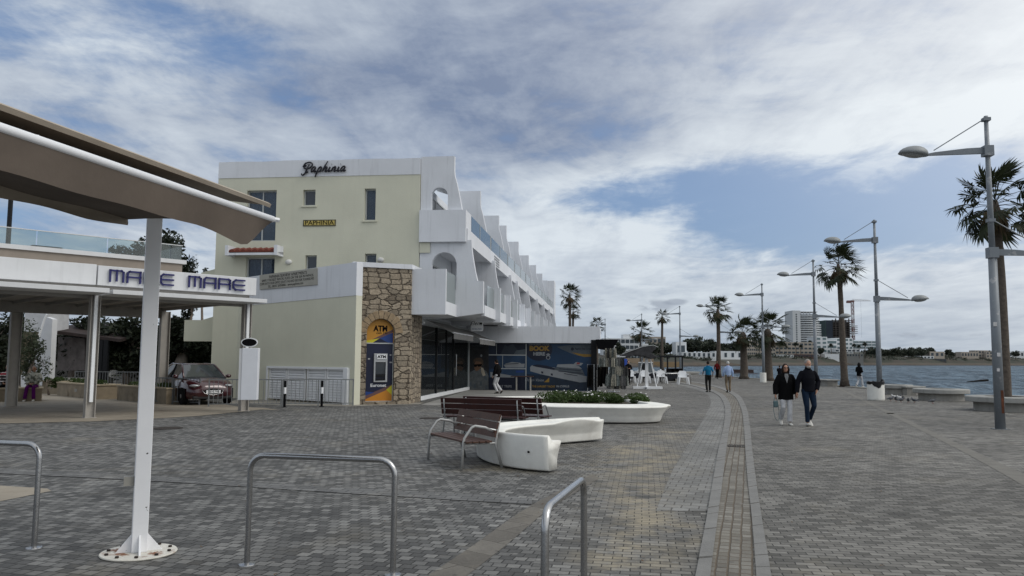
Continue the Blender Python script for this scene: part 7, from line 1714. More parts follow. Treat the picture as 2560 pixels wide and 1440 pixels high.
def cab(m, sc_, zr):
    vs = []
    for x, z0, w0, z1, w1 in gsec: vs += [(x, -w0, z0 - 0.05), (x, -w1 * sc_, z1 - zr), (x, -w1 * 0.5, z1 - zr + 0.02), (x, w1 * 0.5, z1 - zr + 0.02), (x, w1 * sc_, z1 - zr), (x, w0, z0 - 0.05)]
    n = len(gsec); m.add(vs, [(i * 6 + k, (i + 1) * 6 + k, (i + 1) * 6 + k + 1, i * 6 + k + 1) for i in range(n - 1) for k in range(5)] + [(0, 1, 2, 3, 4, 5), tuple((n - 1) * 6 + k for k in range(6))[::-1]])
m = MB(CMx); cab(m, 1.0, 0.0); m.build('windows', CGL, carr, smooth=False)
m = MB(CMx)
m.add([(-1.45, -0.57, 1.345), (0.33, -0.57, 1.45), (0.33, 0.57, 1.45), (-1.45, 0.57, 1.345), (-1.4, -0.40, 1.385), (0.30, -0.35, 1.485), (0.30, 0.35, 1.485), (-1.4, 0.40, 1.385), (-0.6, -0.5, 1.49), (-0.6, 0.5, 1.49)], [(0, 1, 8), (1, 5, 8), (1, 2, 6, 5), (2, 3, 9), (2, 9, 6), (0, 8, 4), (3, 7, 9), (5, 6, 9, 8), (4, 8, 9, 7)])
m.build('roof', RED, carr, smooth=True)
for s_ in (-1, 1):
    MB(CMx).tube([(1.14, s_ * 0.775, 0.97), (0.36, s_ * 0.605, 1.44), (-0.7, s_ * 0.60, 1.475), (-1.5, s_ * 0.60, 1.32), (-1.78, s_ * 0.67, 1.0)], [(0.035, 0.03)] * 5, 8).build('pillar', RED, carr, smooth=True)
    MB(CMx).tube([(-0.25, s_ * 0.815, 0.97), (-0.2, s_ * 0.62, 1.46)], 0.03, 6).build('door_pillar', DARK, carr)
    MB(CMx).ball((0.85, s_ * 0.98, 1.02), 0.09, 0.11, 0.075, 12, 8).build('mirror', RED, carr, smooth=True)
    for x in (-1.28, 1.28):
        T_ = CMx @ Matrix.Translation((x, s_ * 0.80, 0.315)) @ Matrix.Rotation(R(90), 4, 'X')
        w_ = MB(T_).lathe([(0.18, -0.10), (0.28, -0.105), (0.312, -0.08), (0.315, 0.08), (0.28, 0.105), (0.18, 0.10)], 24).build('wheel', TYR, carr, smooth=False)
        MB(T_).lathe([(0.02, -0.105), (0.19, -0.09), (0.19, 0.09), (0.02, 0.105)], 16).build('rim', mat('alloy', (0.3, 0.3, 0.3), 0.35, 0.8), w_)
        MB(CMx).box(x - 0.36, x + 0.36, s_ * 0.875 - 0.012, s_ * 0.875 + 0.014, 0.24, 0.60).build('arch_liner', TYR, carr, bevel=0.01)
    MB(CMx).ball((1.86, s_ * 0.60, 0.70), 0.15, 0.20, 0.055, 14, 8).build('headlight', mat('headlight', (0.35, 0.36, 0.37), 0.1, 0.4), carr, smooth=True)
    MB(CMx).tube([(1.99, s_ * 0.40, 0.55), (1.985, s_ * 0.52, 0.60), (1.93, s_ * 0.66, 0.64)], 0.014, 6).build('grille_wing', CHR, carr)
MB(CMx).ball((1.97, 0, 0.50), 0.085, 0.50, 0.14, 18, 8).build('grille', BLACK, carr, smooth=True)
MB(CMx).tube([(2.02, -0.42, 0.57), (2.06, -0.3, 0.42), (2.07, 0, 0.36), (2.06, 0.3, 0.42), (2.02, 0.42, 0.57)], 0.012, 6).build('grille_trim', CHR, carr, smooth=True)
MB(CMx).box(2.055, 2.075, -0.26, 0.26, 0.43, 0.54).build('number_plate', PAINT, carr)
MB().text('TBY 798', 0.10, CMx @ Matrix.Translation((2.078, 0, 0.485)) @ Matrix.Rotation(R(90), 4, 'Z') @ UP, 0.001, width=0.40).build('plate_lettering', BLACK, carr)
MB(CMx).box(1.9, 2.02, -0.7, 0.7, 0.22, 0.33).build('lower_bumper', mat('bumper_black', (0.015, 0.015, 0.016), 0.6), carr, bevel=0.03)

# ------------------------------------------------------------------ behind the kiosk: stairs, hut, trees
def wallpoly(name, label, cat, P, Q, pix, th, m_, nm='wall'):
    F_ = frame(P, Q); t_ = thing(name, label, cat, tuple(P)); q_ = [hit(F_, x, y) for x, y in pix]
    MB(F_).plate([(p.x, p.z) for p in q_], [], th).build(nm, m_, t_); return t_, F_
P_ = Vector((-23.0, 38.5, 0)); Q_ = P_ + Vector((2.2, -0.6, 0))
sw_, SF = wallpoly('stair_wall', 'tall white wall beside an outside stair with a sloping white handrail', 'wall', P_, Q_, [(52, 968), (123, 962), (131, 798), (115, 792), (82, 880), (52, 940)], 0.3, mat('stair_white', (0.62, 0.63, 0.65), 0.8, var=0.04))
MB().tube([at(88, 870, 38.0), at(110, 800, 38.0), at(117, 786, 38.0)], 0.05, 8).build('handrail', PAINT, sw_)
sv = thing('stair_block', 'tan block wall and white landing rising behind the white stair wall', 'stairs', (-26, 41, 0))
a = at(55, 875, 41); b = at(96, 830, 41); MB().box(a.x, b.x, 41, 41.4, 0, b.z).build('block_wall', mat('block_wall', (0.11, 0.09, 0.06), 0.9, var=0.3, vs=2), sv)
a = at(60, 825, 42); b = at(121, 780, 42); MB().box(a.x, b.x, 42, 44, a.z - 0.2, b.z + 0.4).build('landing', mat('landing_white', (0.5, 0.51, 0.53), 0.8), sv)
hw_, HF = wallpoly('garden_hut', 'low hut with a scrawled grey wall under a dark sloping roof', 'hut', at(143, 924, 44.5).xy.to_3d(), at(212, 925, 43.5).xy.to_3d(), [(143, 926), (212, 926), (212, 846), (145, 842)], 3.0, mat('scrawled_wall', (0.12, 0.105, 0.10), 0.9, var=0.35, vs=2.2, dirt=(0.06, 0.05, 0.05), ds=2.0, dlo=0.58, dhi=0.66))
a = at(130, 832, 43.5); b = at(300, 855, 42.5)
MB().add([(a.x, 43.0, a.z), (b.x, 42.5, b.z), (b.x, 47, b.z + 0.6), (a.x, 47, a.z + 0.6), (a.x, 43.0, a.z + 0.16), (b.x, 42.5, b.z + 0.16), (b.x, 47, b.z + 0.76), (a.x, 47, a.z + 0.76)], [(0, 3, 2, 1), (4, 5, 6, 7), (0, 1, 5, 4), (1, 2, 6, 5), (2, 3, 7, 6), (3, 0, 4, 7)]).build('roof', mat('hut_roof', (0.03, 0.02, 0.018), 0.8, var=0.3), hw_)
for x_ in (236, 250, 263): p = at(x_, 930, 42.6); MB().box(p.x - 0.12, p.x + 0.12, 42.5, 42.7, 0, b.z + 0.1).build('post', mat('hut_post', (0.03, 0.012, 0.01), 0.8) if x_ == 236 else DARK, hw_)
gs = thing('garden_steps', 'wide grey stone steps behind the stone planters', 'steps', tuple(G(160, 968)))
for k in range(4): MB().box(at(124, 950, 41 + k * 0.5).x, at(236, 950, 41 + k * 0.5).x, 40.5 + k * 0.5, 41 + k * 0.5 + (0 if k < 3 else 2), 0.0, 0.14 * (k + 1)).build('step', GREYC, gs)
bw_ = thing('garden_wall', 'low pale wall behind the far trees and parked car', 'wall', (-20, 56, 0)); MB().box(-40, -12.5, 56, 56.3, 0, 2.6).build('wall', mat('garden_wall_grey', (0.10, 0.10, 0.095), 0.9, var=0.5, vs=0.6), bw_)
cb = thing('cream_outbuilding', 'small cream outbuilding glimpsed under the trees behind the car', 'building', tuple(at(505, 930, 48))); a = at(470, 905, 48); b = at(527, 884, 48)
MB().box(a.x, b.x + 1, 48, 50, 0, b.z).build('wall', CREAM, cb)
wb_ = thing('white_outbuilding', 'white building glimpsed through the trees behind the hut', 'building', tuple(at(255, 900, 52))); a = at(232, 850, 52); b = at(273, 818, 52)
MB().box(a.x, b.x, 52, 55, 0, b.z).build('wall', mat('far_white', (0.5, 0.51, 0.52), 0.8), wb_)
def tree(name, label, base, H, crown, lm, leaf_s, n, seed, trunk_r=0.16, group=None, th=None, cat='tree', clumps=9, bark=None):
    """crown: (rx, ry, rz); clumps of leaves spread through it with gaps between them"""
    rr = random.Random(seed); b_ = Vector(base); t_ = thing(name, label, cat, tuple(b_), 0, group)
    cx, cz = crown[0], crown[2]; zc = H - cz
    top = Vector((rr.uniform(-0.3, 0.3), rr.uniform(-0.3, 0.3), zc - cz * 0.15)); th = th or zc
    mt = MB(Matrix.Translation(b_)); mt.tube([(0, 0, -0.05), (rr.uniform(-0.12, 0.12), 0, th * 0.4), tuple(top)], [trunk_r * 1.25, trunk_r, trunk_r * 0.55], 9)
    mc = MB(Matrix.Translation(b_))
    for k in range(clumps):
        while True:
            p = Vector((rr.uniform(-1, 1), rr.uniform(-1, 1), rr.uniform(-1, 1)))
            if p.length < 1: break
        c_ = Vector((p.x * crown[0] * 0.72, p.y * crown[1] * 0.72, zc + p.z * crown[2] * 0.72)); s_ = rr.uniform(0.28, 0.46)
        mt.tube([tuple(top), tuple(top.lerp(c_, 0.5) + Vector((0, 0, 0.1))), tuple(c_)], [trunk_r * 0.4, trunk_r * 0.22, trunk_r * 0.08], 6)
        leafball(mc, c_, crown[0] * s_, crown[1] * s_, crown[2] * s_ * 0.85, n // clumps, leaf_s, seed * 31 + k, 0.15)
    mt.build('trunk', bark or BARKT, t_, smooth=True); mc.build('crown', lm, t_); return t_
TG = 'dark trees behind the kiosk'
def tpx(px_, Y_, pytop): return (at(px_, 900, Y_).x, Y_, 0), at(px_, pytop, Y_).z
b_, H_ = tpx(362, 47, 548); tree('garden_tree', 'tallest dark tree showing above the glass rail of the roof terrace', b_, H_, (2.3, 2.3, 2.6), LEAFD, 0.17, 5200, 5, 0.25, TG, clumps=22)
b_, H_ = tpx(467, 50, 612); tree('cypress_tree', 'narrow dark cypress between the roof terrace and the cream gable', b_, H_, (0.6, 0.6, 2.8), LEAFD, 0.11, 1900, 6, 0.12, None, clumps=16)
b_, H_ = tpx(503, 60, 664); tree('garden_tree', 'small tree top peeping just left of the cream gable', b_, H_, (0.8, 0.8, 1.6), LEAFD, 0.14, 500, 7, 0.12, TG, clumps=7)
for i, (px_, Y_, pt, c_, lab) in enumerate(((180, 48, 770, (3.2, 2.4, 1.9), 'dark tree over the hut with the scrawled wall'), (262, 46, 772, (2.6, 2.2, 1.9), 'dark tree right of the hut with light showing between its leaves'), (322, 44.5, 770, (2.4, 2.0, 2.0), 'dark tree with a pale straight trunk behind the white awning post'), (430, 46, 770, (2.4, 2.0, 1.9), 'dark tree behind the back column of the kiosk'), (452, 42.5, 790, (1.9, 1.6, 1.3), 'tree with a thick leaning pale trunk behind the red car'), (505, 44, 800, (1.6, 1.6, 1.5), 'low branching tree between the red car and the gable'), (60, 50, 775, (3.4, 2.2, 2.1), 'dark tree at the left behind the stair landing'), (-40, 46, 770, (3.0, 2.2, 2.2), 'dark tree mostly beyond the left edge of the photo'))):
    b_, H_ = tpx(px_, Y_, pt); tree('garden_tree', lab, b_, H_, c_, LEAFD, 0.17, 4200, 20 + i, 0.2 if i != 4 else 0.36, TG, clumps=18, bark=mat('pale_bark', (0.22, 0.19, 0.165), 0.9, var=0.3, vs=5, bump=0.6))
b_, H_ = tpx(78, 36.5, 790); tree('olive_bush', 'thin leaved grey green bush in front of the white stair wall', b_, H_, (1.05, 0.9, 1.7), LEAFM, 0.07, 2600, 40, 0.08, None, cat='bush', clumps=16)
b_, H_ = tpx(128, 35.5, 940); tree('round_bush', 'low green bush over the short stone planter', b_, max(H_, 0.9), (0.5, 0.5, 0.3), LEAFB, 0.06, 500, 41, 0.04, None, cat='bush', clumps=6)
gf = thing('hedge', 'dark hedge closing the garden behind the kiosk', 'hedge', (-24, 53, 0))
m = MB(); rr = random.Random(3)
for k in range(26): leafball(m, (-40 + k * 1.1, 53 + rr.uniform(-1, 1), 1.3 + rr.uniform(-0.5, 1.4)), 1.3, 0.9, 1.3, 300, 0.16, 300 + k, 0.2)
m.build('foliage', LEAFD, gf)

# ------------------------------------------------------------------ the far shore
SHORE = [(1300, 922, 250), (1500, 920, 300), (1600, 917.6, 335), (1700, 916.3, 365), (1800, 915.6, 400), (1900, 914.8, 440), (2000, 914.2, 500), (2100, 913.8, 560), (2200, 913.6, 610), (2300, 913.8, 640), (2400, 914.0, 690), (2560, 914.3, 750), (2760, 915.5, 820), (3100, 918, 900)]
def shore_y(px_):
    for (x0, _, y0), (x1, _, y1) in zip(SHORE, SHORE[1:]):
        if x0 <= px_ <= x1: return y0 + (y1 - y0) * (px_ - x0) / (x1 - x0)
    return SHORE[0][2] if px_ < SHORE[0][0] else SHORE[-1][2]
prof = [(-6, -2.2), (0, -1.2), (6, -0.2), (14, 0.9), (24, 3.0), (40, 4.6), (60, 5.6), (90, 6.6), (180, 9.5), (420, 14.0), (900, 18.0)]
def land_z(px_, d_):
    z = prof[-1][1]
    for (a0, z0), (a1, z1) in zip(prof, prof[1:]):
        if a0 <= d_ <= a1: z = z0 + (z1 - z0) * (d_ - a0) / (a1 - a0); break
    k = max(0.55, min(1.0, (px_ - 1400) / 700.0))
    return z * k if z > 0 else z
m = MB(); vs = []; cols = 150; D_ = [-6, -2, 0, 3, 6, 12, 18, 26, 34, 40, 48, 60, 75, 90, 130, 180, 260, 420, 900]
for i in range(cols + 1):
    px_ = 1250 + (3150 - 1250) * i / cols; sy = shore_y(px_)
    for d_ in D_:
        dn = d_ + 7 * noise.noise(Vector((px_ * 0.012, 0, 2))) + 3 * noise.noise(Vector((px_ * 0.05, 5, 2)))
        p = at(px_, 900, sy + dn); z = land_z(px_, d_) + (0 if d_ <= 0 else 0.9 * noise.noise(Vector((p.x * 0.04, p.y * 0.04, 1))) + 0.5 * noise.noise(Vector((p.x * 0.15, p.y * 0.1, 1))))
        vs.append((p.x, p.y, z))
nD = len(D_)
m.add(vs, [(i * nD + k, (i + 1) * nD + k, (i + 1) * nD + k + 1, i * nD + k + 1) for i in range(cols) for k in range(nD - 1)])
def land_mat():
    mt = bpy.data.materials.new('coastal_ground'); mt.use_nodes = True; t = NT(mt.node_tree); p = mt.node_tree.nodes['Principled BSDF']
    c = t.new('ShaderNodeTexCoord').outputs['Object']; s_ = t.new('ShaderNodeSeparateXYZ'); t.l.new(c, s_.inputs[0])
    n = t.noise(c, 0.06, 6.0, 0.65); n2 = t.noise(c, 0.35, 5.0, 0.6)
    low = t.mix(n2, (0.040, 0.032, 0.025), (0.088, 0.070, 0.050)); hi = t.mix(t.ramp(n, 0.42, 0.56), (0.034, 0.027, 0.019), (0.018, 0.022, 0.012))
    cc = t.mix(t.ramp(t.math('ADD', s_.outputs[2], t.math('MULTIPLY', n2, 2.0)), 0.9, 2.3), low, hi)
    cc = t.mix(t.ramp(t.math('ADD', s_.outputs[2], t.math('MULTIPLY', n2, 1.2)), 0.15, -0.2), cc, (0.03, 0.026, 0.022))
    t.l.new(cc, p.inputs['Base Color']); p.inputs['Roughness'].default_value = 0.95; return mt
tag(m.build('coastal_land', land_mat(), smooth=True), kind='structure')
FW = mat('far_white_wall', (0.60, 0.62, 0.63), 0.8, var=0.05, vs=0.05); FB = mat('far_beige_wall', (0.36, 0.32, 0.27), 0.85, var=0.1, vs=0.05); FD = mat('far_window', (0.045, 0.06, 0.072), 0.2, var=0.2, vs=0.1)
FG = mat('far_glass', (0.13, 0.18, 0.19), 0.15, var=0.2, vs=0.1)
def block(name, label, px0, px1, pt, pb, Y_, dep, m_, rows=0, cols=0, wm=FD, cat='building', root=None, wfx=0.62, wfz=0.5, part='wall', slab=False, group=None, sink=14):
    a = at(px0, pb, Y_); b = at(px1, pt, Y_)
    t_ = root or thing(name, label, cat, (a.x, Y_, a.z), 0, group)
    MB().box(a.x, b.x, Y_, Y_ + dep, a.z - (sink if root is None else 0), b.z).build(part, m_, t_)
    W_ = b.x - a.x; H_ = b.z - a.z
    if rows:
        pw, ph = W_ / cols, H_ / rows; proto = None
        for r_ in range(rows):
            for c_ in range(cols):
                x0 = a.x + pw * (c_ + 0.5 - wfx / 2); z0 = a.z + ph * (r_ + 0.5 - wfz / 2)
                if proto is None:
                    proto = MB(Matrix.Translation((x0, Y_ - 0.12, z0))).box(0, pw * wfx, -0.02, 0.4, 0, ph * wfz).build('window', wm, t_); o0 = (x0, z0)
                else:
                    o = proto.copy(); col.objects.link(o); o.parent = t_; o.matrix_parent_inverse = proto.matrix_parent_inverse.copy(); o.location = (x0 - o0[0], 0, z0 - o0[1]); KIDS.setdefault(t_.name, []).append(o)
            if slab:
                z0 = a.z + ph * r_; MB().box(a.x - 0.4, b.x + 0.4, Y_ - 1.3, Y_ - 0.02, z0 - 0.15, z0 + 0.35).build('balcony', m_, t_)
    return t_
# near headland hotel over the booking office
h1 = block('white_hotel', 'white four storey hotel block with wide dark windows left of the folded parasol', 1508, 1596, 846, 890, 400, 14, FW, 3, 8, FD, wfx=0.82, wfz=0.60)
block('', '', 1558, 1577, 836, 846, 402, 8, FW, root=h1, part='stair_tower'); block('', '', 1578, 1593, 840, 846, 402, 8, FB, root=h1, part='roof_room')
block('white_villa', 'small white block between the hotel and the dark trees', 1596, 1621, 859, 885, 415, 10, FW, 1, 2, FD)
block('stepped_villa', 'grey stepped roof house above the trees behind the sixth street lamp', 1622, 1664, 842, 880, 470, 12, FB, 2, 4, FD)
block('beach_pavilion', 'long low white beach pavilion behind the cafe', 1532, 1600, 888, 897, 350, 8, FW, 1, 9, FD, wfx=0.8, wfz=0.6)
block('modern_villa', 'white modern villa with a large dark window among the trees', 1690, 1716, 855, 890, 430, 10, FW, 1, 1, FD, wfx=0.7, wfz=0.5)
block('white_bungalow_row', 'long row of low white bungalows with dark openings behind the walking men', 1706, 1790, 881, 893, 420, 10, FW, 1, 7, FD, wfx=0.45, wfz=0.7)
block('white_bungalow_block', 'taller white bungalow block at the right end of the low row', 1788, 1858, 878, 897, 430, 12, FW, 1, 4, FD, wfx=0.35, wfz=0.55)
block('retaining_wall', 'tan terrace wall over the near beach left of the cafe', 1565, 1634, 896, 907, 342, 6, mat('far_tan', (0.26, 0.20, 0.14), 0.9, var=0.15, vs=0.1), cat='wall')
block('retaining_wall', 'sandy terrace wall stretching right of the cafe above the near beach', 1634, 1702, 905, 913, 352, 6, mat('far_sand', (0.24, 0.17, 0.095), 0.9, var=0.2, vs=0.1), cat='wall')
block('sea_wall', 'grey sea wall below the white bungalows', 1800, 1870, 899, 908, 425, 6, mat('far_grey', (0.22, 0.22, 0.20), 0.9, var=0.15, vs=0.1), cat='wall')
# beige hotel
h2 = block('beige_hotel', 'beige four storey hotel with rows of small dark windows behind the two stout palms', 1865, 1888, 851, 888, 560, 16, FB, 4, 5, FD)
block('', '', 1888, 1938, 853, 888, 565, 16, FB, 4, 8, FD, root=h2); block('', '', 1938, 2040, 856, 886, 570, 16, FB, 3, 10, FD, root=h2, wfx=0.7, wfz=0.45)
# modern white hotel
h3 = block('modern_hotel', 'wide white modern hotel with glazed balconies right of the tower', 2040, 2068, 842, 882, 600, 18, FW, 4, 2, FG, wfx=0.6)
block('', '', 2066, 2092, 850, 884, 602, 18, FW, 3, 1, FG, root=h3, wfx=0.9, wfz=0.55); block('', '', 2092, 2132, 845, 884, 604, 18, FW, 4, 4, FG, root=h3, wfx=0.6, wfz=0.5)
block('', '', 2132, 2195, 852, 872, 606, 18, FW, 3, 4, FG, root=h3, wfx=0.9, wfz=0.58); block('', '', 2088, 2150, 873, 880, 590, 10, FW, 1, 6, FD, root=h3, part='pavilion', wfx=0.75, wfz=0.55)
# apartment tower with curved balconies
TY = 700.0
a = at(1983, 858, TY); b = at(2046, 778, TY)
tw_ = thing('apartment_tower', 'pale fourteen storey apartment tower with curved white balconies', 'tower', (a.x, TY, a.z))
TW = mat('tower_white', (0.52, 0.54, 0.55), 0.8, var=0.04, vs=0.05)
xs0, xs1 = a.x, at(2001, 800, TY).x; xe = at(2048, 800, TY).x
MB().box(xs0, xs1, TY, TY + 20, a.z - 14, b.z + 0.5).build('stair_wall', TW, tw_)
MB().box(xs1, xe, TY + 3, TY + 20, a.z - 14, b.z - 2.6).build('wall', mat('tower_recess', (0.24, 0.26, 0.27), 0.8), tw_)
MB().box(xs1, xe - 1, TY + 1, TY + 20, b.z - 0.9, b.z - 0.2).build('roof_slab', TW, tw_)
for k in range(6): xx = xs1 + 1 + (xe - xs1 - 3) * k / 5; MB().box(xx - 0.3, xx + 0.3, TY + 1.5, TY + 2.1, b.z - 2.6, b.z - 0.9).build('roof_column', TW, tw_)
fl = 13; H_ = (b.z - 2.6 - a.z) / fl
for r_ in range(fl):
    z0 = a.z + H_ * r_; ext = 2.0 if 2 < r_ < 9 else 0.5; q_ = []
    for t in range(13):
        u = t / 12; q_.append((xs1 + (xe + ext - xs1) * u, TY + 1.8 - 3.0 * math.sin(PI * min(1, u * 1.1) * 0.92)))
    MB().prism(q_ + [(xe + ext, TY + 12), (xs1, TY + 12)], z0 - 0.16, z0 + 0.95).build('balcony', TW, tw_)
    for c_ in range(4):
        xx = xs1 + (xe - xs1) * (c_ + 0.25) / 4; MB().box(xx, xx + (xe - xs1) / 4 * 0.5, TY + 2.7, TY + 3.2, z0 + 1.0, z0 + H_ - 0.2).build('window', FD, tw_)
    xx = (xs0 + xs1) / 2; MB().box(xx - 0.7, xx + 0.5, TY - 0.12, TY + 0.3, z0 + 1.0, z0 + 2.1).build('window', FD, tw_)
# tower under construction, with its crane
CY = 720.0; a = at(2066, 850, CY); b = at(2131, 801, CY)
ct = thing('unfinished_tower', 'dark concrete tower block under construction with bare floor slabs', 'tower', (a.x, CY, a.z))
CONC2 = mat('raw_concrete', (0.085, 0.075, 0.07), 0.9, var=0.2, vs=0.1); NET = mat('dark_netting', (0.022, 0.032, 0.048), 0.8, var=0.25, vs=0.12)
fl = 11; H_ = (b.z - a.z) / fl; xn = at(2082, 820, CY).x
MB().box(a.x, xn, CY, CY + 20, a.z - 14, b.z).build('netting', NET, ct)
MB().box(a.x - 0.7, a.x - 0.02, CY, CY + 20, a.z - 14, b.z).build('netting_edge', mat('green_netting', (0.03, 0.055, 0.055), 0.8), ct)
MB().box(xn, b.x, CY + 6, CY + 20, a.z - 14, b.z - 1).build('core', mat('dark_core', (0.025, 0.024, 0.026), 0.9), ct)
for r_ in range(fl + 1):
    z0 = a.z + H_ * r_; e_ = (4.5 if 3 < r_ < 9 else 0.5); MB().box(xn, b.x + e_, CY - 0.5, CY + 18, z0 - 0.35, z0 + 0.1).build('floor_slab', CONC2, ct)
for c_ in range(7):
    xx = xn + (b.x - xn) * c_ / 6; MB().box(xx - 0.4, xx + 0.4, CY + 0.2, CY + 1.0, a.z, b.z + (1.8 if c_ % 2 else 0.6)).build('column', CONC2, ct)
cr = thing('tower_crane', 'red and white tower crane standing over the unfinished tower', 'crane', tuple(at(2131, 850, CY - 3)))
CR = mat('crane_red', (0.15, 0.075, 0.07), 0.6, var=0.1); CW = mat('crane_white', (0.45, 0.46, 0.47), 0.6)
bx_ = at(2131, 800, CY - 3).x; z0 = at(2131, 850, CY).z; z1 = at(2131, 756, CY).z
for k in range(9):
    m = MB(); za, zb2 = z0 + (z1 - z0) * k / 9, z0 + (z1 - z0) * (k + 1) / 9
    for sx_ in (-0.9, 0.9):
        for sy_ in (-0.9, 0.9): m.box(bx_ + sx_ - 0.2, bx_ + sx_ + 0.2, CY - 4 + sy_ - 0.2, CY - 4 + sy_ + 0.2, za, zb2)
    m.box(bx_ - 0.9, bx_ + 0.9, CY - 4.05, CY - 3.95, za, za + 0.35).tube([(bx_ - 0.9, CY - 4.9, za), (bx_ + 0.9, CY - 4.9, zb2)], 0.14, 4)
    m.build('mast_section', CW if k % 2 and k < 7 else CR, cr)
x0, x1 = at(2113, 754, CY).x, at(2172, 754, CY).x; m = MB()
m.box(bx_ - 1.3, bx_ + 1.3, CY - 5.3, CY - 2.7, z1, z1 + 1.6).box(x0, bx_, CY - 4.6, CY - 3.4, z1 + 0.9, z1 + 1.4).box(x0 - 0.4, x0 + 3.2, CY - 5, CY - 3, z1 - 0.9, z1 + 1.1); m.build('counter_jib', CR, cr)
m = MB(); m.tube([(bx_, CY - 4.6, z1 + 1.0), (x1, CY - 4.6, z1 + 1.2)], 0.2, 4).tube([(bx_, CY - 3.4, z1 + 1.0), (x1, CY - 3.4, z1 + 1.2)], 0.2, 4).tube([(bx_, CY - 4, z1 + 2.6), (x1 - 2, CY - 4, z1 + 1.9)], 0.16, 4)
for k in range(14): xx = bx_ + (x1 - bx_) * k / 14; m.tube([(xx, CY - 4, z1 + 2.5 - k * 0.04), (xx + 0.7, CY - 4.6, z1 + 1.05), (xx + 1.5, CY - 4, z1 + 2.5 - k * 0.04)], 0.09, 4)
m.build('jib', CW, cr)
xx = at(2147, 760, CY).x; MB().tube([(xx, CY - 4, z1 + 1.0), (xx, CY - 4, z0 + 2)], 0.05, 4).build('hoist_cable', DARK, cr)
# houses to the right
for nm_, lab, x0, x1, yt, yb, Y_, m_, r_, c_ in (
    ('cube_house', 'plain beige cube house standing on the right hand shore', 2325, 2361, 879, 893, 700, FB, 1, 3), ('flat_house', 'flat white house low beside the plain beige cube house', 2300, 2335, 890, 897, 690, FW, 1, 4),
    ('terrace_house', 'long beige terrace of houses left of the nearest street lamp', 2404, 2446, 880, 893, 745, FB, 1, 6), ('gable_house', 'pale house with a domed roof room near the right edge', 2438, 2470, 876, 893, 765, FB, 2, 4),
    ('red_roof_house', 'pale house with a reddish roof just left of the nearest street lamp', 2466, 2490, 879, 894, 760, FB, 2, 3), ('arched_terrace', 'pale terrace of arched windows at the right edge of the photo', 2511, 2600, 879, 893, 805, FW, 1, 9),
    ('shore_restaurant', 'low dark roofed shore restaurant over the rocks', 2300, 2366, 897, 903, 690, mat('far_dark', (0.06, 0.06, 0.06), 0.8), 1, 8), ('blue_kiosk', 'white and blue beach kiosk under the dark trees', 2252, 2280, 891, 899, 700, FW, 1, 3),
    ('white_tent', 'white marquee in front of the modern hotel', 2062, 2098, 885, 892, 575, FW, 0, 0), ('beach_bar', 'dark red roofed beach bar below the beige hotel', 1984, 2034, 886, 893, 545, mat('far_brown', (0.07, 0.035, 0.03), 0.8), 1, 9), ('pool_bar', 'grey flat roofed bar below the modern hotel', 2116, 2158, 884, 892, 580, mat('far_grey2', (0.18, 0.18, 0.17), 0.8), 1, 6), ('long_shed', 'long low white shed below the beige hotel', 1936, 1984, 887, 893, 545, FW, 1, 7)):
    block(nm_, lab, x0, x1, yt, yb, Y_, 10, m_, r_, c_, FD, wfx=0.5, wfz=0.5)

# trees on the far shore: each its own object, built from a few shared shapes
def far_proto(seed, n, crown, H, sc):
    rr = random.Random(seed); mc = MB(); zc = H - crown[2]
    for k in range(9):
        p = Vector((rr.uniform(-1, 1), rr.uniform(-1, 1), rr.uniform(-1, 1))); p = p if p.length < 1 else p.normalized()
        leafball(mc, (p.x * crown[0] * 0.65, p.y * crown[1] * 0.65, zc + p.z * crown[2] * 0.6), crown[0] * 0.45, crown[1] * 0.45, crown[2] * 0.42, n // 9, sc, seed * 7 + k, 0.1)
    mt = MB(); mt.tube([(0, 0, -1), (0.1, 0, H * 0.4), (0, 0, zc)], [0.35, 0.28, 0.15], 6); return mt, mc
GT = 'trees along the far shore'
PROT = []
for sd_, cr_, H_, nm_ in ((1, (5, 4, 3.2), 8.0, 'pine_tree'), (2, (3.2, 3.2, 3.4), 9.0, 'round_tree'), (3, (6.5, 5, 2.6), 7.0, 'spreading_tree')):
    t_ = thing(nm_, 'x', 'tree', (0, 0, 0), 0, GT); a_, c_ = far_proto(sd_, 620, cr_, H_, 0.75); a_.build('trunk', BARKT, t_); c_.build('crown', LEAFF, t_); PROT.append(t_)
t_ = thing('slim_palm', 'x', 'palm tree', (0, 0, 0), 0, 'slim palms along the far shore'); MB().tube([(0, 0, -1), (0.2, 0, 4), (0, 0, 8)], [0.3, 0.22, 0.2], 6).build('trunk', BARK, t_)
m = MB(); rr = random.Random(4)
for k in range(26):
    az = k * 2.4; el = R(70 - 110 * k / 26); d_ = Vector((math.cos(az) * math.cos(el), math.sin(az) * math.cos(el), math.sin(el))); b0 = Vector((0, 0, 8)); s_ = d_.cross(Vector((0, 0, 1))).normalized()
    m.add([b0, b0 + d_ * 1.2 - s_ * 0.55, b0 + d_ * 2.1 + Vector((0, 0, -0.5)), b0 + d_ * 1.2 + s_ * 0.55], [(0, 1, 2, 3)])
m.build('crown', LEAFF, t_); PROT.append(t_)
used = [False] * 4
def put(kind, px_, Y_, py_base, s_, lab, rz=0.0):
    o = PROT[kind] if not used[kind] else copy_tree(PROT[kind]); used[kind] = True
    p = at(px_, py_base, Y_); o.location = p; o.scale = (s_,) * 3; o.rotation_euler = (0, 0, rz); o['label'] = lab; return o
rr = random.Random(12)
FT = []   # (kind, px, Y, base y, scale, what it stands by)
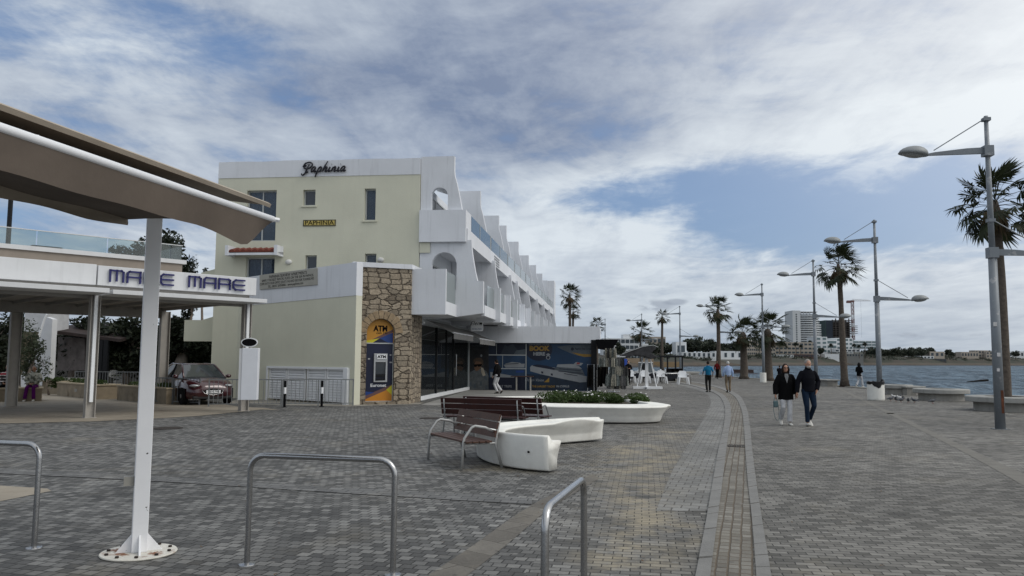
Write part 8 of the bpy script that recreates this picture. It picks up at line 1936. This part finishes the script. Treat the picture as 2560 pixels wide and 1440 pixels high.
for px_, k_, s_, w_ in ((1552, 1, 0.9, 'left of the hotel stair tower'), (1536, 1, 1.3, 'in front of the white hotel by the black stall awning'), (1546, 2, 1.1, 'covering the left corner of the white hotel'), (1640, 2, 1.5, 'right of the small white block'), (1628, 0, 1.3, 'before the grey stepped roof house'), (1660, 0, 1.4, 'behind the slim palm by the sixth street lamp'), (1676, 2, 1.5, 'left of the modern white villa'), (1652, 1, 1.5, 'below the grey stepped roof house'),
        (1694, 2, 1.1, 'in front of the modern white villa'), (1722, 0, 1.7, 'right of the modern white villa'), (1742, 2, 2.0, 'tallest of the wood above the white bungalows'), (1732, 1, 1.6, 'in the dark wood above the bungalows, left part'), (1760, 0, 1.8, 'in the dark wood above the bungalows, middle'), (1776, 2, 1.6, 'in the dark wood above the bungalows, right part'), (1790, 1, 1.2, 'left of the trunk of the tall palm by the fifth lamp'), (1812, 1, 1.3, 'right of the fifth street lamp'), (1822, 0, 0.8, 'above the taller bungalow block'), (1838, 1, 1.4, 'between the two stout palms, pointed'), (1850, 2, 0.8, 'behind the left stout palm')):
    FT.append((k_, px_, rr.uniform(440, 520) if px_ > 1620 else rr.uniform(360, 385), 894, s_, w_))
for px_, k_, s_, w_ in ((1872, 3, 1.0, 'left front of the beige hotel'), (1899, 3, 1.1, 'before the beige hotel behind the fourth lamp'), (1950, 3, 1.2, 'before the beige hotel left part'), (1962, 3, 1.3, 'in the middle of the beige hotel front'), (1990, 3, 1.2, 'before the right half of the beige hotel'), (2003, 3, 1.0, 'just left of the third street lamp'), (2026, 3, 1.35, 'right front of the beige hotel'), (2034, 3, 1.2, 'at the right end of the beige hotel'), (2052, 1, 0.9, 'at the left corner of the modern hotel'), (2078, 3, 1.1, 'before the glazed front of the modern hotel'), (2136, 3, 1.1, 'before the middle of the modern hotel'), (2148, 3, 1.0, 'right of the middle of the modern hotel'), (2170, 2, 0.9, 'before the right wing of the modern hotel'), (2182, 0, 1.0, 'at the right end of the modern hotel'), (2163, 3, 1.2, 'tall before the right wing of the modern hotel')):
    FT.append((k_, px_, rr.uniform(560, 585), 893, s_, w_))
for i in range(34):
    px_ = 2192 + i * 4.1 + rr.uniform(-2, 2); FT.append(((0, 2, 1)[i % 3], px_, rr.uniform(680, 760), 896, rr.uniform(0.8, 1.25), ('just right of the second lamp', 'in the wood above the blue kiosk', 'in the wood left of the cube house', 'close beside the cube house')[min(3, i // 9)] + ', number %s' % ('one two three four five six seven eight nine'.split()[i % 9])))
for px_, k_, s_, w_ in ((2370, 1, 1.3, 'right of the beige cube house'), (2378, 0, 1.0, 'second right of the beige cube house'), (2391, 0, 0.9, 'in the gap before the long beige terrace'), (2402, 1, 0.8, 'at the left end of the long beige terrace'), (2440, 1, 0.7, 'between the terrace and the domed house'), (2456, 1, 1.0, 'in front of the domed house'), (2474, 1, 1.1, 'pointed, by the reddish roof'), (2480, 0, 0.7, 'below the reddish roof'), (2500, 1, 0.9, 'hidden behind the nearest lamp pole'), (2523, 2, 1.0, 'below the arched terrace, left'), (2540, 0, 1.1, 'below the arched terrace, middle'), (2556, 2, 1.2, 'below the arched terrace at the photo edge')):
    FT.append((k_, px_, rr.uniform(770, 850), 896, s_ * 0.8, w_))
KN = ['dark pine', 'dark round tree', 'dark spreading tree', 'slim palm']
for k_, px_, Y_, yb, s_, w_ in FT:
    put(k_, px_, Y_, yb, s_ * (Y_ / 620.0) ** 0.5, KN[k_] + ' ' + w_, rr.uniform(0, 6))
sc_ = MB(); rr = random.Random(9)
for k in range(420):
    px_ = rr.uniform(1540, 2600); d_ = rr.uniform(24, 110); p = at(px_, 900, shore_y(px_) + d_); z = land_z(px_, d_); leafball(sc_, (p.x, p.y, z + 0.5), rr.uniform(1.5, 5), 2.2, rr.uniform(0.5, 1.5), 42, 0.55, k, 0.1)
tag(sc_.build('coastal_scrub', LEAFF), 'low dark scrub covering the slope above the far beach', 'scrub', kind='stuff')
